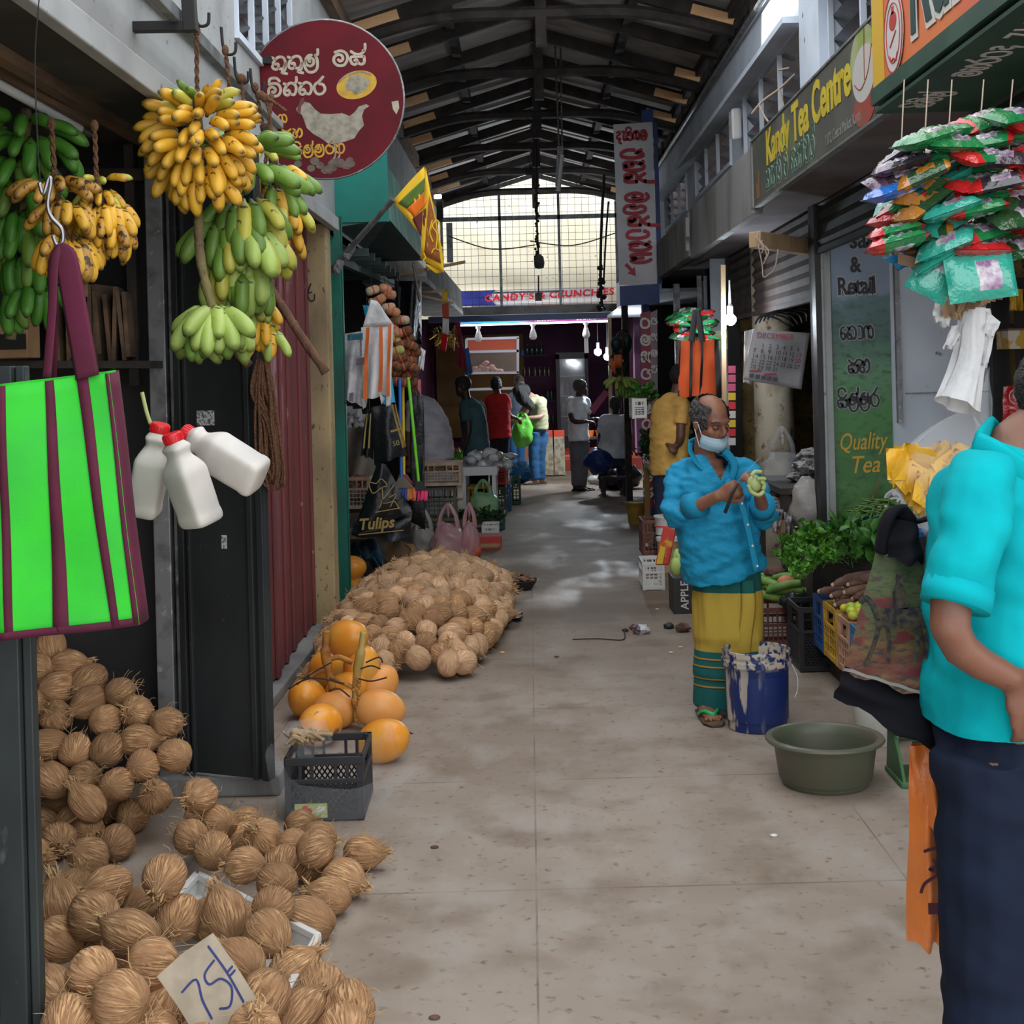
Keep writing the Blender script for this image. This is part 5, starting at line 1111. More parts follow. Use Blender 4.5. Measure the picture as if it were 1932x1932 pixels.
# filled plastic bags standing on the floor
def filled(label, c, r, mt, knot=.12, group=None, lobes=1, name='plastic_bag', fill=None, seed=0):
    root = thing(name, label, 'bag', (c[0], c[1], 0)); m = MB(); off = Vector((seed*3.1,)*3)
    def fn(d): return 1 + .22*mnoise.noise(d*1.8+off) + .10*mnoise.noise(d*5+off) + .05*mnoise.noise(Vector((d.x*12, d.y*12, d.z*3))+off)
    m.ell((c[0], c[1], r[2]*.92), r, nu=30, nv=20, fn=fn); m.build('body', mt, root, smooth='all')
    top = Vector((c[0], c[1], r[2]*1.75))
    for s in range(2):
        m = MB(); a = (s-.5)*r[0]*.9; p = [top+Vector((a*1.2, 0, -.02)), top+Vector((a*.9, 0, knot*.5)), top+Vector((a*.2+(.5-s)*.03, .01, knot)), top+Vector((a*.0, .0, knot*.4))]
        m.tube(smoothpath(p, 5), [(.028*(1-abs(i/15-.1)*.6), .008) for i in range(16)], 8); m.build('handle', mt, root, smooth='all')
    if fill:
        m = MB()
        for k in range(9): m.ell((c[0]+rnd(-.5, .5)*r[0], c[1]+rnd(-.3, .3)*r[1], rnd(.3, .9)*r[2]), (.07, .06, .05), nu=9, nv=6, rot=(rnd(0, 3), rnd(0, 3), 0))
        m.build('contents', fill, root, smooth='all')
    return root
p = G(848, 1062); filled('pink translucent carrier bag stuffed full, bigger of two standing behind the coconut heap', p, (.16, .14, .19), 'film_pink', .2, fill='fuzz_cream', seed=1)
p = G(888, 1060); filled('pink translucent carrier bag with red contents, slimmer of the two behind the coconut heap', p, (.09, .10, .19), 'film_pink', .2, fill='fuzz_band', seed=2)
p = G(802, 1052); filled('greyish carrier bag with pink contents standing between tulip bag and pink bags', p, (.13, .12, .14), 'film_grey', .2, fill=mat('bright_pink', (.6,.12,.2), .6), seed=3)
p = G(910, 1012); filled('green translucent carrier bag sitting on the flat red carton', (p.x, p.y+.6, 0), (.17, .13, .14), 'film_green', .16, fill='fuzz_peach', seed=4).location.z = .14
t = thing('red_carton', 'flat red and tan carton on the floor under the green carrier bag', 'box', G(918, 1036)); m = MB(); c = G(918, 1036); m.box((c.x, c.y+.15, .06), (.29, .3, .12)); m.build('body', mat('carton_red', (.42,.045,.03), .7), t, bevel=.004); m = MB(); m.box((c.x, c.y-.002, .035), (.27, .003, .035)); m.build('tan_band', 'cardboard', t)
# crates and tables of the vegetable stalls further in
def at_floor(px, py): return G(px, py)
def stand(label, cx, ybot, Y, w, h, mt, z=0, d=.36, style='grid'):
    u, v = ray(cx, ybot); return crate('plastic_crate', label, Vector((u*Y/FPX, Y+d/2, z)), (w, d, h), mt, 0, style)
stand('dark olive crate at the bottom of the stack under the ginger crate', 826, 1030, 13.4, .34, .26, 'crate_olive'); stand('olive green crate in the middle of the stack under the ginger crate', 826, 995, 13.4, .36, .34, 'crate_olive', .27, style='slat'); stand('beige crate full of dry ginger on top of the olive crates', 832, 928, 13.35, .40, .23, 'crate_beige', .62)
m = MB()
for k in range(70): c = W(rnd(798, 866), 884+rnd(-5, 3), 13.5+rnd(-.1, .1)); m.tube([c+Vector((rnd(-.05, .05), 0, rnd(-.02, .02))), c, c+Vector((rnd(-.05, .05), 0, rnd(-.02, .02)))], [.012, .016, .010], 5)
o = m.build('ginger', mat('ginger', (.30,.17,.10), .9, col2=(.19,.10,.06), vs=20, rand=.2), smooth='all'); tag(o, 'heap of dry ginger roots in the beige crate', 'ginger'); o['kind'] = 'stuff'
tb = thing('stall_table', 'white table top of the vegetable stall carrying wrapped greens', 'table', (W(904, 884, 15.4).x, 15.8, 0)); m = MB(); xa, xb = W(868, 890, 15.4).x, W(938, 890, 15.4).x; m.box2((xa, 15.4, .565), (xb, 16.4, .66)); m.build('top', 'white_enamel', tb)
for x in (xa+.04, xb-.04):
    for y in (15.45, 16.3):
        m = MB(); m.box2((x-.02, y-.02, 0), (x+.02, y+.02, .565)); m.build('leg', 'white_enamel', tb)
stand('yellow crate standing under the white stall table', 906, 968, 15.95, .29, .40, 'crate_yellow'); stand('red crate on top of the green one by the white stall table', 944, 925, 16.5, .15, .28, 'crate_red', .36); stand('green crate under the red one by the white stall table', 944, 970, 16.5, .15, .34, 'crate_green'); stand('blue crate edge just behind the red and green crates', 960, 965, 17.0, .07, .30, 'crate_blue'); stand('dark green crate at the end of the vegetable stall near the blue bag', 974, 945, 17.8, .12, .34, 'crate_green')
stand('dark green crate behind the yellow crate with leafy stems on it', 930, 985, 15.0, .26, .18, 'crate_green'); stand('white crate on the floor behind the green carrier bag', 925, 1012, 14.0, .17, .16, 'crate_white')
for k in range(22):
    px, py = rnd(874, 966), rnd(856, 884); c = W(px, py, 15.7+rnd(-.2, .3)); m = MB(); off = Vector((k*2.1,)*3); m.ell(c, (rnd(.05, .09), .07, rnd(.035, .06)), nu=12, nv=8, fn=lambda d: 1+.4*mnoise.noise(d*2.4+off)+.2*mnoise.noise(d*7+off))
    o = m.build('wrapped_vegetable', ['film_silver', 'film_grey', mat('squash%d' % k, (.42,.32,.13), .5) if k % 5 == 0 else 'film_silver', 'film_white'][k % 4], smooth='all'); tag(o, 'vegetable in crinkled shiny plastic heaped on the white stall table', 'vegetable', 'wrapped vegetables on the white table')
m = MB(); off = Vector((5, 5, 5)); m.ell(W(925, 856, 15.9), (.10, .08, .07), nu=18, nv=12, fn=lambda d: 1+.25*mnoise.noise(d*3+off)); tag(m.build('plastic_bag', 'film_white', smooth='all'), 'white knotted plastic bag on top of the wrapped vegetables', 'bag')
def leafy(name, label, cat, pts, n, size, mt, spread=.05, flat=.5, lean=0, stems=True, kind=None, group=None):
    """a heap of leafy greens: real leaf blades on short stems"""
    m = MB()
    for k in range(n):
        c = Vector(random.choice(pts)) + Vector((rnd(-1, 1), rnd(-1, 1), rnd(-.6, .8)))*spread
        d = Vector((rnd(-1, 1), rnd(-1.2, .6), rnd(-.1, 1.2))).normalized(); s = Vector((rnd(-1, 1), rnd(-1, 1), rnd(-1, 1))); s = (s-d*s.dot(d)).normalized(); w_ = size*rnd(.3, .5); L = size*rnd(.8, 1.4); up = d.cross(s)*L*.18
        m.add([c, c+d*L*.35+s*w_+up, c+d*L*.75+s*w_*.7+up, c+d*L, c+d*L*.75-s*w_*.7+up, c+d*L*.35-s*w_+up, c+d*L*.5], [(0, 6, 1), (1, 6, 2), (2, 6, 3), (3, 6, 4), (4, 6, 5), (5, 6, 0)])
        if stems and k % 3 == 0: m.tube([c-d*size*.9, c], [.0025, .002], 4)
    o = m.build(name, mt, smooth='all'); tag(o, label, cat, group)
    if kind: o['kind'] = kind
    return o
def leafmat(n, a, b): mat(n, a, .5, col2=b, vs=14, rand=.1, sss=.05)
leafmat('leaf_mid', (.06,.20,.025), (.03,.12,.015)); leafmat('leaf_bright', (.12,.34,.03), (.06,.22,.02)); leafmat('leaf_dark', (.025,.085,.02), (.012,.045,.012))
leafy('herb_heap', 'small pile of green leaves beside the bending man in grey', 'greens', [W(862, 862, 15.2), W(858, 870, 15.2)], 70, .05, 'leaf_bright', .06, kind='stuff')
leafy('stem_greens', 'dark green stem vegetables under the yellow crate', 'greens', [W(x, 975+rnd(-6, 6), 14.6) for x in range(865, 945, 10)], 120, .06, 'leaf_dark', .06, kind='stuff')
# far hangings
t = thing('paper_flag', 'red and white paper flag hanging lengthwise at the end of the household stall', 'flag', W(840, 665, 15.5))
for q, mt in ((((834,545),(844,545),(845,572),(835,574)), 'flag_yellow'), (((834,574),(846,572),(847,602),(835,600)), 'fuzz_band'), (((835,600),(847,602),(846,632),(834,628)), 'white_plastic'), (((834,628),(846,632),(841,665),(831,660)), 'cap_red')):
    m = MB(); patch(m, q, 15.5, 0); m.build('stripe', mt, t, smooth='all', solid=.002)
m = MB()
for k in range(60): p = W(826+rnd(-8, 34), 632+rnd(-18, 16), 15.9); m.tube([p, p+Vector((rnd(-.1, .1), rnd(-.05, .05), rnd(-.12, .02)))], [.012, .004], 4)
o = m.build('tinsel', mat('tinsel', (.5,.34,.06), .25, metal=.8)); tag(o, 'golden tinsel bundle hanging behind the paper flag', 'tinsel'); o['kind'] = 'stuff'
pouch('hanging_dress', 'dark red garment hanging over the dark man in teal', 'garment', ((858,608),(868,608),(882,700),(862,690)), 16.5, mat('garment_red', (.20,.012,.03), .8), .04)
pouch('hanging_shirt', 'small blue garment hanging next to the red one', 'garment', ((874,660),(884,655),(892,705),(878,708)), 16.7, mat('garment_blue', (.02,.12,.38), .8), .03)
t = MB(); t.beam(W(786, 552, 14.5), W(853, 548, 14.5), .03, .02); t.beam(W(788, 556, 14.3), W(856, 572, 14.3), .03, .02); t.beam(W(745, 520, 14), W(878, 494, 14), .03, .03); tag(t.build('bamboo_pole', 'wood_pale'), 'thin poles tied under the grey awning above the brooms', 'pole')
ch = MB()
for k in range(24): ch.ell(W(780+1.0*k*.5, 500+2.8*k, 12.2), (.014, .012, .03), rot=(0, 0, k*1.57), nu=7, nv=5)
tag(ch.build('hanging_chain', 'chain', smooth='all'), 'short steel chain hanging beneath the teal sign box', 'chain')
m = MB()
for k in range(7): m.ell(W(770+3*k, 553+rnd(-6, 10), 11.6), (.03, .03, .03), nu=8, nv=6)
m = MB(); m.sheet(lambda u, v: W(745+50*u, 530+120*v, 12.8+.15*math.sin(u*7+v)), 10, 8); tag(m.build('black_tarp', 'film_black', smooth='all', solid=.005), 'black tarpaulin hanging behind the scrub pads', 'tarpaulin')
# ---------------------------------------------------------------- sweet shop at the end of the hall
YC = 24.55
mat('banner_white', (.80,.78,.76), .5, col2=(.72,.70,.68), vs=2); mat('banner_blue', (.03,.05,.36), .5, col2=(.015,.02,.2), vs=2.5, spots=(.45,.2,.25), sp_s=5, sp_lo=.62, sp_hi=.7); mat('banner_red', (.68,.02,.04), .5)
sg = thing('shop_banner', 'long white and blue banner with red words over the sweet shop, behind the wire screen', 'sign', W(1010, 565, YC))
m = MB(); m.add([W(a, b, YC+d) for d in (0, .03) for a, b in ((868,578),(868,550),(1148,540),(1148,570))], [(0,1,2,3), (7,6,5,4), (0,4,5,1), (1,5,6,2), (2,6,7,3), (3,7,4,0)]); m.build('panel', 'banner_white', sg)
m = MB(); m.add([W(a, b, YC-.004) for a, b in ((868,578),(868,550),(935,547),(922,562),(936,576))], [(0,1,2,3,4)]); m.build('blue_end', 'banner_blue', sg)
m = MB(); Mb = frame(W(914, 569, YC-.006), (1, 0, .03), (0, 0, 1)); text_into(m, "CANDY'S & CRUNCHIES", .165, Mb, .004, .006, .08, sx=1.18, space=1.12); m.build('lettering', 'banner_red', sg)
lb = thing('lit_banner', 'narrow lit blue and purple banner with the shop address under the awning', 'sign', W(1010, 605, 24.4))
nm, nt, p = _nt('lit_print'); p.inputs['Roughness'].default_value = .4
v = coords(nt); sx_ = nd(nt, 'SeparateXYZ'); nt.links.new(v, sx_.inputs[0]); rr2 = nd(nt, 'ValToRGB'); mp_ = nd(nt, 'MapRange'); mp_.inputs[1].default_value = -1.4; mp_.inputs[2].default_value = 1.3; nt.links.new(sx_.outputs[0], mp_.inputs[0]); nt.links.new(mp_.outputs[0], rr2.inputs[0])
el = rr2.color_ramp.elements; el[0].color = (.02,.12,.45,1); el[1].color = (.14,.02,.10,1); e_ = rr2.color_ramp.elements.new(.38); e_.color = (.02,.25,.75,1); e_ = rr2.color_ramp.elements.new(.5); e_.color = (.16,.02,.12,1)
nt.links.new(rr2.outputs[0], p.inputs['Base Color']); nt.links.new(rr2.outputs[0], p.inputs['Emission Color']); p.inputs['Emission Strength'].default_value = .9
m = MB(); m.add([W(a, b, 24.4+d) for d in (0, .1) for a, b in ((868,611),(868,602),(1148,594),(1148,604))], [(0,1,2,3), (7,6,5,4), (0,4,5,1), (1,5,6,2), (2,6,7,3), (3,7,4,0)]); m.build('panel', 'lit_print', lb)
m = MB(); m.beam(W(868, 614, 24.38), W(1148, 606, 24.38), .03, .03); m.build('light_strip', mat('led_strip', (1,1,1), .5, emit=5, ecol=(.85,.93,1)), lb)
m = MB(); Mb = frame(W(1010, 606, 24.38), (1, 0, .03), (0, 0, 1)); text_into(m, 'No. 31, Central Market, Kandy.', .06, Mb, .003, .001); text_into(m, '070 13 969 33', .06, frame(W(1088, 604, 24.38), (1, 0, .03), (0, 0, 1)), .003, .001); m.build('lettering', mat('lit_white', (.9,.9,.9), .5, emit=.8), lb)
cab = thing('display_cabinet', 'white framed glass cabinet with an orange header holding a pile of buns', 'cabinet', W(930, 705, 25.0)); YK = 25.0
m = MB()
for a, b in (((880,640),(979,637)), ((880,664),(979,662)), ((880,704),(979,703)), ((880,640),(880,760)), ((977,637),(977,704)), ((880,735),(985,732))): m.beam(W(*a, YK), W(*b, YK), .045, .06, up=(0, 1, 0))
m.build('frame', 'white_enamel', cab)
m = MB(); m.add([W(a, b, YK+.01) for a, b in ((882,662),(882,642),(976,640),(976,660))], [(0,1,2,3)]); m.build('header', mat('orange_panel', (.62,.10,.03), .5), cab)
m = MB(); m.box2(tuple(W(880, 704, 25.6)), tuple(W(978, 638, 25.66))); m.build('back', 'mustard_wall', cab)
m = MB(); m.add([W(a, b, YK+.005) for a, b in ((882,703),(882,666),(975,664),(975,702))], [(0,1,2,3)]); m.build('pane', mat('glass_dim', (.6,.65,.7), .05, alpha=.12), cab)
for k in range(26):
    f = k/26; px = 895+rnd(0, 50); py = 702 - rnd(0, 1)*max(2, 22*(1-abs(px-915)/28)); m = MB(); m.ell(W(px, min(700, py), 25.3), (.06, .06, .042), nu=10, nv=7); tag(m.build('bun', mat('bun', (.50,.30,.22), .7) if k == 0 else 'bun', smooth='all'), 'pinkish round bun piled in the glass cabinet', 'bun', 'buns in the cabinet')
def bottle(label, group, px, py, Y, h, r, mt, lid=None, cat='bottle', name='bottle'):
    c = W(px, py, Y); t = thing(name, label, cat, c, group); m = MB(); m.lathe([(r*.9, 0), (r, .02*h), (r, .6*h), (r*.45, .8*h), (r*.38, .95*h)], 10, Matrix.Translation(c)); m.build('glass', mt, t, smooth=True); m = MB(); m.lathe([(r*.45, .93*h), (r*.45, h)], 8, Matrix.Translation(c)); m.build('cap', lid or 'black', t)
mat('bottle_dark', (.012,.03,.028), .15); mat('jar_dark', (.03,.02,.02), .25)
m = MB(); m.box2(tuple(W(984, 672, 27.6)), tuple(W(1032, 670, 27.95))); m.box2(tuple(W(984, 711, 27.6)), tuple(W(1042, 709, 27.95))); m.box2(tuple(W(1025, 800, 27.6)), tuple(W(1052, 798, 27.95))); m.box2(tuple(W(1030, 758, 27.6)), tuple(W(1050, 756, 27.95))); tag(m.build('wall_shelf', 'wood_dark'), 'dark wall shelves of bottles beside the fridge in the sweet shop', 'shelf')
for k, px in enumerate((995, 1004, 1013, 1022)): bottle('dark drink bottle in the row on the upper shelf', 'bottles on the upper shelf', px, 671, 27.7, .24, .045, 'bottle_dark')
bottle('small blue can at the end of the upper bottle shelf', None, 986, 671, 27.7, .15, .04, mat('can_blue', (.02,.05,.3), .4), name='drink_can', cat='can')
for k, px in enumerate((990, 999, 1010, 1019, 1028, 1036)): bottle('dark jar on the second shelf of the sweet shop', 'jars on the second shelf', px, 710, 27.7, .19, .042, 'jar_dark', name='jar', cat='jar')
for k, (px, py) in enumerate(((1030, 799), (1037, 799), (1044, 799), (1034, 757), (1041, 757))): bottle('dark bottle low on the wall next to the fridge', 'bottles beside the fridge', px, py, 27.7, .22, .035, 'bottle_dark')
fg = thing('fridge', 'tall black glass door fridge at the back of the sweet shop', 'fridge', W(1085, 870, 27.4)); Yf = 27.3
m = MB(); x0, x1 = W(1049, 700, Yf).x, W(1110, 700, Yf).x; m.box2((x0, Yf, .19), (x0+.07, Yf+.6, 2.05)); m.box2((x1-.07, Yf, .19), (x1, Yf+.6, 2.05)); m.box2((x0, Yf, 1.95), (x1, Yf+.6, 2.08)); m.box2((x0, Yf, .19), (x1, Yf+.6, .42)); m.box2((x0, Yf+.55, .2), (x1, Yf+.6, 2.0)); m.build('body', 'black', fg)
m = MB(); m.box2((x0+.07, Yf+.02, .42), (x1-.07, Yf+.03, 1.95)); m.build('glass_door', mat('fridge_glass', (.25,.28,.32), .08, alpha=.35), fg)
for z in (.8, 1.2, 1.6):
    m = MB(); m.box2((x0+.07, Yf+.06, z), (x1-.07, Yf+.5, z+.02)); m.build('shelf', 'white_enamel', fg)
m = MB()
for z in (.82, 1.22):
    for k in range(5): m.lathe([(.035, z), (.035, z+.2), (.015, z+.26)], 8, Matrix.Translation((x0+.13+.1*k, Yf+.25, 0)))
m.build('stock', 'film_grey', fg)
ct = thing('shop_counter', 'pale counter of the sweet shop behind the customers', 'counter', W(990, 880, 24.9)); m = MB(); m.box2((-.75, 24.9, 1.10), (.28, 25.3, 1.16)); m.box2((-.75, 24.95, .19), (.28, 25.25, 1.10)); m.build('body', 'purple_wall', ct); m = MB(); m.box2((-.78, 24.86, 1.16), (.30, 25.34, 1.20)); m.build('top', 'white_enamel', ct)
for k, (px, y0, y1) in enumerate(((903, 620, 645), (1006, 615, 641), (1106, 612, 638))):
    Yb = 24.2; t = thing('lamp_bulb', ['unlit white bulb over the display cabinet, first of three', 'unlit white bulb in the middle of the sweet shop front', 'unlit white bulb with a lamp tube under it over the fridge'][k], 'bulb', W(px, y1, Yb)); c = W(px, y1, Yb); h = (y1-y0)*Yb/FPX
    m = MB(); m.lathe([(0, 0), (.05, .01), (.068, .05), (.06, .10), (.042, .15), (.035, .18)], 16, Matrix.Translation(c)); m.build('bulb', 'white_plastic', t, smooth='all'); m = MB(); m.lathe([(.03, .18), (.025, h), (.045, h), (.045, h+.04)], 10, Matrix.Translation(c)); m.build('holder', 'white_plastic', t)
    if k == 2: m = MB(); m.lathe([(.035, -.26), (.035, .0)], 10, Matrix.Translation(c)); m.build('tube', 'white_plastic', t)
for k, (px, py, lab) in enumerate(((1128, 664, 'glaring white bulb, farther from the post, at the end of the hall'), (1146, 673, 'glaring white bulb close to the pale post at the end of the hall'))):
    Yb = 20.5; c = W(px, py, Yb); t = thing('lit_bulb', lab, 'bulb', c); m = MB(); m.ell(c, .055, nu=14, nv=9); m.build('bulb', mat('bulb_far', (1,1,1), .4, emit=60, ecol=(.82,.92,1)) if k == 0 else 'bulb_far', t, smooth='all'); m = MB(); m.tube([c+Vector((0, 0, .05)), c+Vector((0, 0, .14))], .025, 8); m.tube([c+Vector((0, 0, .14)), c+Vector((0, 0, .55))], .004, 5); m.build('holder', 'black', t)
    lamp('bulb_light', 'POINT', c+Vector((0, -.12, -.02)), 60, (.80,.90,1), .06)
lamp('shop_light', 'AREA', (0, 25.6, 2.68), 14, (1,.9,.85), 1.6)
# hanging lamps in the middle of the hall
t = thing('hanging_tube_lamp', 'unlit tube lamp hanging upright on two long chains from the roof', 'lamp', W(1056, 300, 14)); Yt = 14.0
m = MB(); m.box(W(1057, 288, Yt), (.06, .06, .12)); m.build('junction_box', 'chain', t); m = MB(); m.tube([W(1060, 292, Yt-.05), W(1053, 360, Yt-.05)], .026, 10); m.tube([W(1054, 292, Yt), W(1051, 352, Yt)], .02, 8); m.build('tube', mat('tube_dusty', (.30,.31,.31), .5), t, smooth=True)
for x0, x1 in ((1043, 1055), (1055, 1061)):
    m = MB(); n = 74
    for k in range(n): m.ell(W(x0+(x1-x0)*k/n, -30+318*k/n, Yt), (.012, .010, .018), rot=(0, 0, k*1.57), nu=6, nv=4)
    m.build('chain', 'chain', t, smooth='all')
t = thing('hanging_lamp', 'old dusty lamp holder dangling on a knotted cord before the wire screen', 'lamp', W(1018, 500, 16)); m = MB(); m.tube(smoothpath([W(1008, 40, 16), W(1010, 200, 16), W(1012, 330, 16), W(1013, 420, 16), W(1016, 480, 16)]), .012, 6)
for k in range(30): m.ell(W(1013+rnd(-3, 3), 350+6*k*.8, 16), rnd(.01, .025), nu=6, nv=4)
m.build('cord', 'wire_black', t); m = MB(); m.lathe([(.02, .0), (.05, -.03), (.062, -.1), (.05, -.16), (.0, -.17)], 12, Matrix.Translation(W(1017, 480, 16))); m.build('shade', 'grey_dark_conc', t, smooth=True); m = MB(); m.box(W(1016, 560, 17), (.08, .06, .10)); m.tube([W(1016, 520, 17), W(1016, 552, 17)], .01, 6); m.build('weight', 'chain', t)
for k, (a, b_, c, d) in enumerate(((1000, 455, 1160, 440), (845, 445, 1010, 462))):
    o = MB(); o.tube(smoothpath([W(a, b_, 22), W((a+c)/2, max(b_, d)+8, 22), W(c, d, 22)]), .010, 5); tag(o.build('slack_cable', 'wire_black'), ['slack black cable crossing the wire screen towards the vertical white sign', 'slack black cable crossing the wire screen on the flag side'][k], 'cable')
o = MB(); o.tube(smoothpath([W(1140, 330, 17), W(1135, 420, 17), W(1133, 520, 17), W(1136, 580, 17)]), .018, 6); o.tube(smoothpath([W(1148, 380, 17), W(1143, 450, 17), W(1139, 530, 17)]), .012, 6)
for k in range(20): o.ell(W(1134+rnd(-5, 7), 500+rnd(0, 90), 17), rnd(.015, .035), nu=6, nv=4)
tag(o.build('cable_tangle', 'wire_black'), 'tangle of black cables hanging next to the vertical white sign', 'cable')
# flood lamp at the roof edge
t = thing('flood_lamp', 'small white lamp shining at the roof edge above the flag', 'lamp', W(826, 372, 18)); m = MB(); m.box(W(826, 371, 18), (.10, .05, .05)); m.build('glow', mat('lamp_glow', (1,1,1), .5, emit=6), t, bevel=.01); m = MB(); m.box2(tuple(W(824, 415, 18)), tuple(W(836, 378, 18.1))); m.build('housing', 'iron_black', t)
# ---------------------------------------------------------------- signs of the other row
vs_ = thing('vertical_sign', 'tall narrow silver sign with red upright Sinhala letters and an arrow', 'sign', W(1200, 400, 15.25)); YV = 15.25
mat('sign_silver', (.68,.68,.70), .45, col2=(.52,.52,.55), vs=2); mat('sign_red2', (.42,.012,.03), .5)
def slab(mb, q, Y, t, mi=None):
    mb.add([W(a, b, Y+d) for d in (0, t) for a, b in q], [(0,1,2,3), (7,6,5,4), (0,4,5,1), (1,5,6,2), (2,6,7,3), (3,7,4,0)], mi)
m = MB(); slab(m, ((1168,538),(1157,235),(1231,230),(1240,535)), YV, .12); m.build('panel', 'sign_silver', vs_)
m = MB(); slab(m, ((1170,577),(1169,540),(1243,536),(1245,573)), YV+.01, .2); slab(m, ((1241,535),(1232,230),(1240,234),(1250,535)), YV+.02, .15); slab(m, ((1212,234),(1209,208),(1232,205),(1233,232)), YV+.05, .2); m.build('blue_frame', 'blue_frame', vs_)
KV = YV/FPX
m = MB(); sinhala(m, 'd,ae,D,+i,g,m', 17*KV, frame(W(1163, 266, YV-.004), (1, 0, .03), (.0, 0, 1)), .26, .004, .68)
yv = 283
for tk, px0 in (('T', 1172), ('k', 1174), ('s,-', 1176), (' ', 0), ('m', 1178), ('dh', 1174), ('s,-', 1180), ('v', 1178), ('n', 1181), ('y', 1182)):
    if tk == ' ': yv += 12; continue
    GL.setdefault('dh', (1.2, [[(.1,.5),(.1,.15),(.4,.0),(.85,.05),(1.0,.5),(.8,.9),(.4,.95),(.2,.75),(.4,.5),(.3,.3)]]))
    x0 = px0 + (yv-283)*.035
    sinhala(m, tk, 41*KV, frame(W(x0, yv, YV-.004), (.03, 0, -1), (1, 0, .03)), .17, .004, .40); yv += 20*1.13 + (0 if tk != 's,-' else 2)
m.build('lettering', 'sign_red2', vs_)
m = MB(); M2 = frame(W(1178, 498, YV-.005), (1, 0, .02), (0, 0, 1)); m.prism([(a*KV, -b*KV) for a, b in ((0,3),(5,-2),(15,10),(19,6),(21,24),(5,18),(10,14))], .004, M2); m.build('arrow', 'sign_red2', vs_)
# tea shop sign
kt = thing('tea_shop_sign', 'long weathered dark green sign with big yellow words Kandy Tea Centre', 'sign', (1.48, 7.2, 2.72))
mat('tea_dark', (.060,.066,.050), .55, col2=(.11,.105,.09), vs=2.2, lo=.4, hi=.7, spots=(.13,.21,.04), sp_s=2.6, sp_lo=.60, sp_hi=.72); mat('tea_yellow', (.60,.47,.03), .5, col2=(.50,.38,.03), vs=9); mat('tea_outline', (.33,.45,.36), .6); mat('tea_pale', (.22,.22,.20), .6); mat('cup_white', (.52,.50,.46), .5); mat('cup_red', (.36,.04,.03), .5, col2=(.25,.08,.05), vs=9); mat('cup_green', (.26,.34,.08), .5, col2=(.4,.42,.25), vs=7)
m = MB(); m.box2((1.475, 5.58, 2.72), (1.50, 8.92, 3.15)); m.build('board', 'tea_dark', kt)
m = MB(); m.box2((1.468, 5.57, 2.715), (1.505, 5.60, 3.155)); m.box2((1.468, 8.89, 2.715), (1.505, 8.92, 3.155)); m.box2((1.468, 5.57, 3.145), (1.505, 8.92, 3.157)); m.box2((1.468, 5.57, 2.714), (1.505, 8.92, 2.726)); m.build('edge', 'steel_grey', kt)
def side(y, z, x=1.474): return frame(Vector((x, y, z)), (0, -1, 0), (0, 0, 1))
m = MB(); text_into(m, 'Kandy Tea Centre', .285, side(8.36, 2.92), .003, .008, sx=1.03); m.build('lettering', 'tea_yellow', kt)['label'] = 'big yellow lettering'
m = MB(); sinhala(m, 'k,ae,n,-,D,+i, ,T,+i, ,e,s,n,-,T,r,-', .118, side(8.38, 2.765), .22, .002, 1.02); m.build('sinhala_outline', 'tea_outline', kt)
m = MB(); sinhala(m, 'k,ae,n,-,D,+i, ,T,+i, ,e,s,n,-,T,r,-', .118, side(8.38, 2.765, 1.4715), .11, .002, 1.02); m.build('sinhala_fill_lettering', mat('tea_fill', (.035,.09,.06), .6), kt)
m = MB(); text_into(m, '71/72, Central Market, Kandy.', .075, side(6.72, 2.765), .002, sx=.8); m.build('address', 'tea_pale', kt)
def el2(cx, cy, rx, ry, n=24, a0=0, a1=2*math.pi): return [(cx+rx*math.cos(a0+(a1-a0)*i/n), cy+ry*math.sin(a0+(a1-a0)*i/n)) for i in range(n)]
m = MB(); Mk = side(5.93, 2.98); m.prism(el2(-.02, .04, .22, .14), .001, Mk); m.build('leaf_print', 'cup_green', kt)
m = MB(); m.prism(el2(0, -.17, .19, .085), .0015, Mk); m.build('saucer_print', 'cup_red', kt)
m = MB(); m.prism(el2(0, -.03, .20, .12), .002, Mk); m.build('cup_print', 'cup_white', kt)
m = MB(); stroke(m, [(-.16,-.05),(-.05,-.09),(.08,-.04),(.15,.06)], .006, Mk @ Matrix.Translation((0, 0, .002))); stroke(m, [(.03,.16),(.02,.0),(.02,-.06)], .006, Mk @ Matrix.Translation((0, 0, .002))); m.build('cup_line', 'cup_red', kt)
m = MB(); m.prism([(-.02,-.16),(.10,-.16),(.10,.0),(.06,.02),(.05,-.06),(-.02,-.06)], .001, side(8.72, 2.92)); m.build('leaf_glass', mat('tea_glass', (.25,.09,.03), .5), kt)
# orange sign of the next shop
og = thing('spice_shop_sign', 'big orange shop sign with dark green letters and a white oval badge', 'sign', (1.42, 4.5, 2.80))
mat('sg_orange', (.72,.20,.05), .5, col2=(.66,.14,.06), vs=1.2); mat('sg_yellow', (.66,.40,.03), .5); mat('sg_green', (.02,.06,.04), .5, col2=(.03,.085,.055), vs=4, spots=(.10,.16,.13), sp_s=2.0, sp_lo=.66, sp_hi=.8); mat('sg_white', (.62,.60,.57), .5); mat('sg_red', (.46,.035,.03), .5); mat('sg_dkgreen', (.012,.05,.04), .5)
m = MB(); m.box2((1.415, 2.6, 2.80), (1.46, 5.53, 3.7)); m.build('face', 'sg_orange', og)
m = MB(); m.box2((1.411, 5.36, 2.80), (1.414, 5.53, 3.7)); m.build('yellow_end', 'sg_yellow', og)
m = MB(); m.box2((1.405, 2.6, 2.735), (1.46, 5.55, 2.80)); m.box2((1.42, 2.6, 2.705), (1.86, 5.55, 2.719)); m.build('green_underside', 'sg_green', og)
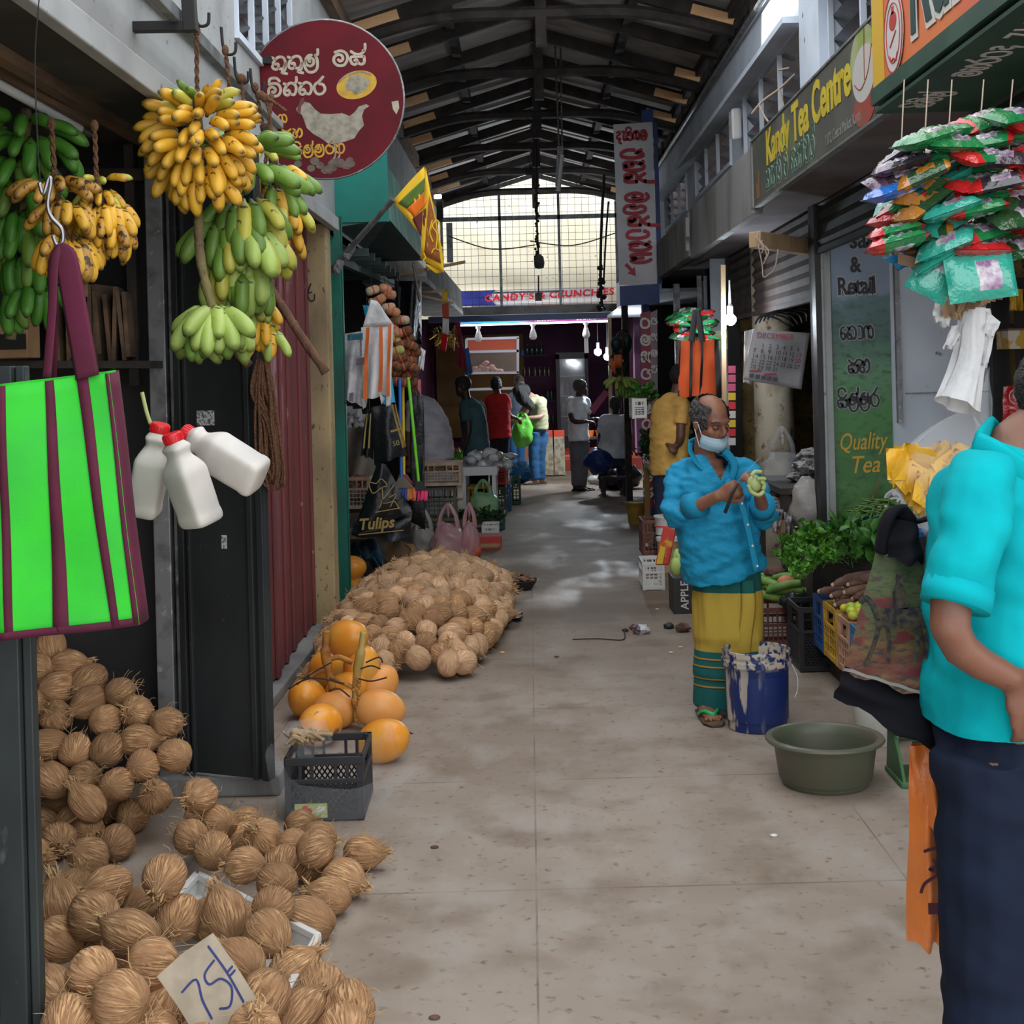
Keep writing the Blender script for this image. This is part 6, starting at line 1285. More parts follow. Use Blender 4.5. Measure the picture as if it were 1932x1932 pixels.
Mo = side(5.20, 2.945, 1.4095); m = MB(); m.prism(el2(0, 0, .135, .155, 32), .002, Mo); m.build('oval_badge', 'sg_white', og)
m = MB(); stroke(m, el2(0, 0, .128, .148, 30)+[(.128, 0)], .006, Mo @ Matrix.Translation((0, 0, .003)), smooth=0, cap=False); stroke(m, el2(0, 0, .095, .112, 30)+[(.095, 0)], .003, Mo @ Matrix.Translation((0, 0, .003)), smooth=0, cap=False); m.prism(el2(0, .045, .05, .035), .002, Mo @ Matrix.Translation((0, 0, .002))); m.prism([(-.02,.07),(.02,.07),(.015,.1),(-.015,.1)], .002, Mo @ Matrix.Translation((0, 0, .002))); stroke(m, [(-.05,-.08),(-.03,-.10),(.0,-.095),(.03,-.11),(.05,-.085)], .006, Mo @ Matrix.Translation((0, 0, .003))); stroke(m, [(-.045,-.045),(.04,.0)], .006, Mo @ Matrix.Translation((0, 0, .003))); m.build('badge_print', 'sg_red', og)
m = MB(); text_into(m, 'Ruhunu', .62, side(4.99, 2.885, 1.4125), .003, .03, sx=.72); m.build('letter_outline', 'sg_white', og); m = MB(); text_into(m, 'Ruhunu', .62, side(4.99, 2.885, 1.4085), .003, .008, sx=.72); m.build('lettering', 'sg_dkgreen', og)
def under(x, y): return frame(Vector((x, y, 2.704)), (0, -1, 0), (-1, 0, 0))
for tk, y in (('s,+i,m,+i,l,-', 5.42), ('m,h,r,v,d', 4.86), ('m,h,+u,n,v,r', 3.9)): m = MB(); sinhala(m, tk, .085, under(1.60, y), .2, .001); m.build('underside_lettering', 'sg_white', og)
m = MB(); text_into(m, '71 72', .14, under(1.60, 4.30), .001, .002); m.build('underside_lettering', 'sg_white', og)
# upright banner on the partition
ub = thing('tea_banner', 'upright green banner with black words Retail and yellow words Quality Tea', 'banner', W(1624, 1000, 8.78)); YU = 8.785; KU = YU/FPX
nm, nt, p = _nt('banner_print'); p.inputs['Roughness'].default_value = .45
v = coords(nt); sx_ = nd(nt, 'SeparateXYZ'); nt.links.new(v, sx_.inputs[0]); mp_ = nd(nt, 'MapRange'); mp_.inputs[1].default_value = -.95; mp_.inputs[2].default_value = 1.85; nz = nd(nt, 'Math', operation='ADD'); nf = noise_fac(nt, coords(nt, 'Object', (1,1,2)), 5, 4, .2, .8); nm2 = nd(nt, 'Math', operation='MULTIPLY'); nm2.inputs[1].default_value = .22; nt.links.new(nf, nm2.inputs[0]); nt.links.new(nm2.outputs[0], nz.inputs[0]); nt.links.new(sx_.outputs[2], nz.inputs[1]); nt.links.new(nz.outputs[0], mp_.inputs[0]); cr_ = nd(nt, 'ValToRGB'); nt.links.new(mp_.outputs[0], cr_.inputs[0])
e_ = cr_.color_ramp.elements; e_[0].position = 0; e_[0].color = (.26,.24,.18,1); e_[1].position = 1; e_[1].color = (.27,.36,.50,1)
for pos, c in ((.375, (.28,.26,.20,1)), (.39, (.05,.14,.02,1)), (.43, (.12,.26,.08,1)), (.50, (.035,.17,.03,1)), (.66, (.05,.22,.05,1)), (.74, (.10,.26,.14,1)), (.82, (.055,.13,.12,1)), (.90, (.10,.19,.21,1)), (.92, (.24,.32,.44,1))): q = cr_.color_ramp.elements.new(pos); q.color = c
gn = mixc(nt, noise_fac(nt, coords(nt, 'Object', (1,1,1.6)), 16, 5, .5, .7), cr_.outputs[0], (.03,.09,.025)); bm = nd(nt, 'MapRange'); bm.inputs[1].default_value = 1.55; bm.inputs[2].default_value = 1.35; nt.links.new(sx_.outputs[2], bm.inputs[0]); 
nt.links.new(mixc(nt, bm.outputs[0], cr_.outputs[0], gn), p.inputs['Base Color'])
m = MB(); slab(m, ((1582,1185),(1566,420),(1676,420),(1692,1185)), YU, .012); m.build('sheet', 'banner_print', ub)
mat('ban_black', (.012,.012,.02), .5); mat('ban_halo', (.42,.44,.46), .6); mat('ban_gold', (.60,.36,.03), .5)
def lay(px, py, d): return frame(W(px, py, YU-d), (1, 0, .026), (-.026, 0, 1))
for nm, mt, w_, d in (('letter_halo', 'ban_halo', .014, .002), ('lettering', 'ban_black', .004, .006)):
    for t_, s, x, y, q in (('sale', 52, 1603, 468, .78), ('&', 40, 1604, 513, .8), ('Retail', 46, 1580, 556, .7)): m = MB(); text_into(m, t_, s*KU, lay(x, y, d), .002, w_, sx=q); m.build(nm, mt, ub)
    ww = .25 if mt == 'ban_halo' else .15
    for tk, x, y, s in (('e,t,aa,g', 1586, 642, 26), ('s,h', 1601, 705, 27), ('s,+i,l,-,l,r', 1581, 770, 26)): m = MB(); sinhala(m, tk, s*KU, lay(x, y, d), ww, .002, .66); m.build(nm, mt, ub)
for t_, x, y, q in (('Quality', 1582, 850, .66), ('Tea', 1602, 893, .84)): m = MB(); text_into(m, t_, 46*KU, lay(x, y, .006), .002, .001, .3, sx=q); m.build('gold_lettering', 'ban_gold', ub)
m = MB(); stroke(m, [((a-1630)*KU, (960-b)*KU) for a, b in ((1662,905),(1650,935),(1632,955),(1620,990))], .03, lay(1630, 960, .002), .002); stroke(m, [((a-1630)*KU, (960-b)*KU) for a, b in ((1590,986),(1620,982),(1650,974),(1668,970))], .008, lay(1630, 960, .002), .002); m.build('leaf_print', mat('leaf_print', (.19,.13,.04), .6, col2=(.12,.16,.04), vs=9), ub)
# small fittings on the upper wall
t = thing('wall_lamp', 'white sealed tube lamp fixed on the upper wall next to a louvred window', 'lamp', W(1389, 240, 10.9)); m = MB(); slab(m, ((1381,265),(1379,205),(1398,203),(1400,262)), 10.75, .08); m.build('diffuser', 'white_plastic', t, bevel=.02); m = MB(); slab(m, ((1376,262),(1375,212),(1380,210),(1382,262)), 10.8, .08); m.build('housing', 'steel_grey', t)
o = MB()
for pts in ([(1418,215),(1440,190),(1470,168),(1500,140)], [(1432,195),(1440,215),(1450,230)], [(1470,168),(1476,190),(1480,205)], [(1470,132),(1490,128)]): o.tube(smoothpath([W(a, b, 9.1-.0012*(a-1418)*3) for a, b in pts]), .008, 5)
tag(o.build('knotted_string', mat('string_pale', (.45,.36,.28), .9), smooth='all'), 'pale knotted string tied across the louvred window above the tea sign', 'string')
t = thing('timber_bracket', 'short square timber sticking out from the shutter with string round its end', 'timber', W(1480, 455, 8.9)); m = MB(); m.beam(W(1424, 452, 8.5), W(1545, 470, 9.2), .085, .10); m.build('beam', 'wood_pale', t, bevel=.006); m = MB()
for k in range(7): a = W(1428+rnd(-5, 12), 440+rnd(-4, 30), 8.45); m.tube(smoothpath([a, a+Vector((rnd(-.03, .04), -.03, -.05)), a+Vector((rnd(-.04, .06), -.02, -rnd(.06, .13)))]), .004, 5)
m.tube(smoothpath([W(1432, 470, 8.45), W(1438, 500, 8.45), W(1440, 522, 8.45), W(1450, 518, 8.45), W(1462, 505, 8.45), W(1468, 470, 8.5)]), .004, 5); m.build('string', 'string_pale', t, smooth='all')
o = MB(); p0 = W(1362, 395, 12.0); o.prism([(-.02, 0), (.0, .16), (.06, .17), (.05, .05), (.07, 0), (.0, -.03), (-.06, -.05), (-.03, .0)], .03, side(12.2, 2.86, 1.445)); o.prism([(.0, -.03), (.03, -.06), (.02, -.12), (-.01, -.1)], .03, side(12.2, 2.86, 1.445)); tag(o.build('plaster_ornament', 'tea_pale'), 'broken plaster ornament stuck on the grey parapet', 'ornament')
# ---------------------------------------------------------------- snack packets on strings
def packet_data(cols, L=.15, Wd=.10, T=.019):
    m = MB(); nu, nv = 12, 6
    for sgn in (1, -1):
        vs, fs = [], []
        for j in range(nv+1):
            for i in range(nu+1):
                u, v = i/nu*2-1, j/nv*2-1; k = max(0, 1-abs(u)**5)*max(0, 1-abs(v)**2.2); wv = .004*math.sin(u*17+v*5)*k
                vs.append((u*L/2, v*Wd/2*(1-.12*k), sgn*(T*k**.6+.0006)+wv))
        for j in range(nv):
            for i in range(nu): q = (j*(nu+1)+i, j*(nu+1)+i+1, (j+1)*(nu+1)+i+1, (j+1)*(nu+1)+i); fs.append(q if sgn > 0 else q[::-1])
        o_ = len(m.v); m.v.extend(vs)
        for n_, f in enumerate(fs):
            i = n_ % nu; m.f.append([a+o_ for a in f]); m.m.append(0 if i < 3 or i > 10 else (2 if 5 <= i <= 8 and 1 <= n_//nu <= 4 else 1))
    o = m.build('snack_packet', cols, smooth='all'); me = o.data; bpy.data.objects.remove(o); return me
def foil(n, c, c2=None): mat(n, c, .17, bump=.45, bs=20, bd=.014, spec=.9, col2=c2, vs=30)
foil('f_red', (.52,.018,.02)); foil('f_green', (.015,.20,.06)); foil('f_teal', (.03,.36,.27)); foil('f_white', (.62,.60,.62), (.25,.12,.25)); foil('f_black', (.035,.028,.04)); foil('f_orange', (.46,.19,.03)); foil('f_blue', (.02,.14,.5)); foil('f_purple', (.10,.05,.09)); foil('f_dkgreen', (.02,.075,.025))
PK = {'rg': packet_data(['f_red', 'f_green', 'f_white']), 'tl': packet_data(['f_teal', 'f_teal', 'f_white']), 'gn': packet_data(['f_green', 'f_green', 'f_white']), 'or': packet_data(['f_orange', 'f_dkgreen', 'f_orange']), 'pw': packet_data(['f_purple', 'f_black', 'f_white']), 'bl': packet_data(['f_blue', 'f_blue', 'f_white']), 'rb': packet_data(['f_red', 'f_black', 'f_white']), 'rr': packet_data(['f_red', 'f_red', 'f_white']), 'dg': packet_data(['f_dkgreen', 'f_dkgreen', 'f_white'])}
PLAB = {'rg': ('red-tipped green snack packet in the hanging cluster near the tea sign', 'red and green snack packets'), 'tl': ('teal snack packet in the hanging cluster near the tea sign', 'teal snack packets'), 'gn': ('bright green snack packet high in the hanging cluster', 'green snack packets'), 'or': ('orange-brown snack packet in the hanging cluster', 'orange snack packets'), 'pw': ('dark purple and white snack packet at the edge of the cluster', 'purple snack packets'), 'bl': ('single blue snack packet at the edge of the cluster', None), 'rb': ('red-tipped black snack packet in the hanging cluster', 'red and black snack packets'), 'rr': ('wholly red snack packet in the hanging cluster', 'red snack packets'), 'dg': ('dark green snack packet behind the turquoise polo shirt side of the cluster', 'dark green snack packets')}
def packet(px, py, Y, kind, roll, sc=1.0, tiltx=None, yaw=None):
    o = bpy.data.objects.new('snack_packet', PK[kind]); COL.objects.link(o); o.location = W(px, py, Y)
    o.rotation_euler = (R(rnd(-4, 30)) if tiltx is None else tiltx, R(-roll), R(rnd(-35, 35)) if yaw is None else yaw); o.scale = (sc,)*3
    return tag(o, PLAB[kind][0], 'snack packet', PLAB[kind][1])
YP = 3.55
for px, py, k, r in ((1705,292,'pw',28),(1700,312,'pw',22),(1690,336,'pw',14),(1688,358,'bl',18),(1700,372,'tl',20),(1706,385,'rg',24),(1690,412,'rb',16),(1690,436,'rg',10),(1692,458,'rg',6),
    (1745,262,'gn',16),(1765,300,'gn',12),(1740,300,'or',30),(1742,330,'or',14),(1735,360,'or',32),(1738,388,'or',28),(1738,418,'or',12),(1742,444,'or',18),(1752,466,'or',4),
    (1780,250,'gn',2),(1795,270,'gn',-4),(1790,292,'tl',18),(1775,320,'tl',20),(1785,345,'tl',24),(1782,368,'tl',26),(1790,395,'tl',20),(1778,420,'tl',22),(1790,442,'tl',8),(1782,462,'tl',16),(1775,482,'tl',24),
    (1850,230,'rg',16),(1905,220,'gn',8),(1855,268,'rg',2),(1900,262,'gn',-2),(1850,296,'rg',8),(1845,320,'rg',10),(1840,346,'rg',12),(1845,372,'rg',6),(1842,394,'rg',14),(1850,418,'rr',14),(1845,442,'rg',10),(1842,470,'rr',4),(1880,300,'rb',0),(1880,345,'rb',4),(1885,372,'rb',6),(1885,400,'dg',14),(1890,440,'dg',8),(1880,465,'dg',4),
    (1925,290,'rr',16),(1920,325,'rr',24),(1925,350,'rr',18),(1915,380,'dg',16),(1925,410,'dg',12),(1920,440,'dg',22),(1925,470,'dg',18),(1935,240,'rg',6),(1945,380,'rb',10),(1945,300,'rg',10),(1950,430,'rg',10)):
    packet(px, py, YP+rnd(-.08, .10), k, r+rnd(-7, 9), rnd(.92, 1.08))
for px, py, k, r in ((1810,505,'tl',78),(1772,505,'tl',60)): packet(px, py, YP-.03, k, r, 1.1, R(80), 0)
packet(1850, 522, YP-.08, 'tl', 6, 1.2, R(85), R(5))
m = MB()
for a, b_ in ((1700, 285), (1745, 255), (1790, 245), (1850, 225), (1905, 215)): m.tube([W(a+6, 150, YP+.05), W(a, b_, YP+.05), W(a-4, 480, YP+.05)], .002, 4)
tag(m.build('string', 'string_pale'), 'strings that carry the near cluster of snack packets', 'string')
pouch('blue_pouch', 'blue plastic pouch under the snack packets, holding a paper tag', 'pouch', ((1664,486),(1765,470),(1770,502),(1690,505)), YP+.05, 'film_blue', .02)
o = MB(); slab(o, ((1694,498),(1694,478),(1746,490),(1744,510)), YP-.03, .004); tag(o.build('paper_tag', mat('kraft_dark', (.17,.10,.06), .9)), 'small brown paper tag below the red snack packets', 'tag')
# kraft bags
kb = thing('kraft_bags', 'sheaf of folded brown paper bags hanging under the snack packets', 'paper bag', W(1800, 590, YP+.1)); kb.name = 'kraft_bag'
mat('kraft', (.40,.265,.15), .85, col2=(.33,.21,.12), vs=5, bump=.2, bs=9)
pouch('outer_bag', '', '', ((1738,505),(1800,520),(1815,600),(1782,596)), YP+.1, 'kraft', .015, root=kb, fold=.006); pouch('broad_bag', '', '', ((1775,515),(1885,530),(1860,560),(1800,600)), YP+.14, 'kraft', .015, root=kb, fold=.006)
for k in range(9):
    x = 1838+6.5*k; m = MB(); patch(m, ((x-6,535),(x+4,534),(x-20+2*k,590-3*k),(x-32+2*k,588-3*k)), YP+.06, .002*k); m.build('folded_edge', 'kraft', kb, smooth='all', solid=.002)
# roll of thin white bags and the clear bag of yellow packets
wb = thing('white_bag_roll', 'hanging roll of thin white plastic bags above the clear bag', 'plastic bag', W(1810, 775, 3.7))
m = MB(); pts = [W(1842, 580, 3.7), W(1836, 640, 3.7), W(1822, 700, 3.68), W(1805, 765, 3.66)]; m.tube(smoothpath(pts, 8), [(.05+.012*math.sin(i*.3)+.0006*i, .022+.0012*i) for i in range(25)], 26, cap=False)
nv0 = len(m.v)
for i in range(nv0): x, y, z = m.v[i]; k = 1; m.v[i] = (x+.006*math.sin(i % 26*1.3+z*7), y+.008*math.cos(i % 26*2.1), z)
m.build('roll', 'film_white', wb, smooth='all')
for q in (((1765,570),(1795,585),(1790,620),(1758,600)), ((1795,615),(1830,610),(1800,655),(1778,655)), ((1858,585),(1888,608),(1872,640),(1852,628)), ((1860,630),(1880,620),(1862,690),(1850,690))):
    pouch('loose_flap', '', '', q, 3.68, 'film_white', .01, root=wb, fold=.006)
cb = thing('clear_bag', 'clear plastic bag full of small yellow packets hanging below the white bags', 'bag', W(1760, 940, 3.75)); YQ = 3.75
m = MB(); kn = W(1822, 772, YQ)
def clear(u, v):
    a = 2*math.pi*u; L0, R0 = W(1652+60*v, 835+110*v, YQ), W(1905-70*v, 850+90*v, YQ); c = L0.lerp(R0, .5); hw = (R0-L0).length/2
    if v < 0: v = 0
    p = c + Vector((math.cos(a)*hw*(1-.55*v**1.6), math.sin(a)*(.11-.03*v), -.10*v)); k = min(1, v/.28); p = kn.lerp(p, k**.8 if v < .28 else 1); p.x += .012*math.sin(a*11)*k*(1-v); p.z += .02*math.sin(a*5+2)*k*(1-v) - .0; return p
m.sheet(clear, 48, 22); m.build('film', 'film_clear', cb, smooth='all')
mat('sachet_yellow', (.70,.40,.025), .4, bump=.4, bs=30, rand=.15, spots=(.35,.14,.06), sp_s=22, sp_lo=.66, sp_hi=.7)
m0 = MB()
for sgn in (1, -1): m0.sheet(lambda u, v, s=sgn: Vector(((u-.5)*.085, s*.008*math.sin(math.pi*u)*math.sin(math.pi*v), (v-.5)*.085)), 6, 6)
sm = m0.build('sachet', 'sachet_yellow', smooth='all'); sme = sm.data; bpy.data.objects.remove(sm)
for k in range(96):
    f = rnd(0, 1)**.9; py = 868+75*f; cx = 1762+18*f; hw = 82*(1-f*.62); o = bpy.data.objects.new('sachet', sme); COL.objects.link(o); o.location = W(cx+rnd(-hw, hw*.8), py, YQ+rnd(-.06, .05)); o.rotation_euler = (rnd(-.5, .5), rnd(-.7, .7), rnd(-.8, .8)); tag(o, 'yellow sachet inside the hanging clear bag', 'sachet', 'yellow sachets in the clear bag')
pouch('clear_packet', 'second clear packet hanging between the white bags and the black post', 'packet', ((1838,780),(1866,690),(1872,830),(1846,840)), 3.9, 'film_clear', .02)
# shelf goods seen past the black post
t = thing('shelf_carton', 'open yellow and white display carton on the tea shop shelf', 'box', W(1925, 650, 8.0)); m = MB(); m.box(W(1930, 640, 8.0), (.24, .2, .11)); m.build('body', mat('carton_yellow', (.55,.32,.03), .6, col2=(.6,.55,.45), vs=16, lo=.48, hi=.52), t); m = MB(); m.box(W(1930, 622, 8.0), (.25, .21, .012)); m.build('lid', 'kraft_dark', t)
t = pouch('red_packet', 'red snack bag with a round white emblem hung past the black post', 'packet', ((1892,730),(1945,720),(1945,800),(1890,812)), 7.9, 'f_red', .03)
o = MB(); Mq = frame(W(1918, 748, 7.84), (1, 0, .1), (0, 0, 1)); stroke(o, el2(0, 0, .042, .042, 20)+[(.042, 0)], .005, Mq, smooth=0, cap=False); sinhala(o, 'l,m,-', .012, frame(W(1911, 751, 7.84), (1, 0, .1), (0, 0, 1)), .25); oo = o.build('emblem', 'sg_white'); oo.parent = t
m = MB(); m.box2((3.0, 8.1, 1.78), (4.1, 8.5, 1.81)); m.box2((3.0, 8.1, 1.4), (4.1, 8.5, 1.43)); m.box2((3.0, 8.1, 0), (3.04, 8.5, 2.2)); tag(m.build('shop_shelf', 'wood_dark'), 'dark shelf behind the black post of the tea shop', 'shelf')
for k in range(4): o = pouch('yellow_pouch', 'yellow packet hanging at the back of the tea shop', 'packet', ((1905+14*k,545),(1917+14*k,545),(1917+14*k,585),(1905+14*k,585)), 8.3, 'sachet_yellow', .03, 6, 6, group='yellow packets at the tea shop back')
# ---------------------------------------------------------------- second shop: bag, bulb, calendar
t = thing('shopping_bag', 'orange cloth shopping bag with black straps hanging above the man in blue', 'bag', W(1318, 750, 10.3)); YO = 10.3
mat('bag_orange', (.85,.13,.025), .75, bump=.2, bs=300, bd=.003, col2=(.75,.10,.02), vs=5)
pouch('body', '', '', ((1281,643),(1353,641),(1356,750),(1279,748)), YO, 'bag_orange', .05, root=t, fold=.01)
m = MB()
for q in (((1303,642),(1308,642),(1305,750),(1299,750)), ((1322,642),(1327,642),(1325,752),(1320,752)), ((1348,641),(1356,641),(1362,751),(1351,752))): patch(m, q, YO-.065, 0)
patch(m, ((1281,643),(1284,643),(1282,748),(1279,748)), YO-.03, 0); m.build('trim', 'black', t, smooth='all')
m = MB()
for a, b_ in ((1305, 1312), (1325, 1316)): m.tube(smoothpath([W(a, 645, YO-.05), W((a+b_)/2, 612, YO-.03), W(b_, 585, YO)]), [(.022, .003)]*13, 6, flat=(1, 0, 0))
m.build('strap', 'black', t)
for k in range(34):
    px = 1272+rnd(0, 70); py = 585+rnd(0, 62); packet(px, py, 10.9+rnd(-.1, .1), random.choice(['rg', 'rr', 'gn', 'rg', 'dg']), rnd(-20, 20), 1.0)
for o in COL.objects:
    if o.name.startswith('snack_packet') and o.location.y > 9: o['label'] = 'red and green snack packet in the small cluster above the orange bag'; o['group'] = 'snack packets above the orange bag'
t = thing('lit_bulb', 'brightly lit white bulb on the pale wooden post of the second shop', 'bulb', W(1378, 603, 10.5)); c = W(1378, 603, 10.5); m = MB(); m.ell(c, .045, nu=16, nv=10); m.build('bulb', mat('bulb_near', (1,1,1), .4, emit=55, ecol=(.82,.92,1)), t, smooth='all'); m = MB(); m.lathe([(.022, .04), (.024, .10), (.012, .12), (.006, .3)], 10, Matrix.Translation(c)); m.build('holder', 'white_plastic', t)
lamp('bulb_light', 'POINT', c+Vector((-.06, -.06, -.03)), 14, (.78,.89,1), .05)
o = MB(); o.beam(W(1364, 500, 10.55), W(1368, 1000, 10.55), .035, .03); tag(o.build('wooden_post', 'wood_pale'), 'pale wooden post carrying the bright bulb', 'post')
t = thing('shop_flyer', 'narrow strip of bright yellow and red packets behind the wooden post', 'packets', W(1380, 780, 11.2)); t.name = 'packet_strip'
for k in range(9):
    py = 690+17*k; m = MB(); slab(m, ((1374,py+14),(1374,py),(1388,py),(1388,py+14)), 11.2, .02); m.build('packet', [mat('pk_y', (.7,.5,.03), .4), mat('pk_r', (.6,.03,.04), .4), 'sg_white', mat('pk_p', (.6,.1,.2), .4)][k % 3 if k > 2 else 3], t)
m = MB(); slab(m, ((1345,660),(1344,625),(1372,622),(1373,660)), 11.6, .01); q = m.build('poster', mat('poster', (.42,.44,.30), .6, col2=(.3,.4,.15), vs=20)); tag(q, 'pale framed notice behind the orange bag', 'notice')
cal = thing('calendar', 'large white December wall calendar with a hand printed date grid', 'calendar', W(1465, 735, 10.2)); YK2 = 10.2
mat('cal_paper', (.50,.50,.52), .8, col2=(.40,.39,.40), vs=4); mat('cal_red', (.42,.06,.08), .7); mat('cal_grey', (.11,.10,.11), .7)
def cq(u, v):
    a = W(1420, 622, YK2).lerp(W(1528, 628, YK2), u); b = W(1402, 716, YK2).lerp(W(1514, 735, YK2), u); p = a.lerp(b, v); p.y += -.02*math.sin(u*5)-.02*math.sin(v*3+u*2); return p
m = MB(); m.sheet(cq, 14, 12); m.build('sheet', 'cal_paper', cal, smooth='all', solid=.004)
def cM(u, v, d=.012): p = cq(u, v); p.y -= d; return frame(p, cq(min(1, u+.1), v)-cq(u, v) if u < .95 else cq(1, v)-cq(.9, v), cq(u, max(0, v-.1))-cq(u, v) if v > .1 else cq(u, 0)-cq(u, .1))
m = MB(); text_into(m, 'DECEMBER', .056, cM(.08, .15), .001, .0); m.build('month_name', 'cal_red', cal); m = MB()
for v_ in (.80,): m.box(cq(.16, v_)+Vector((0, -.012, 0)), (.085, .002, .012)); m.box(cq(.42, v_+.02)+Vector((0, -.012, 0)), (.09, .002, .012))
m.build('red_rule', 'cal_red', cal)
for d_, c_, r_ in ((20, 6, 2), (13, 6, 1)): m = MB(); text_into(m, str(d_), .046, cM(.06+.125*c_, .34+.105*r_), .001, .0); m.build('red_date', 'cal_red', cal)
m = MB()
for d_ in range(1, 32):
    i = d_; c_ = i % 7; r_ = i//7
    if d_ in (20, 13): continue
    text_into(m, str(d_), .046, cM(.06+.125*c_, .34+.105*r_), .001, .0)
for k in range(5): m.box(cq(.12+.1*k, .90)+Vector((0, -.012, 0)), (.035, .002, .03))
m.build('dates', 'cal_grey', cal)
m = MB()
for k in range(6): a = W(1424+8*k, 612-k*3, YK2+.05); m.tube(smoothpath([a, a+Vector((.05, 0, .06)), a+Vector((.16+.02*k, 0, .04)), a+Vector((.26, 0, -.03))]), .008, 5)
tag(m.build('cable_coil', 'wire_black', smooth='all'), 'coil of dark cable hung above the calendar', 'cable')
pouch('hanging_sack', 'dusty white plastic sack hanging beside the calendar', 'sack', ((1404,625),(1424,620),(1420,725),(1402,720)), 10.35, 'film_grey', .05)
# clutter table of the second shop
t = thing('work_table', 'dark table cluttered with newspapers and plastic inside the second shop', 'table', (1.98, 9.5, 0)); m = MB(); m.box2((1.62, 9.0, .86), (2.35, 10.1, .90)); m.build('top', 'wood_dark', t)
for x, y in ((1.66, 9.05), (2.3, 9.05), (1.66, 10.05), (2.3, 10.05)): m = MB(); m.box2((x-.03, y-.03, 0), (x+.03, y+.03, .86)); m.build('leg', 'wood_dark', t)
mat('newsprint', (.36,.35,.34), .9, col2=(.10,.10,.11), vs=30, lo=.5, hi=.58, spots=(.2,.1,.08), sp_s=12, sp_lo=.68, sp_hi=.72)
for k, (a, b_) in enumerate(((1452, 962), (1475, 950), (1500, 945), (1462, 940), (1530, 880), (1540, 860), (1522, 900), (1490, 935))):
    c = W(a, b_, 9.3 + .08*(k % 4)); off = Vector((k*1.7,)*3); m = MB(); m.ell(c, (.12, .11, .05), nu=20, nv=12, fn=lambda d: 1+.5*mnoise.noise(d*2.5+off)+.3*mnoise.noise(d*7+off)); tag(m.build('crumpled_newspaper', 'newsprint', smooth=True), 'crumpled newspaper on the cluttered table of the second shop', 'newspaper', 'crumpled newspapers on the cluttered table')
for k, q in enumerate((((1445,955),(1478,962),(1470,1000),(1458,1005)), ((1478,965),(1496,972),(1490,1012),(1484,1015)))): pouch('newspaper_sheet', ['torn printed sheet hanging over the table edge, wider one', 'torn narrow printed sheet hanging over the table edge'][k], 'newspaper', q, 8.95, 'newsprint', .012)
o = MB(); slab(o, ((1437,985),(1437,952),(1490,990),(1474,1015)), 8.98, .006); tag(o.build('cardboard_flap', 'cardboard'), 'brown cardboard flap below the crumpled newspapers', 'cardboard')
filled('clear white carrier bag with tall handles on the cluttered table', (W(1478, 900, 9.6).x, 9.6, 0), (.15, .12, .10), 'film_clear', .2, seed=8).location.z = .90
m = MB(); off = Vector((9, 2, 4)); m.ell(W(1530, 955, 9.0), (.14, .12, .18), nu=24, nv=16, fn=lambda d: 1+.25*mnoise.noise(d*2+off)+.12*mnoise.noise(d*6+off)); tag(m.build('plastic_sack', 'film_grey', smooth='all'), 'grey translucent sack slumped beside the banner post', 'sack')
# ---------------------------------------------------------------- produce along the walkway
mat('crate_lightblue', (.05,.17,.38), .5, col2=(.04,.10,.26), vs=9)
def rowcrate(label, x, y0, y1, z0, z1, mt, style='slat'):
    return crate('plastic_crate', label, Vector((x+.19, (y0+y1)/2, z0)), (.38, abs(y1-y0)-.01, z1-z0), mt, 0, style, rows=3, cols=4)
xr = 1.54
rowcrate('brown crate holding plantains and leaves at the end of the crate row', 1.30, 8.15, 8.5, 0, .27, 'crate_brown', 'grid'); rowcrate('black crate between the brown crate and the blue crate', 1.46, 7.62, 7.98, 0, .36, 'crate_black', 'diamond')
sup = MB(); sup.box2((1.62, 6.2, 0), (1.95, 7.62, .15)); tag(sup.build('low_platform', 'wood_dark'), 'low dark platform under the row of coloured crates', 'platform')
rowcrate('blue crate holding leafy greens, end of the coloured row on the platform', xr, 7.40, 7.64, .15, .44, 'crate_blue'); rowcrate('yellow crate of brown manioc roots on the platform', xr, 7.06, 7.38, .15, .44, 'crate_yellow'); rowcrate('pale tan crate of limes on the platform', xr, 6.78, 7.04, .15, .43, 'crate_tan'); rowcrate('light blue crate of small green chillies on the platform', xr, 6.50, 6.76, .15, .43, 'crate_lightblue'); rowcrate('orange crate half hidden by the picture tote bag', xr, 6.20, 6.48, .15, .44, mat('crate_orange', (.75,.16,.02), .5))
m = MB(); m.box2((1.50, 5.72, .4), (1.84, 7.5, .42)); 
lm = MB(); lm.ell((0, 0, 0), (.024, .024, .027), nu=14, nv=9); lm.ell((0, 0, .027), (.005, .005, .005), nu=6, nv=4); lo_ = lm.build('lime', mat('lime', (.34,.46,.035), .4, col2=(.55,.52,.05), vs=10, rand=.25, bump=.1, bs=300), smooth='all'); lme = lo_.data; bpy.data.objects.remove(lo_)
LP = []; tries = 0
while len(LP) < 62 and tries < 9000:
    tries += 1; p = Vector((rnd(1.57, 1.89), rnd(6.80, 7.02), 0)); f = 1-((p.x-1.73)/.26)**2*.6-((p.y-6.91)/.2)**2*.5; p.z = .40+.09*f
    if all((p-q).length > .042 for q in LP): LP.append(p)
for p in LP: o = bpy.data.objects.new('lime', lme); COL.objects.link(o); o.location = p; o.rotation_euler = (rnd(0, 3), rnd(0, 3), rnd(0, 3)); tag(o, 'yellow-green lime heaped in the pale tan crate', 'lime', 'limes in the tan crate')
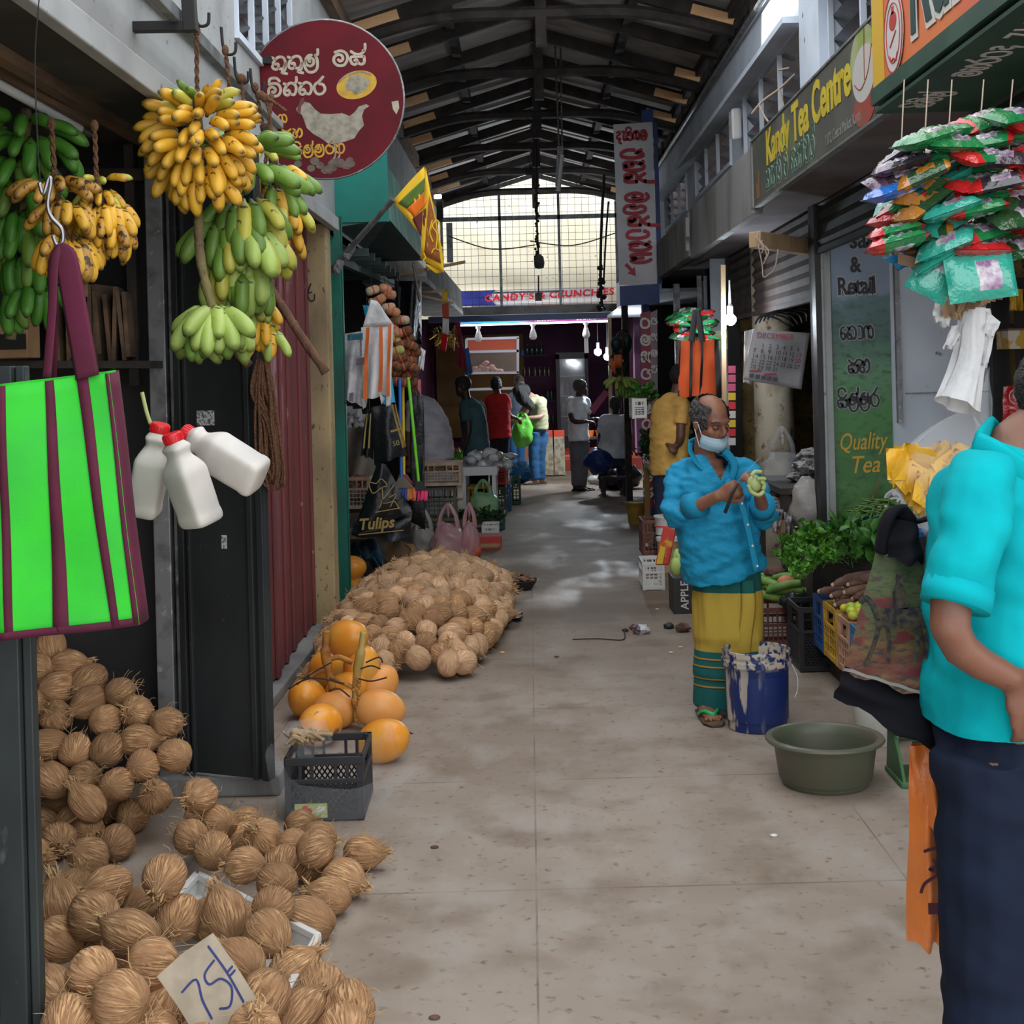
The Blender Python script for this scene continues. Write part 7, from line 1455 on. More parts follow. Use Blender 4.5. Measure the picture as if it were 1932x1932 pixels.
for k in range(20):
    y = rnd(7.09, 7.36); x = rnd(1.50, 1.66); z = .43+.13*rnd(0, 1); L = rnd(.22, .36); a = rnd(-.35, .5); m = MB(); c = Vector((x, y, z)); d = Vector((math.cos(a), math.sin(a), rnd(-.15, .3)))*L; m.tube(smoothpath([c, c+d*.35+Vector((0, 0, .012)), c+d*.7, c+d]), [rnd(.014, .018)]*1+[.022]*4+[.024]*4+[.018]*3+[.012], 9)
    if k == 0: mat('manioc', (.15,.08,.055), .9, col2=(.07,.035,.025), vs=14, st=(1,1,1), bump=.4, bs=50); mat('manioc_cut', (.45,.30,.2), .8)
    root = m.build('manioc_root', 'manioc', smooth='all'); tag(root, 'brown manioc root heaped in the yellow crate', 'manioc', 'manioc roots in the yellow crate'); e = MB(); e.ell(c-d.normalized()*.002, .012, nu=8, nv=5); e.build('cut_end', 'manioc_cut', root, smooth='all').location = (0, 0, 0)
o = leafy('chilli_heap', 'small green chillies in the light blue crate', 'chillies', [Vector((rnd(1.58, 1.86), rnd(6.54, 6.73), .42)) for k in range(40)], 150, .05, 'leaf_bright', .015, stems=False, kind='stuff')
pts = [Vector((rnd(1.42, 1.95), rnd(7.4, 8.0), 0)) for k in range(140)]
for p in pts: p.z = .50+.30*max(0, 1-((p.x-1.70)/.34)**2*.8)*(.5+.5*rnd(0, 1))
leafy('feathery_greens', 'heap of bright feathery greens over the blue and black crates', 'greens', [p for p in pts if p.x < 1.70], 1200, .034, 'leaf_bright', .035, kind='stuff')
leafy('broad_greens', 'heap of broad leaved greens next to the feathery ones', 'greens', [p for p in pts if p.x > 1.60], 520, .07, 'leaf_mid', .04, kind='stuff')
cu = MB(); cu.tube(smoothpath([(-.11, 0, 0), (-.05, 0, .012), (.05, 0, .012), (.11, 0, 0)]), [.008]+[.02]*2+[.024]*4+[.022]*2+[.01], 10); co_ = cu.build('cucumber', mat('cucumber', (.09,.25,.03), .5, col2=(.25,.38,.08), vs=9, rand=.2), smooth='all'); cme = co_.data; bpy.data.objects.remove(co_)
for k in range(16): o = bpy.data.objects.new('cucumber', cme); COL.objects.link(o); o.location = (rnd(1.33, 1.62), rnd(8.2, 8.5), .27+rnd(0, .14)); o.rotation_euler = (0, rnd(-.3, .3), rnd(-.8, .8)); tag(o, 'green plantain lying in the brown crate beside the man in blue', 'plantain', 'plantains in the brown crate')
for k, (a, b_) in enumerate(((1462, 1080), (1475, 1100), (1455, 1110))): m = MB(); c = W(a, b_, 8.5); off = Vector((k,)*3); m.ell(c, (.07, .06, .04), nu=14, nv=9, fn=lambda d: 1+.3*mnoise.noise(d*3+off)); tag(m.build('root_vegetable', 'manioc', smooth='all'), 'brown root vegetable lying on the plantains', 'vegetable', 'root vegetables on the plantains')
m = MB(); c = W(1483, 1098, 8.3); m.ell(c, (.055, .04, .04), nu=14, nv=9); tag(m.build('pumpkin_piece', mat('pumpkin', (.65,.22,.10), .6), smooth='all'), 'cut orange pumpkin piece between plantains and greens', 'pumpkin')
m = MB(); off = Vector((3, 7, 1)); m.ell(W(1500, 1135, 8.1), (.09, .08, .05), nu=20, nv=12, fn=lambda d: 1+.4*mnoise.noise(d*4+off)+.2*mnoise.noise(d*9+off)); tag(m.build('foil_bundle', 'film_black', smooth='all'), 'dark shiny plastic bundle in the black crate', 'plastic')
bb = thing('bean_basin', 'teal plastic basin heaped with green beans by the banner foot', 'basin', W(1660, 1025, 8.1)); c = W(1668, 1022, 8.1); m = MB(); m.lathe([(.0, 0), (.14, 0), (.19, .12), (.205, .125), (.205, .135), (.185, .13), (.15, .02), (0, .02)], 28, Matrix.Translation(c)); m.build('body', mat('basin_teal', (.0,.17,.15), .4), bb, smooth=True)
m = MB()
for k in range(150): a = rnd(0, 6.28); r = .19*math.sqrt(rnd(0, 1)); p = c+Vector((r*math.cos(a), r*math.sin(a), .13+.11*(1-(r/.2)**2))); d = Vector((rnd(-1, 1), rnd(-1, 1), rnd(-.25, .2))).normalized()*.06; m.tube(smoothpath([p-d, p+Vector((0, 0, .006)), p+d], 2), [.003, .0055, .006, .0055, .003], 5)
o = m.build('green_bean', mat('bean', (.07,.17,.035), .5, col2=(.13,.24,.05), vs=30), bb, smooth='all'); o['kind'] = 'stuff'
sup2 = MB(); sup2.box2((1.62, 8.02, 0), (2.5, 8.6, W(1660, 1022, 8.1).z)); tag(sup2.build('stall_counter', 'wood_dark'), 'dark counter under the bean basin before the banner', 'counter')
m = MB(); m.lathe([(0, 0), (.13, .0), (.15, .03), (.14, .03), (0, .012)], 24, Matrix.Translation(W(1700, 1010, 7.9))); tag(m.build('blue_lid', mat('lid_blue', (.02,.2,.55), .4), smooth=True), 'blue plastic lid beside the bean basin', 'plate')  # the blue disc is a lid laid beside the basin
filled('knotted clear bag standing by the wall above the beans', (W(1688, 980, 8.5).x, 8.5, 0), (.10, .09, .09), 'film_white', .05, seed=5).location.z = W(1688, 990, 8.5).z
# ---------------------------------------------------------------- floor standing things
bk = thing('paint_bucket', 'dark blue bucket streaked with dry cream paint at the feet of the man in blue', 'bucket', G(1430, 1376)); c = G(1430, 1372)
nm, nt, p = _nt('bucket_blue'); p.inputs['Roughness'].default_value = .35; v = coords(nt, 'Object', (1,1,.22)); v2 = coords(nt, 'Object'); sx_ = nd(nt, 'SeparateXYZ'); nt.links.new(v2, sx_.inputs[0])
sp_ = noise_fac(nt, v, 20, 5, .545, .60); tp = nd(nt, 'MapRange'); tp.inputs[1].default_value = .285; tp.inputs[2].default_value = .31; tp.inputs[3].default_value = 0; tp.inputs[4].default_value = .9; nt.links.new(sx_.outputs[2], tp.inputs[0]); rim = noise_fac(nt, coords(nt, 'Object', (1,1,.9)), 34, 5, .46, .54); mu = nd(nt, 'Math', operation='MULTIPLY'); nt.links.new(tp.outputs[0], mu.inputs[0]); nt.links.new(rim, mu.inputs[1]); lx = nd(nt, 'MapRange'); lx.inputs[1].default_value = .03; lx.inputs[2].default_value = -.10; nt.links.new(sx_.outputs[0], lx.inputs[0]); mu2 = nd(nt, 'Math', operation='MULTIPLY'); nt.links.new(sp_, mu2.inputs[0]); nt.links.new(lx.outputs[0], mu2.inputs[1]); mxx = nd(nt, 'Math', operation='MAXIMUM'); nt.links.new(mu.outputs[0], mxx.inputs[0]); nt.links.new(mu2.outputs[0], mxx.inputs[1])
nt.links.new(mixc(nt, mxx.outputs[0], (.006,.022,.12), (.50,.44,.35)), p.inputs['Base Color'])
m = MB(); m.lathe([(.132, 0), (.137, .004), (.150, .29), (.153, .30), (.163, .302), (.164, .328), (.155, .332), (.154, .345), (.160, .347), (.160, .372), (.155, .375), (.150, .37), (.146, .05), (0, .045)], 44, Matrix.Translation(c)); m.build('body', 'bucket_blue', bk, smooth=True)
m = MB(); m.lathe([(.0, .22), (.147, .22), (.149, .34), (.151, .37), (.148, .34), (.146, .225), (0, .225)], 40, Matrix.Translation(c)); m.build('paint_crust', mat('paint_crust', (.52,.46,.36), .8, col2=(.02,.03,.12), vs=34, lo=.52, hi=.58), bk, smooth=True)
m = MB(); m.tube(smoothpath([c+Vector((.162, -.02, .30)), c+Vector((.185, -.04, .24)), c+Vector((.18, -.05, .18)), c+Vector((.165, -.06, .15))]), .0025, 5); m.build('wire_handle', 'hook_steel', bk)
bs = thing('wash_basin', 'wide empty olive plastic basin standing on the open floor', 'basin', G(1560, 1500)); c = G(1558, 1478); c.z = 0
m = MB(); m.lathe([(.165, .0), (.17, .006), (.185, .03), (.187, .032), (.206, .168), (.212, .175), (.236, .178), (.240, .184), (.236, .192), (.212, .194), (.203, .186), (.196, .15), (.176, .014), (0, .012)], 56, Matrix.Translation(c)); m.build('body', mat('basin_olive', (.105,.10,.07), .42, col2=(.085,.10,.065), vs=6, spec=.5), bs, smooth=True)
wk = thing('white_bucket', 'white bucket base showing under the black end of the tote bag', 'bucket', G(1655, 1408)); c = G(1655, 1400); m = MB(); m.lathe([(.09, 0), (.093, .004), (.11, .22), (.116, .222), (.116, .24), (.106, .24), (.088, .01), (0, .01)], 28, Matrix.Translation(c)); m.build('body', mat('bucket_white', (.55,.55,.50), .5), wk, smooth=True)
gs = thing('green_stool', 'green plastic stool partly hidden behind the orange bag', 'stool', G(1700, 1490)); c = G(1712, 1470); mat('stool_green', (.04,.14,.045), .5, col2=(.03,.10,.035), vs=6)
m = MB(); m.box((c.x+.06, c.y, .012), (.24, .26, .024)); m.build('foot', 'stool_green', gs, bevel=.006)
for dx in (-.045, .06, .165): m = MB(); m.add([(c.x+dx-.006+q*.012, c.y+a, z) for q in (0, 1) for a, z in ((-.13, .02), (.13, .02), (.10, .20), (.02, .19), (-.06, .12))], [(0,1,2,3,4), (9,8,7,6,5)]+[(i, (i+1) % 5, 5+(i+1) % 5, 5+i) for i in range(5)]); m.build('side', 'stool_green', gs)
m = MB(); m.box((c.x+.06, c.y+.06, .20), (.25, .16, .015))
for k in range(4): m.box((c.x+.06, c.y+.02, .15+.012*k), (.2, .006, .004))
m.build('seat', 'stool_green', gs, bevel=.004)
ab = thing('apple_carton', 'black carton printed with white letters of the word apple, behind the sarong', 'box', G(1300, 1155)); c = G(1298, 1158)
m = MB(); m.box((c.x+.02, c.y+.15, .125), (.24, .30, .25)); m.build('body', mat('carton_black', (.025,.024,.026), .5), ab, bevel=.004); m = MB(); text_into(m, 'APPLE', .075, frame(Vector((c.x+.005, c.y-.002, .03)), (0, 0, 1), (-1, 0, 0)), .002, .001); m.build('lettering', 'sg_white', ab)
for k, (a, b_) in enumerate(((1277, 1068), (1281, 1052))): m = MB(); c = W(a, b_, 8.9+.1*k); m.ell(c, (.045, .045, .06), nu=14, nv=10, fn=lambda d: 1+.08*math.cos(5*math.atan2(d.y, d.x))); tag(m.build('chayote', mat('chayote', (.36,.50,.13), .5) if k == 0 else 'chayote', smooth='all'), ['pale green chayote on top of the black carton, lower one', 'pale green chayote on top of the black carton, upper one'][k], 'chayote')
for k, (a, b_, r, h, mt, lb) in enumerate(((1263, 1078, .10, .26, 'bucket_white', 'white tub of grain with clear top standing behind the man in blue'), (1262, 1010, .10, .14, 'white_plastic', 'white lidded pail with red lines standing behind the man in blue'))):
    t = thing('grain_tub', lb, 'tub', W(a, b_, 9.6)); c = G(a, 1078); c.y += .12*k; z0 = 0 if k == 0 else .30
    m = MB(); m.lathe([(r*.9, z0), (r, z0+h), (r*1.05, z0+h+.005), (r*1.05, z0+h+.02), (0, z0+h+.02)], 24, Matrix.Translation((c.x, c.y, 0))); m.build('body', [mat('grain', (.45,.31,.18), .8, col2=(.38,.25,.14), vs=60), 'white_plastic'][k], t, smooth=True)
    if k == 0: m = MB(); m.lathe([(r*1.06, .26), (r*1.06, .29), (0, .295)], 24, Matrix.Translation((c.x, c.y, 0))); m.build('lid', 'white_plastic', t, smooth=True)
    else:
        m = MB(); m.lathe([(r*1.03, z0+.07), (r*1.03, z0+.076)], 24, Matrix.Translation((c.x, c.y, 0))); m.build('red_line', 'cap_red', t)
sk_ = thing('flour_packet', 'red and yellow printed packet leaning on the white tubs', 'packet', W(1250, 1060, 9.7)); m = MB(); slab(m, ((1236,1066),(1252,992),(1276,1000),(1262,1066)), 9.75, .05); m.build('body', mat('pack_red', (.60,.05,.03), .4, col2=(.65,.40,.03), vs=7, lo=.5, hi=.56), sk_, bevel=.01); m = MB(); slab(m, ((1238,1064),(1246,1030),(1256,1032),(1250,1064)), 9.74, .01); m.build('yellow_edge', 'pk_y', sk_)
stand('white crate on the floor behind the yellow shirted person', 1232, 1040, 10.6, .17, .22, 'crate_white')
# further stalls of this row
yb = thing('yellow_bucket', 'small dirty yellow bucket on the wet floor near the white crate', 'bucket', G(1199, 990)); c = G(1200, 988); m = MB(); m.lathe([(.08, 0), (.11, .22), (.118, .222), (.118, .24), (.10, .24), (.075, .01), (0, .01)], 24, Matrix.Translation(c)); m.build('body', mat('bucket_yellow', (.30,.19,.02), .5, col2=(.2,.12,.02), vs=9), yb, smooth=True)
tb2 = thing('produce_stand', 'wooden stand under the bundled greens behind the yellow bucket', 'stand', (1.40, 12.6, 0)); m = MB(); m.box2((1.12, 12.1, .74), (1.62, 13.7, .79)); m.build('top', 'wood_pale', tb2)
for x in (1.14, 1.58):
    for y in (12.14, 13.66): m = MB(); m.box2((x-.025, y-.025, 0), (x+.025, y+.025, .74)); m.build('leg', mat('leg_yellow', (.28,.17,.03), .7) if (x, y) == (1.14, 12.14) else 'leg_yellow', tb2)
stand('reddish brown crate under the produce stand', 1236, 1000, 11.7, .22, .30, 'crate_brown', .12); 
leafy('dark_greens', 'large dark heap of herbs on the far produce stand', 'greens', [Vector((rnd(1.08, 1.55), rnd(12.7, 13.6), .85+.22*rnd(0, 1))) for k in range(60)], 900, .05, 'leaf_dark', .06, kind='stuff'); leafy('fresh_greens', 'smaller fresh green heap before the dark herbs', 'greens', [Vector((rnd(1.22, 1.6), rnd(12.2, 12.5), .84+.12*rnd(0, 1))) for k in range(40)], 420, .045, 'leaf_mid', .04, kind='stuff')
for k in range(9): m = MB(); a = Vector((1.24+.03*k, 12.06, .81+.012*(k % 3))); m.tube(smoothpath([a, a+Vector((.06, -.02, .0)), a+Vector((.14, .02, -.01))]), .016, 7); tag(m.build('leek', mat('leek', (.42,.50,.24), .6) if k == 0 else 'leek', smooth='all'), 'pale green stalk in the bundle at the stand edge', 'leek', 'pale stalks on the produce stand')
m = MB(); off = Vector((1, 1, 8)); m.ell((1.16, 12.3, .82), (.12, .14, .06), nu=18, nv=12, fn=lambda d: 1+.25*mnoise.noise(d*3+off)); tag(m.build('root_bundle', 'wood_pale', smooth='all'), 'straw coloured root bundle at the corner of the produce stand', 'roots')
rb_ = thing('letter_board', 'tall narrow red board with white Sinhala letters by the blue post', 'sign', W(1220, 960, 14.6)); m = MB(); slab(m, ((1214,965),(1208,592),(1227,586),(1233,960)), 14.6, .05); m.build('board', mat('board_red', (.26,.012,.035), .5), rb_); m = MB(); slab(m, ((1230,905),(1227,590),(1240,584),(1242,890)), 14.55, .04); m.build('pale_board', mat('board_pale', (.25,.27,.28), .5, col2=(.25,.10,.12), vs=2), rb_)
m = MB(); KR = 14.6/FPX
for k, tk in enumerate(('v', 'm', 's', 'T', 'k', 'l', 'r', 't', 's', 'h', 'n')): sinhala(m, tk, 16*KR, frame(W(1209+k*.55, 600+32*k, 14.59), (.02, 0, -1), (1, 0, .03)), .26, .004, 1.2)
m.build('lettering', 'sg_white', rb_)
m = MB()
for k, tk in enumerate(('T', 's', 'm', 'k')): sinhala(m, tk, 10*KR, frame(W(1229, 600+30*k, 14.54), (.02, 0, -1), (1, 0, .03)), .26, .004, 1.2)
m.build('pale_lettering', 'sg_white', rb_)
wc = stand('white basket of herbs hung on the far shopfront', 1207, 790, 12.2, .13, .18, 'crate_white', W(1207, 790, 12.2).z); leafy('hung_herbs', 'sprigs sticking out of the white hanging basket', 'herbs', [W(1215, 745, 12.35)], 120, .05, 'leaf_mid', .10, kind='stuff')
wh = [(W(1172, 712, 16.5), 9, 170, 400, -60, -5, ['ban_lime', 'ban_ygreen'], 1.5, .05), (W(1174, 722, 16.5), 8, 180, 390, -75, -30, ['ban_lime', 'ban_green'], 1.4, .04)]
bunch('yellow-green banana bunch hanging at the far dark post', [W(1174, 690, 16.5), W(1173, 720, 16.5), W(1172, 735, 16.5)], wh, None, .018, rope=(W(1175, 600, 16.5), W(1174, 692, 16.5)))
for k in range(16): m = MB(); c = W(1170+rnd(-10, 14), 640+rnd(0, 60), 16.7+rnd(-.1, .1)); m.ell(c, (rnd(.05, .08), .06, rnd(.06, .10)), nu=10, nv=7); tag(m.build('dark_fruit', mat('fruit_dark', (.012,.03,.03), .5) if k == 0 else 'fruit_dark', smooth='all'), 'dark round gourd in the cluster above the far bananas', 'gourd', 'dark gourds above the far bananas')
for k in range(5): m = MB(); c = W(1154+4*k, 688+rnd(-8, 8), 16.3); m.tube([c+Vector((0, 0, .07)), c, c+Vector((.01, 0, -.09))], [.02, .022, .004], 8); tag(m.build('carrot', mat('carrot', (.75,.17,.05), .5) if k == 0 else 'carrot', smooth='all'), 'orange carrot hanging near the glaring bulbs', 'carrot', 'carrots near the glaring bulbs')
o = MB(); o.beam(W(1150, 600, 19.6), W(1154, 905, 19.6), .05, .04); tag(o.build('pale_post', 'wood_pale'), 'pale wooden post next to the two glaring bulbs', 'post')
t = thing('market_table', 'small table with orange tubs between the two men in white shirts', 'table', G(1128, 905)); c = G(1125, 900); m = MB(); m.box((c.x, c.y+.2, .62), (.34, .4, .03)); m.build('top', 'wood_dark', t)
for x in (-.14, .14): m = MB(); m.box((c.x+x, c.y+.2, .305), (.04, .3, .61)); m.build('leg', 'wood_dark', t)
for k in range(2): m = MB(); m.lathe([(.05, .64), (.075, .74), (.07, .74), (0, .66)], 16, Matrix.Translation((c.x-.08+.16*k, c.y+.12, 0))); tag(m.build('orange_tub', mat('tub_orange', (.8,.16,.02), .4) if k == 0 else 'tub_orange', smooth=True), ['orange plastic tub on the small table nearer the standing man', 'orange plastic tub on the small table nearer the seated man'][k], 'tub')
m = MB(); slab(m, ((1112,770),(1140,735),(1150,742),(1120,782)), 18.6, .03); tag(m.build('pink_tray', mat('tray_pink', (.4,.03,.13), .4)), 'slanted pink tray behind the standing man in white', 'tray')
m = MB(); off = Vector((4, 4, 1)); c = G(1172, 925); m.ell((c.x, c.y+.25, .17), (.30, .26, .19), nu=28, nv=18, fn=lambda d: 1+.22*mnoise.noise(d*2+off)+.1*mnoise.noise(d*6+off)); tag(m.build('black_sack', 'film_black', smooth='all'), 'black plastic sack slumped beneath the seated man', 'sack')
for k, (a, b_) in enumerate(((1122, 914), (1136, 916), (1130, 905))): m = MB(); c = G(a, b_); off = Vector((k*2.2,)*3); m.ell((c.x, c.y+.08, .06), (.10, .09, .065), nu=16, nv=10, fn=lambda d: 1+.3*mnoise.noise(d*3+off)); tag(m.build('wrapped_parcel', 'film_grey', smooth='all'), 'pale wrapped parcel on the floor beside the black sack', 'parcel', 'parcels beside the black sack')
m = MB(); off = Vector((6, 2, 3)); c = G(988, 912); m.ell((c.x, c.y+.25, .15), (.24, .3, .17), nu=30, nv=20, fn=lambda d: 1+.28*mnoise.noise(d*2.2+off)+.14*mnoise.noise(d*6+off)); tag(m.build('blue_sack', mat('sack_blue', (.01,.16,.38), .4, bump=.5, bs=20, bd=.03), smooth='all'), 'bright blue plastic sack on the floor by the woman in jeans', 'sack')
t = thing('juice_crates', 'stack of red capped orange juice packs behind the woman in jeans', 'packs', G(1060, 900)); t.name = 'juice_stack'
for k in range(5): m = MB(); c = W(968+22*k, 872, 22.6); m.box((c.x, c.y, .33), (.17, .2, .62)); m.build('pack', mat('juice_%d' % k, [(.5,.45,.35),(.45,.10,.04),(.40,.36,.22),(.48,.42,.3),(.45,.40,.28)][k], .5, col2=(.25,.2,.12), vs=12), t); m = MB(); m.box((c.x, c.y, .69), (.17, .2, .10)); m.build('cap', mat('juice_cap', (.7,.07,.02), .5) if k == 0 else 'juice_cap', t)
# ---------------------------------------------------------------- scraps on the floor
sl = thing('black_bowl', 'shallow black bowl of dry roots on the floor past the coconut heap', 'bowl', G(977, 1120)); c = G(977, 1112); m = MB(); m.lathe([(0, 0), (.11, 0), (.155, .07), (.165, .075), (.155, .08), (.10, .012), (0, .01)], 28, Matrix.Translation(c)); m.build('body', 'crate_black', sl, smooth=True); m = MB()
for k in range(60): a = rnd(0, 6.28); r = .13*math.sqrt(rnd(0, 1)); p = c+Vector((r*math.cos(a), r*math.sin(a), .07+.05*(1-(r/.14)**2))); d = Vector((rnd(-1, 1), rnd(-1, 1), rnd(-.3, .3))).normalized()*.03; m.tube([p-d, p, p+d], [.006, .009, .006], 5)
q = m.build('dry_root', 'ginger', sl, smooth='all'); q['kind'] = 'stuff'
m = MB(); m.sheet(lambda u, v: G(928+58*u, 1172-14*u+ (v-.5)*10, .012+.03*math.sin(u*7+v*5)**2), 14, 6); tag(m.build('plastic_scrap', mat('scrap_white', (.55,.54,.56), .5, col2=(.12,.07,.09), vs=14, lo=.5, hi=.56), smooth='all', solid=.004), 'flattened white and maroon wrapper on the floor before the coconut heap', 'wrapper')
for k, (a, b_, r, mt, lb) in enumerate(((1210, 1196, .055, 'scrap_white', 'crumpled white and red wrapper on the floor among dark scraps'), (1196, 1188, .03, 'manioc', 'brown husk scrap touching the crumpled wrapper'), (1262, 1186, .035, 'crate_black', 'round black scrap on the floor near the sarong'), (1288, 1192, .05, 'manioc', 'dark brown husk piece on the floor beside the sarong'), (1180, 1192, .02, 'twig', 'small dark twig end on the floor near the wrapper'))):
    m = MB(); off = Vector((k*3.3,)*3); c = G(a, b_); m.ell((c.x, c.y, r*.5), (r, r*.8, r*.6), nu=14, nv=9, fn=lambda d: 1+.4*mnoise.noise(d*2.6+off)); tag(m.build('floor_scrap', mt, smooth=True), lb, 'scrap')
for k, (a, b_) in enumerate(((1266, 1232), (1284, 1222), (1460, 1578), (948, 1232), (820, 1922), (820, 1600), (1050, 1240), (1240, 1150))): m = MB(); c = G(a, b_); m.ell((c.x, c.y, .004), (.016, .012, .005), nu=8, nv=5); tag(m.build('litter_crumb', ['sg_white', 'wood_new', 'white_plastic', 'wood_new', 'manioc', 'manioc', 'manioc', 'sg_white'][k], smooth='all'), ['white crumb on the floor left of the sarong'.replace('left of', 'before'), 'orange peel crumb near the black scrap', 'tiny white crumb alone on the open floor', 'orange peel crumb before the coconut heap', 'dry brown leaf bit at the bottom edge of the floor', 'dark bit on the floor beside the coconuts', 'dark bit in the middle of the walkway', 'pale fleck on the walkway behind the scraps'][k], 'crumb')
o = MB(); o.tube(smoothpath([G(1080, 1206, .004), G(1130, 1205, .004), G(1175, 1207, .004), G(1178, 1192, .01)]), .004, 5); tag(o.build('twig', 'twig', smooth='all'), 'thin bent twig lying across the walkway', 'twig')
# ---------------------------------------------------------------- people
def cut(o, pred):
    import bmesh
    bm = bmesh.new(); bm.from_mesh(o.data); off = root_loc(o)
    bmesh.ops.delete(bm, geom=[f for f in bm.faces if pred(f.calc_center_median()+off)], context='FACES'); bm.to_mesh(o.data); bm.free()
def basis(o, fwd, up):
    u = Vector(up).normalized(); f = Vector(fwd); f = (f-u*f.dot(u)).normalized(); r = f.cross(u); m = Matrix.Identity(4)
    for i in range(3): m[i][0], m[i][1], m[i][2], m[i][3] = r[i], f[i], u[i], o[i]
    return m      # x = right of the person, y = forward, z = up
def head(mb, M, s=1.0, detail=True):
    h = MB(); h.ell((0, -.012, .022), (.074, .095, .092), nu=20, nv=14); h.ell((0, .028, -.045), (.060, .066, .072), nu=18, nv=12); h.ell((0, .052, -.092), (.040, .040, .030), nu=14, nv=9)
    for sx in (-1, 1):
        h.ell((sx*.077, -.008, -.022), (.010, .020, .032), nu=10, nv=8); h.ell((sx*.036, .058, -.032), (.026, .026, .024), nu=10, nv=7)
        if detail: h.ell((sx*.012, .104, -.036), (.010, .012, .009), nu=8, nv=6)
    if detail:
        h.tube([(0, .088, .012), (0, .104, -.012), (0, .114, -.032)], [.009, .012, .014], 8); h.tube([(-.05, .066, .016), (-.02, .086, .020), (.02, .086, .020), (.05, .066, .016)], [.010, .012, .012, .010], 8)
        for z, r in ((-.062, .0085), (-.074, .0095)): h.tube([(-.024, .078, z), (0, .092, z), (.024, .078, z)], [.004, r, .004], 8)
    mb.add([tuple(Vector(v)*s) for v in h.v], h.f, M=M)
def hand(mb, w, d, n, side=1, curl=(55, 60, 40), s=1.0, spread=.02):
    w, d, n = Vector(w), Vector(d).normalized(), Vector(n); n = (n-d*n.dot(d)).normalized(); t = d.cross(n)*side; m = MB()
    M = Matrix.Identity(4)
    for i in range(3): M[i][0], M[i][1], M[i][2], M[i][3] = d[i], t[i], n[i], w[i]
    m.ell((.048, 0, 0), (.052, .041, .016), nu=12, nv=8); m.ell((.03, .024, .010), (.030, .020, .016), nu=10, nv=7); m.tube([(-.02, 0, 0), (.02, 0, 0)], [(.026, .020), (.030, .018)], 10, flat=(0, 1, 0))
    for k, L in enumerate((.074, .082, .077, .060)):
        p = Vector((.088-.004*abs(k-1), .031-.0205*k, 0)); a = 0; pts = [p-Vector((.03, 0, 0)), p]; dy = (1.5-k)*spread*.15
        for seg, c in zip((.45, .31, .24), curl): a += R(c); p = p + Vector((math.cos(a), dy, math.sin(a)))*L*seg; pts.append(p)
        m.tube(pts, [.0095, .0098, .0088, .0078, .0055], 8)
    p0 = Vector((.022, .034, .004)); p1 = p0+Vector((.028, .020, .014)); p2 = p1+Vector((.026, .004, .016)); p3 = p2+Vector((.016, -.010, .012)); m.tube([p0-Vector((.012, .008, 0)), p0, p1, p2, p3], [.012, .013, .0115, .010, .006], 8)
    mb.add([tuple(Vector(v)*s) for v in m.v], m.f, M=M)
def wrinkle(amp, sc=(9, 9, 26), seed=0, off=0.0, zpow=None):
    o = Vector((seed*7.3, seed*3.1, 0))
    def fn(co, no):
        out = co.copy()
        for i in range(len(co)):
            x, y, z = co[i]; k = amp*(mnoise.noise(Vector((x*sc[0]+z*4, y*sc[1], z*sc[2]-x*5))+o) + .5*mnoise.noise(Vector((x*sc[0]*2.3, y*sc[1]*2, z*sc[2]*1.8+x*9))+o)) + off
            out[i] = co[i] + no[i]*k
        return out
    return fn
def skin(n, c): mat(n, c, .5, col2=tuple(k*.75 for k in c), vs=9, sss=.08, spots=tuple(k*.6 for k in c), sp_s=60, sp_lo=.66, sp_hi=.75)
skin('skin_a', (.27,.115,.066)); skin('skin_b', (.20,.085,.052)); skin('skin_dark', (.045,.022,.016)); skin('skin_c', (.13,.06,.04))
mat('hair_black', (.010,.009,.009), .55, bump=.5, bs=160); mat('hair_grey', (.085,.082,.080), .75, col2=(.03,.028,.027), vs=40, bump=.7, bs=120)
def hair_cap(root, M, s, mt, keep, noise=.006, r=(.082, .104, .100), name='hair', vox=.007):
    m = MB(); m.ell((0, -.016, .022), r, nu=26, nv=18); mb = MB(); mb.add([tuple(Vector(v)*s) for v in m.v], m.f, M=M); Mi = M.inverted()
    o = fused(mb, name, mt, vox, 1, root, wrinkle(noise, (60, 60, 60))); cut(o, lambda c: not keep((Mi @ c)/s)); return o
def limb(mb, pts, rad, n=12): mb.tube(smoothpath(pts, 4), [rad[min(len(rad)-1, int(i/4))] + ((rad[min(len(rad)-1, int(i/4)+1)]-rad[min(len(rad)-1, int(i/4))])*(i % 4)/4) for i in range((len(pts)-1)*4+1)], n)
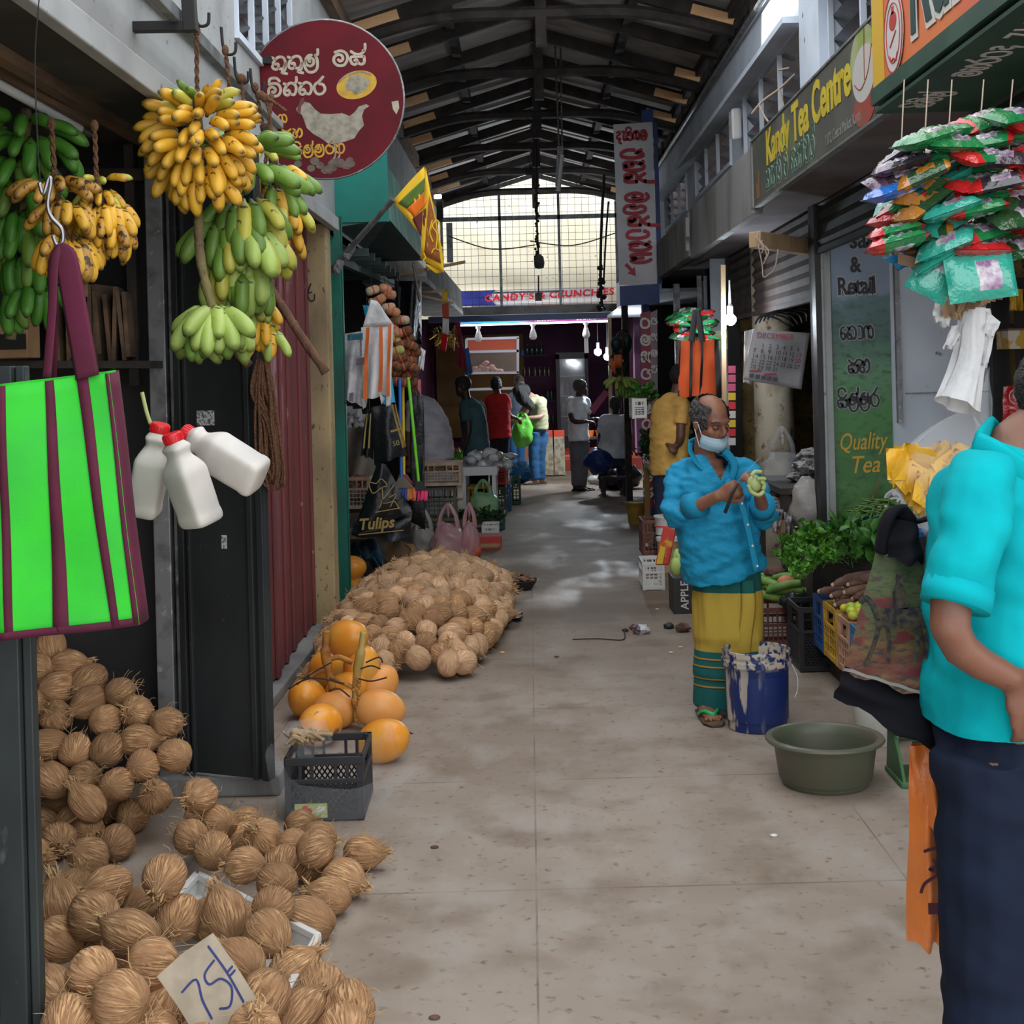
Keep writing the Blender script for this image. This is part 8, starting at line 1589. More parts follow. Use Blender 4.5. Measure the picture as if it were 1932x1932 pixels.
def figure(label, J, shirt, bottom, skinm='skin_c', hairm='hair_black', fwd=(0, 1, 0), hfwd=None, hup=(0, 0, 1), w=(.19, .12), ww=(.155, .115), sleeve=.62, hem=.08, vox=.014, shoe='black', keep=None, s=1.0, legs=(.085, .062, .05), group=None, wr=.008, feet=True, belly=0, nohead=False, hands=True, shirt_sc=(8, 8, 22)):
    """J: joints as world points: head, neck, chest, waist, hip, and pairs sh, el, wr, hp, kn, an"""
    base = (J['an'][0]+J['an'][1])/2; root = thing('person', label, 'person', (base.x, base.y, 0), group); fwd = Vector(fwd).normalized(); hf = hfwd or fwd
    M = basis(J['head'], hf, hup); b = MB(); head(b, M, s, vox < .009); limb(b, [J['head']-M.to_3x3() @ Vector((0, .02, .05)), J['neck'], J['chest'].lerp(J['neck'], .5)], [.052, .056, .075]); side = Vector(fwd).cross((0, 0, 1)).normalized(); fl = tuple(side)
    torso = smoothpath([J['neck'].lerp(J['chest'], .15), J['chest'], J['waist'], J['hip']], 5)
    b.tube(torso, [(.09, .06)]*3+[(w[0]-.03, w[1]-.025)]*5+[(ww[0]-.02, ww[1]-.02)]*8, 14, flat=fl)
    for i in (0, 1):
        limb(b, [J['sh'][i], J['el'][i], J['wr'][i]], [.048, .040, .027]); limb(b, [J['hp'][i], J['kn'][i], J['an'][i]], [legs[0]*.85, legs[1]*.8, .040])
        if hands:
            d = (J['wr'][i]-J['el'][i]).normalized(); pn = J.get('palm', [Vector((0, 0, -1))]*2)[i]; hand(b, J['wr'][i], J.get('hd', [d, d])[i], pn, J.get('hside', [1, -1])[i], J.get('curl', [(35, 40, 25)]*2)[i], s)
        if feet:
            ff = J.get('ff', [fwd, fwd])[i]; a = J['an'][i]; b.tube([a+Vector((0, 0, -.02))-ff*.05, a-Vector((0, 0, a.z-.035))+ff*.06, a-Vector((0, 0, a.z-.025))+ff*.17], [(.04, .035), (.042, .03), (.036, .016)], 10, flat=tuple(ff.cross((0, 0, 1))))
    fused(b, 'body', skinm, min(vox, .011), 3, root)
    sm = MB(); sh_c = (J['sh'][0]+J['sh'][1])/2; path = smoothpath([J['neck'].lerp(J['chest'], .02), J['chest'].lerp(J['neck'], .35), J['chest'], J['waist'], J['hip']+(J['hip']-J['waist']).normalized()*hem], 5); k = len(path); rr = []
    for i in range(k):
        t = i/(k-1); a = min(1, t/.22); q = min(1, max(0, (t-.45)/.55)); bx = belly*math.sin(math.pi*min(1, max(0, (t-.3)/.7)))
        rr.append(((.075+(w[0]-.075)*a)*(1-q)+(ww[0]+.012)*q+bx, (.065+(w[1]-.065)*a)*(1-q)+(ww[1]+.012)*q+bx))
    sm.tube(path, rr, 22, flat=fl)
    for i in (0, 1):
        e = J['sh'][i].lerp(J['el'][i], sleeve) if sleeve <= 1 else J['el'][i].lerp(J['wr'][i], sleeve-1); pts = [sh_c.lerp(J['sh'][i], .5), J['sh'][i]] + ([J['el'][i]] if sleeve > 1 else []) + [e]
        sm.ell(J['sh'][i], .066, nu=14, nv=9); limb(sm, pts, [.07, .069] + ([.064] if sleeve > 1 else []) + [.066])
    so = fused(sm, 'shirt', shirt, vox, 5, root, wrinkle(wr, shirt_sc, len(label) % 13))
    bm_ = MB()
    if bottom[1] == 'trousers':
        bm_.ell(J['hip'], (ww[0]-.005, ww[1]-.005, .12), rot=(0, 0, math.atan2(side.y, side.x)), nu=16, nv=10)
        for i in (0, 1): limb(bm_, [J['hp'][i], J['kn'][i], J['an'][i]+Vector((0, 0, .0))], [legs[0]+.012, legs[1]+.012, legs[2]+.012])
        bo_ = fused(bm_, 'trousers', bottom[0], vox, 4, root, wrinkle(wr*.8, (7, 7, 12), 3))
    if shoe:
        for i in (0, 1):
            f2 = MB(); ff = J.get('ff', [fwd, fwd])[i]; a = Vector((J['an'][i].x, J['an'][i].y, 0)); st_ = ff.cross((0, 0, 1)); 
            f2.tube([a-ff*.07+Vector((0, 0, .014)), a+ff*.06+Vector((0, 0, .014)), a+ff*.15+Vector((0, 0, .013)), a+ff*.20+Vector((0, 0, .012))], [(.034, .014), (.043, .014), (.046, .013), (.025, .011)], 10, flat=tuple(st_)); f2.build('sandal', shoe, root, smooth='all')
    if hairm and not nohead: hair_cap(root, M, s, hairm, keep or (lambda c: c.z > .035 or (c.y < .0 and c.z > -.055)))
    return root, M, so
V = Vector
def JJ(Y, **k):
    out = {}
    for n, v in k.items():
        out[n] = [W(p[0], p[1], Y+p[2]) for p in v] if isinstance(v, list) else W(v[0], v[1], Y+v[2])
    return out
def ground_feet(J):
    for i in (0, 1): J['an'][i].z = .07
    return J
def shirtmat(n, c, c2=None, **k): mat(n, c, .85, col2=c2 or tuple(q*.72 for q in c), vs=5, bump=.12, bs=400, bd=.002, **k)
# the man in the blue shirt
nm, nt, p = _nt('shirt_blue'); p.inputs['Roughness'].default_value = .8; v = coords(nt, 'Object', (95, 95, 95)); vo = nd(nt, 'TexVoronoi'); vo.inputs['Randomness'].default_value = 0; vo.inputs['Scale'].default_value = 1; nt.links.new(v, vo.inputs[0]); l_ = nd(nt, 'Math', operation='LESS_THAN'); l_.inputs[1].default_value = .22; nt.links.new(vo.outputs[0], l_.inputs[0]); k_ = nd(nt, 'Math', operation='MULTIPLY'); k_.inputs[1].default_value = .45; nt.links.new(l_.outputs[0], k_.inputs[0]); nt.links.new(mixc(nt, k_.outputs[0], (.0,.24,.43), (.08,.48,.62)), p.inputs['Base Color'])
YM = 6.75
J = JJ(YM, head=(1341, 792, -.06), neck=(1330, 858, .02), chest=(1338, 925, 0), waist=(1355, 1015, -.02), hip=(1368, 1085, .0), sh=[(1284, 893, .03), (1408, 890, .02)], el=[(1272, 968, -.07), (1440, 970, -.06)], wr=[(1358, 934, -.30), (1432, 932, -.28)], hp=[(1346, 1110, 0), (1398, 1110, 0)], kn=[(1340, 1230, -.03), (1402, 1225, -.02)], an=[(1332, 1330, -.03), (1398, 1328, .05)])
ground_feet(J); J['hd'] = [V((.75, -.35, .35)), V((-.30, -.30, .9))]; J['palm'] = [V((.35, .9, .0)), V((-.75, .1, -.2))]; J['hside'] = [-1, -1]; J['curl'] = [(78, 88, 55), (50, 62, 40)]; J['ff'] = [V((.1, -1, 0)).normalized(), V((.4, -1, 0)).normalized()]
hf = V((.50, -.80, -.34)); hu = V((.12, -.34, .92))
pm, MH, so = figure('older man in blue checked shirt and striped sarong trimming a vegetable with a knife', J, 'shirt_blue', (None, 'sarong'), 'skin_a', None, (.2, -1, 0), hf, hu, (.168, .125), (.196, .155), 1.20, -.005, .0075, None, belly=.016, wr=.017, s=1.04)
Mi = MH.inverted()
hair_cap(pm, MH, 1.04, 'hair_grey', lambda c: (abs(c.x) > .045 and c.y < .052 and -.05 < c.z < .085 and c.y < .075-.3*max(0, c.z)) or (c.y < -.05 and c.z > -.055 and c.z < .10), .010, (.083, .106, .100), 'hair', .005)
neck = J['neck']
cut(so, lambda c: c.y < YM-.02 and c.z > W(1350, 902, YM).z and abs(c.x-(W(1352, 880, YM).x+(c.z-W(1352, 902, YM).z)*.10)) < max(0, (c.z-W(1350, 902, YM).z))*.62)
m = MB()
for pts in ([(1303,836),(1303,852),(1316,874),(1334,890)], [(1366,850),(1378,862),(1386,882),(1378,908)]): 
    m.tube(smoothpath([W(a, b, YM-.085) for a, b in pts]), [(.018, .004)]*40, 8, flat=(.3, 0, 1)); m.build('collar', 'shirt_blue', pm, smooth='all'); m = MB()
m.tube(smoothpath([W(1300, 838, YM+.02), W(1318, 832, YM+.10), W(1345, 836, YM+.11), W(1366, 850, YM+.03)]), [(.022, .006)]*40, 8, flat=(0, 0, 1)); m.build('collar', 'shirt_blue', pm, smooth='all')
m = MB(); m.tube(smoothpath([W(1372, 905, YM-.175), W(1395, 940, YM-.21), W(1412, 1000, YM-.225), W(1428, 1078, YM-.205)]), [(.016, .004)]*40, 8, flat=(1, 0, 0)); m.build('button_placket', 'shirt_blue', pm, smooth='all')
m = MB()
for a, b_ in ((1400, 950), (1411, 990), (1420, 1030), (1429, 1068)): m.ell(W(a, b_, YM-.235), .006, nu=8, nv=5)
m.build('button', 'white_plastic', pm)
# cuffs, sarong, mask, sandals
m = MB()
for (a, b_, dy), d in (((1312, 953, -.17), V((.6, -.6, .18))), ((1438, 955, -.16), V((-.05, -.6, .35)))): c = W(a, b_, YM+dy); m = MB(); m.tube([c-d*.05, c+d*.045], [.060, .058], 18); m.build('cuff', 'shirt_blue', pm, smooth='all', solid=.006)
stripes('sarong', (.0,.115,.105), [(-.03, .0, (0,0,0))], 'Z')
zt = lambda py: W(1350, py, YM).z
nt = M_['sarong'].node_tree; bpy.data.materials.remove(M_['sarong'])
bands = [(zt(1222), zt(1112), (.42,.29,.035)), (zt(1112), 2, (.0,.085,.072))] + [(zt(q+2), zt(q-1), (.40,.22,.03)) for q in (1235, 1249, 1272, 1287)] + [(zt(q+4), zt(q+2), (.01,.03,.03)) for q in (1235, 1249, 1272, 1287)]
stripes('sarong', (.0,.105,.10), bands, 'Z', .85)
sg_ = MB(); path = smoothpath([J['hip']+V((0, 0, .10)), W(1372, 1130, YM), W(1374, 1215, YM-.02), W(1370, 1280, YM-.02), W(1369, 1332, YM-.01)], 6)
sg_.tube(path, [(.168, .135)]*6+[(.172, .135)]*6+[(.165, .12)]*6+[(.155, .105)]*7, 26, flat=(1, -.2, 0))
o = fused(sg_, 'sarong', 'sarong', .009, 4, pm, wrinkle(.010, (14, 14, 3), 5)); 
m = MB(); fx = W(1412, 1105, YM-.14); m.tube(smoothpath([W(1410, 1095, YM-.13), W(1412, 1150, YM-.145), W(1404, 1215, YM-.14), W(1398, 1325, YM-.11)]), [(.035, .012)]*30, 8, flat=(1, 0, 0)); m.build('sarong_fold', 'sarong', pm, smooth='all')
msk = MB()
def mk(u, v):
    a = (u-.5)*2.35; r = .083-.010*abs(v-.5); z = -.045-.066*v-.012*math.cos(a); f_ = .098+.020*math.sin(math.pi*v)*math.cos(a); return MH @ (Vector((math.sin(a)*r, math.cos(a)*f_-.004, z+.002*math.sin(v*26)))*1.04)
msk.sheet(mk, 20, 14); msk.build('face_mask', mat('mask_blue', (.34,.50,.58), .8), pm, smooth='all', solid=.002)
m = MB()
for sx in (-1, 1): m.tube([mk(0 if sx < 0 else 1, .05), MH @ V((sx*.088, .01, -.0)), MH @ V((sx*.086, -.02, -.01)), MH @ V((sx*.086, .0, -.05)), mk(0 if sx < 0 else 1, .95)], .0022, 5)
m.build('mask_string', 'white_plastic', pm)
for sx in (-1, 1):
    m = MB(); m.tube([MH @ V((sx*.014, .096, .021)), MH @ V((sx*.034, .093, .029)), MH @ V((sx*.055, .073, .020))], [.003, .0055, .003], 6); m.build('eyebrow', 'hair_grey', pm, smooth='all')
    m = MB(); m.ell(MH @ V((sx*.033, .080, -.004)), (.015, .013, .011), nu=12, nv=8); m.build('eyelid', 'skin_a', pm, smooth='all'); m = MB(); m.tube([MH @ V((sx*.019, .091, -.009)), MH @ V((sx*.033, .0945, -.0125)), MH @ V((sx*.048, .083, -.009))], .0016, 5); m.build('eyelash', 'hair_black', pm)
for i in (0, 1):
    a = V((J['an'][i].x, J['an'][i].y, 0)); ff = J['ff'][i]; r_ = ff.cross((0, 0, 1)); m = MB(); m.tube([a-ff*.09+V((0, 0, .012)), a+ff*.05+V((0, 0, .012)), a+ff*.16+V((0, 0, .012)), a+ff*.215+V((0, 0, .012))], [(.038, .011), (.048, .012), (.055, .012), (.03, .010)], 14, flat=tuple(r_)); m.build('sandal_sole', mat('sole', (.10,.065,.035), .8) if i == 0 else 'sole', pm, smooth='all')
    m = MB(); tt = a+ff*.15+V((0, 0, .048)); m.tube(smoothpath([a+r_*.05+ff*.03+V((0, 0, .022)), a+r_*.035+ff*.10+V((0, 0, .055)), tt, a-r_*.035+ff*.10+V((0, 0, .055)), a-r_*.05+ff*.03+V((0, 0, .022))]), [(.010, .005)]*40, 7, flat=tuple(ff)); m.build('sandal_strap', mat('strap_green', (.02,.42,.13), .4) if i == 0 else 'strap_green', pm, smooth='all')
    m = MB(); c_ = a+ff*.05
    for q in range(5): t0 = a+ff*(.175-.012*abs(q-(1 if i == 0 else 3)))+r_*(.036-.018*q)*(1 if i == 0 else 1)+V((0, 0, .03)); m.ell(t0, (.011, .014, .010), nu=8, nv=6)
    m.build('toe', 'skin_a', pm, smooth='all')
kn = thing('knife', 'small kitchen knife with dark handle held by the man in blue', 'knife', W(1385, 920, YM-.36)); m = MB(); a, b_ = W(1394, 906, YM-.43), W(1433, 864, YM-.44); q = V((.011, 0, .009)); e = V((0, .003, 0)); m.add([a+q*.6, a-q*.8, b_-q*.9, b_+q*.1, a+q*.6+e, a-q*.8+e, b_-q*.9+e, b_+q*.1+e], [(0,1,2,3), (7,6,5,4), (0,4,5,1), (1,5,6,2), (2,6,7,3), (3,7,4,0)]); m.build('blade', mat('blade', (.36,.48,.58), .35), kn); m = MB(); m.tube([W(1392, 912, YM-.35), W(1381, 932, YM-.35), W(1368, 968, YM-.35)], [(.008, .006), (.009, .006), (.011, .007)], 9); m.build('handle', 'wood_dark', kn, smooth='all')
vg = thing('banana_blossom', 'pale green peeled vegetable in the hand of the man in blue', 'vegetable', W(1425, 915, YM-.36)); mat('veg_pale', (.45,.52,.22), .5, col2=(.36,.45,.15), vs=20); m = MB(); c = W(1424, 912, YM-.38); m.ell(c, (.036, .032, .040), nu=14, nv=9); m.build('flesh', 'veg_pale', vg, smooth='all')
m = MB()
for pts in ([(1418,898),(1425,890),(1438,891)], [(1428,904),(1440,903),(1444,906)], [(1412,915),(1418,928),(1432,934),(1442,926)], [(1435,908),(1442,914),(1440,924)]): m.tube(smoothpath([W(a, b_, YM-.41) for a, b_ in pts]), [.010]*12+[.006], 7)
m.build('peel', 'veg_pale', vg, smooth='all')
# the man in the turquoise polo shirt, cut by the frame
shirtmat('polo', (.0,.40,.44), (.0,.33,.38), spec=.15); mat('navy', (.011,.017,.036), .9, spec=.12, col2=(.010,.014,.028), vs=4, bump=.15, bs=500, bd=.002)
YT = 2.95
J = JJ(YT, head=(2015, 752, .02), neck=(1915, 838, .02), chest=(1872, 985, .02), waist=(1868, 1200, .0), hip=(1872, 1380, .0), sh=[(1852, 925, -.20), (1860, 930, .22)], el=[(1792, 1185, -.27), (1880, 1180, .30)], wr=[(1915, 1285, -.22), (1980, 1330, .25)], hp=[(1862, 1420, -.09), (1915, 1420, .09)], kn=[(1866, 1820, -.09), (1940, 1800, .10)], an=[(1866, 2200, -.09), (1950, 2160, .10)])
ground_feet(J); J['ff'] = [V((1, 0, 0))]*2; J['hd'] = [V((.3, .1, -.95)), V((.6, 0, -.8))]; J['palm'] = [V((-.3, .9, 0)), V((0, -1, 0))]; J['hside'] = [1, 1]; J['curl'] = [(20, 25, 15), (30, 30, 20)]
pt_, Mt_, so = figure('man in turquoise polo shirt and navy trousers leaning forward with a hand at his hip', J, 'polo', ('navy', 'trousers'), 'skin_b', 'hair_black', (1, .0, 0), (1, 0, -.25), (.25, 0, 1), (.205, .130), (.18, .128), .80, .02, .009, 'black', wr=.015, legs=(.10, .085, .078), shirt_sc=(6, 6, 12))
cut(so, lambda c: c.z < W(1860, 1394, YT-.15).z)
m = MB(); m.tube(smoothpath([W(1842, 838, YT-.10), W(1862, 815, YT+.02), W(1880, 830, YT+.13), W(1930, 900, YT+.14)]), [(.035, .009)]*30, 8, flat=(.3, 0, 1)); m.tube(smoothpath([W(1840, 842, YT-.11), W(1880, 862, YT-.15), W(1945, 905, YT-.13)]), [(.032, .009)]*30, 8, flat=(.2, -.2, 1)); m.build('collar', 'polo', pt_, smooth='all')
m = MB(); e = J['sh'][0].lerp(J['el'][0], .80); d = (J['el'][0]-J['sh'][0]).normalized(); m.tube([e-d*.03, e+d*.012], [.0665, .067], 22); m.build('sleeve_rib', 'polo', pt_, smooth='all', solid=.004)
# what he carries
tote = thing('tote_bag', 'black tote bag with a woven animal picture, hanging behind the man in turquoise', 'bag', W(1660, 1400, 3.1)); YB_ = 3.05
nm, nt, p = _nt('woven_picture'); p.inputs['Roughness'].default_value = .9; v = coords(nt); v3 = coords(nt, 'Object', (1, 1, 2.2))
sx_ = nd(nt, 'SeparateXYZ'); nt.links.new(v, sx_.inputs[0]); ad = nd(nt, 'Math', operation='ADD'); nt.links.new(sx_.outputs[2], ad.inputs[0]); n1 = noise_fac(nt, v3, 14, 4, .2, .8); n2 = nd(nt, 'Math', operation='MULTIPLY'); n2.inputs[1].default_value = .12; nt.links.new(n1, n2.inputs[0]); nt.links.new(n2.outputs[0], ad.inputs[1]); mp_ = nd(nt, 'MapRange'); mp_.inputs[1].default_value = .10; mp_.inputs[2].default_value = .50; nt.links.new(ad.outputs[0], mp_.inputs[0]); cr_ = nd(nt, 'ValToRGB'); nt.links.new(mp_.outputs[0], cr_.inputs[0])
e_ = cr_.color_ramp.elements; e_[0].color = (.20,.10,.055,1); e_[0].position = .1; e_[1].color = (.05,.08,.03,1); e_[1].position = .95
for pos, c in ((.25, (.22,.13,.07,1)), (.38, (.16,.05,.04,1)), (.5, (.19,.12,.05,1)), (.6, (.08,.10,.04,1)), (.8, (.09,.12,.05,1))): q = cr_.color_ramp.elements.new(pos); q.color = c
nt.links.new(mixc(nt, noise_fac(nt, coords(nt, 'Object', (1,1,3)), 40, 3, .5, .66), mixc(nt, noise_fac(nt, v3, 9, 3, .56, .62), cr_.outputs[0], (.15,.025,.03)), (.06,.05,.04)), p.inputs['Base Color']); add_bump(nt, p, noise_fac(nt, coords(nt, 'Object', (1,1,3)), 220, 2, .3, .7), .4, .003)
mat('tote_black', (.008,.008,.011), .9, spec=.12, bump=.2, bs=300, bd=.002)
pouch('woven_panel', '', '', ((1652,1042),(1745,1050),(1765,1318),(1590,1262)), YB_, 'woven_picture', .05, root=tote, fold=.008, freq=5)
pouch('black_top', '', '', ((1668,975),(1730,985),(1748,1062),(1650,1050)), YB_, 'tote_black', .045, root=tote, fold=.012); m = MB(); m.tube(smoothpath([W(1660, 1040, YB_), W(1672, 985, YB_-.01), W(1692, 962, YB_), W(1722, 985, YB_+.03), W(1800, 960, YB_+.12)]), [(.03, .012)]*17+[(.02, .006)]*8, 8, flat=(0, 1, 0)); m.build('strap', 'tote_black', tote, smooth='all')
pouch('black_base', '', '', ((1592,1255),(1766,1312),(1775,1420),(1574,1312)), YB_, 'tote_black', .065, root=tote, fold=.014, freq=6)
m = MB(); KT = YB_/FPX; Mp = frame(W(1670, 1150, YB_-.066), (1, 0, 0), (0, 0, 1))
def tp(a, b_): return ((a-1670)*KT, (1150-b_)*KT)
m.prism([tp(*q) for q in ((1650,1158),(1664,1146),(1690,1150),(1720,1146),(1740,1152),(1744,1172),(1730,1184),(1700,1182),(1672,1184),(1654,1176))], .001, Mp); m.prism([tp(*q) for q in ((1686,1150),(1684,1118),(1692,1100),(1704,1102),(1710,1122),(1712,1150))], .001, Mp)
Mp = Mp @ Matrix.Translation((0, 0, .0012))
for pts, w_ in (([(1660,1170),(1652,1200),(1640,1232),(1630,1250)], .010), ([(1672,1176),(1676,1210),(1672,1248)], .009), ([(1722,1172),(1728,1210),(1722,1244)], .010), ([(1736,1170),(1744,1205),(1742,1240)], .009), ([(1656,1165),(1646,1140),(1634,1128),(1626,1134)], .014), ([(1698,1108),(1697,1088)], .015)): stroke(m, [tp(*q) for q in pts], w_, Mp, .001)
m.build('animal_figure', mat('animal', (.022,.024,.03), .95, col2=(.07,.06,.04), vs=70, spec=.1), tote)
m = MB(); patch(m, ((1590,1258),(1764,1312),(1763,1318),(1589,1264)), YB_-.06, 0, 8); m.build('pale_seam', 'tea_pale', tote, smooth='all')
ob = thing('plastic_bag', 'long thin orange plastic bag hanging beside the navy trousers', 'bag', W(1745, 1778, 3.05)); pouch('body', '', '', ((1716,1405),(1765,1408),(1785,1778),(1713,1775)), 3.12, 'film_orange', .04, root=ob, fold=.012, nu=14, nv=22); pouch('waist', '', '', ((1714,1405),(1770,1405),(1780,1560),(1738,1560)), 3.10, 'film_orange', .03, root=ob, fold=.008)
m = MB(); Mp = frame(W(1745, 1640, 3.045), (1, 0, 0), (0, 0, 1)); stroke(m, [(.0,.04),(.03,.045),(.03,.01),(.01,.0),(.03,-.01),(.0,-.03),(-.01,-.05)], .007, Mp); stroke(m, [(.02,.02),(.045,-.02),(.06,-.03)], .007, Mp); m.prism([(.005,-.075),(.06,-.075),(.06,-.10),(.005,-.10)], .001, Mp); m.build('print', mat('print_maroon', (.07,.015,.025), .6), ob)
# people deeper in the hall
shirtmat('sh_grey', (.46,.46,.50)); shirtmat('sh_teal', (.045,.11,.125)); shirtmat('sh_red', (.62,.02,.02)); shirtmat('sh_beige', (.42,.40,.24)); shirtmat('sh_white', (.74,.76,.78)); shirtmat('sh_slate', (.07,.09,.12)); shirtmat('sh_yellow', (.72,.42,.10)); shirtmat('tr_grey', (.12,.125,.14)); shirtmat('tr_pale', (.46,.47,.54)); shirtmat('tr_black', (.014,.014,.018)); shirtmat('jeans', (.02,.10,.23)); shirtmat('jeans_dark', (.012,.025,.06)); shirtmat('sh_check', (.74,.76,.80), (.5,.53,.6))
Y = 14.4
J = JJ(Y, head=(772, 800, .25), neck=(782, 772, .18), chest=(796, 775, .1), waist=(815, 815, .0), hip=(822, 862, 0), sh=[(778, 778, -.12), (786, 770, .30)], el=[(770, 830, -.1), (772, 825, .35)], wr=[(772, 868, -.05), (776, 865, .35)], hp=[(812, 880, 0), (834, 880, 0)], kn=[(812, 930, 0), (836, 930, 0)], an=[(814, 985, .0), (838, 985, .05)])
ground_feet(J); figure('person in grey shirt bending down over the stall, face hidden', J, 'sh_grey', ('tr_pale', 'trousers'), 'skin_c', 'hair_black', (-.8, .6, 0), (-.7, .5, -.6), (-.6, .2, .7), (.20, .15), (.20, .16), .7, .04, belly=.02, legs=(.11, .085, .07))
Y = 16.6
J = JJ(Y, head=(872, 728, 0), neck=(880, 752, .02), chest=(892, 785, .02), waist=(897, 825, .02), hip=(899, 858, 0), sh=[(876, 766, -.12), (906, 768, .15)], el=[(884, 808, -.22), (910, 810, .2)], wr=[(874, 848, -.18), (900, 850, .1)], hp=[(890, 868, 0), (908, 868, 0)], kn=[(890, 920, 0), (910, 920, 0)], an=[(888, 970, 0), (912, 970, .05)])
ground_feet(J); figure('tall man in dark teal shirt looking down at the vegetable stall', J, 'sh_teal', ('tr_black', 'trousers'), 'skin_dark', 'hair_black', (-.85, -.3, 0), (-.9, -.1, -.3), (-.2, 0, 1), (.21, .15), (.20, .16), .72, .05)
Y = 19.2
J = JJ(Y, head=(936, 726, 0), neck=(938, 742, .02), chest=(939, 765, .02), waist=(940, 795, .02), hip=(941, 820, 0), sh=[(924, 752, 0), (954, 752, 0)], el=[(920, 780, .1), (960, 782, .05)], wr=[(928, 795, .25), (972, 788, .12)], hp=[(934, 828, 0), (950, 828, 0)], kn=[(934, 870, 0), (950, 870, 0)], an=[(932, 925, 0), (950, 925, 0)])
ground_feet(J); figure('person in bright red polo shirt and black trousers seen from behind', J, 'sh_red', ('tr_black', 'trousers'), 'skin_c', 'hair_black', (.25, 1, 0), None, (0, 0, 1), (.175, .12), (.165, .125), .66, .06, keep=lambda c: c.z > .03 or (c.y < .03 and c.z > -.065))
Y = 21.8
J = JJ(Y, head=(980, 722, 0), neck=(978, 740, .02), chest=(976, 760, .02), waist=(974, 790, .02), hip=(974, 812, 0), sh=[(963, 750, 0), (990, 750, 0)], el=[(958, 778, -.05), (994, 775, -.1)], wr=[(966, 792, -.2), (985, 785, -.25)], hp=[(968, 818, 0), (982, 818, 0)], kn=[(968, 858, 0), (982, 858, 0)], an=[(968, 900, 0), (982, 900, 0)])
ground_feet(J); figure('person in slate grey shirt and jeans standing behind the long-haired woman', J, 'sh_slate', ('jeans', 'trousers'), 'skin_c', 'hair_black', (.1, -1, 0), (.2, -1, -.3), (0, -.2, 1), (.165, .115), (.155, .12), .6, .05)
Y = 21.0
J = JJ(Y, head=(989, 742, -.15), neck=(1003, 748, -.05), chest=(1014, 764, 0), waist=(1018, 785, 0), hip=(1017, 806, 0), sh=[(1000, 757, -.16), (1024, 757, .12)], el=[(984, 778, -.22), (1022, 784, -.15)], wr=[(978, 790, -.26), (996, 788, -.26)], hp=[(1009, 815, -.06), (1024, 815, .04)], kn=[(1006, 860, -.05), (1020, 860, .02)], an=[(1010, 902, -.05), (1022, 900, .05)])
ground_feet(J); J['ff'] = [V((-.9, -.3, 0)).normalized()]*2
pw, Mw, so = figure('woman with long black hair in beige top and blue jeans bending over a green bag', J, 'sh_beige', ('jeans', 'trousers'), mat('skin_light', (.33,.18,.12), .5).name, 'hair_black', (-.85, -.4, 0), (-.75, -.3, -.75), (-.65, -.2, .7), (.16, .115), (.155, .125), .55, .03, shoe='sole', legs=(.088, .064, .055))
m = MB(); m.ell(W(985, 738, 20.82), (.13, .12, .12), nu=16, nv=11); limb(m, [W(975, 730, 20.75), W(985, 750, 20.72), W(1000, 765, 20.72), W(1003, 775, 20.75)], [.09, .10, .07, .03]); fused(m, 'long_hair', 'hair_black', .012, 3, pw, wrinkle(.01, (30, 30, 8)))
gb = filled('bright green plastic bag held between the red shirted person and the long-haired woman', (W(986, 830, 20.7).x, 20.7, 0), (.16, .12, .22), 'film_lime', .12, seed=11); gb.location.z = W(986, 840, 20.7).z
Y = 19.6
J = JJ(Y, head=(1096, 731, 0), neck=(1092, 748, .02), chest=(1091, 770, .02), waist=(1091, 800, .02), hip=(1092, 825, 0), sh=[(1076, 758, -.04), (1106, 758, .1)], el=[(1080, 793, -.16), (1108, 793, .0)], wr=[(1108, 795, -.22), (1120, 790, -.1)], hp=[(1086, 832, 0), (1100, 832, 0)], kn=[(1087, 872, 0), (1099, 872, 0)], an=[(1088, 912, 0), (1097, 912, .08)])
ground_feet(J); J['ff'] = [V((.9, -.4, 0)).normalized()]*2; figure('man in white shirt and grey trousers standing sideways with hands held out', J, 'sh_white', ('tr_grey', 'trousers'), 'skin_dark', 'hair_grey', (.9, -.15, 0), (1, -.05, -.1), (0, 0, 1), (.19, .135), (.17, .14), .66, .06, legs=(.095, .075, .065))
Y = 18.6
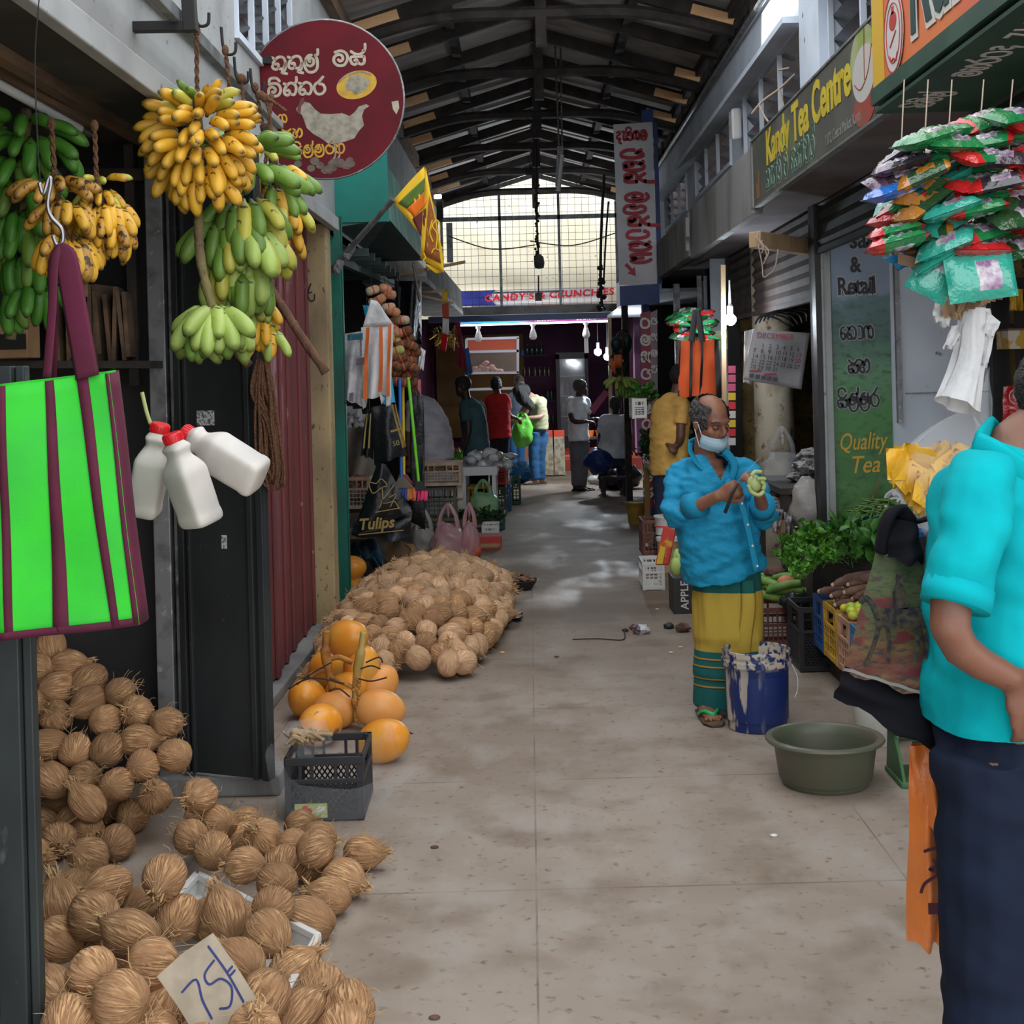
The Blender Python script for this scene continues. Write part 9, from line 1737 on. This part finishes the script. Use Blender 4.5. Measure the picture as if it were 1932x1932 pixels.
J = JJ(Y, head=(1161, 764, 0), neck=(1161, 781, .02), chest=(1159, 805, .02), waist=(1158, 838, .02), hip=(1158, 868, 0), sh=[(1139, 792, 0), (1181, 792, 0)], el=[(1132, 828, .0), (1188, 828, .05)], wr=[(1131, 855, .2), (1186, 850, .3)], hp=[(1149, 872, 0), (1168, 872, 0)], kn=[(1140, 878, .35), (1172, 878, .4)], an=[(1138, 925, .4), (1174, 925, .45)])
ground_feet(J); ps_, _, _ = figure('man in white checked shirt sitting on a stool with his back turned', J, 'sh_check', ('jeans_dark', 'trousers'), 'skin_dark', 'hair_grey', (.05, 1, 0), (.1, 1, -.1), (0, 0, 1), (.215, .15), (.20, .16), .7, -.01, shoe=None)
st_ = thing('stool', 'dark stool under the seated man in white', 'stool', (W(1158, 885, 18.6).x, 18.65, 0)); c = W(1158, 880, 18.62); m = MB(); m.box((c.x, 18.66, c.z-.16), (.34, .30, .04)); m.build('seat', 'wood_dark', st_)
for dx in (-.14, .14):
    for dy in (-.11, .11): m = MB(); m.box((c.x+dx, 18.66+dy, (c.z-.18)/2), (.04, .04, c.z-.18)); m.build('leg', 'wood_dark', st_)
m = MB(); off = V((2, 2, 9)); m.ell(W(1130, 870, 18.5), (.20, .2, .17), nu=22, nv=14, fn=lambda d: 1+.25*mnoise.noise(d*2.2+off)); tag(m.build('blue_sack', mat('sack_navy', (.008,.03,.16), .5, bump=.5, bs=20, bd=.02), smooth='all'), 'dark blue cloth sack at the side of the seated man', 'sack')
Y = 12.0
J = JJ(Y, head=(1284, 712, .05), neck=(1277, 742, .02), chest=(1266, 785, .0), waist=(1262, 840, .0), hip=(1264, 885, 0), sh=[(1246, 768, .05), (1284, 762, -.10)], el=[(1240, 825, .05), (1284, 825, -.16)], wr=[(1260, 838, -.12), (1276, 842, -.12)], hp=[(1254, 900, 0), (1275, 900, 0)], kn=[(1250, 975, 0), (1272, 975, 0)], an=[(1246, 1050, 0), (1274, 1045, .1)])
ground_feet(J); J['ff'] = [V((-.6, -.8, 0)).normalized(), V((.5, .8, 0)).normalized()]; figure('person in mustard yellow T-shirt and dark jeans with arms folded behind the man in blue', J, 'sh_yellow', ('jeans_dark', 'trousers'), 'skin_c', 'hair_black', (.5, .85, 0), (.6, .8, 0), (.1, 0, 1), (.185, .13), (.165, .13), .62, .05, vox=.012, keep=lambda c: c.z > .03 or (c.y < .03 and c.z > -.065))
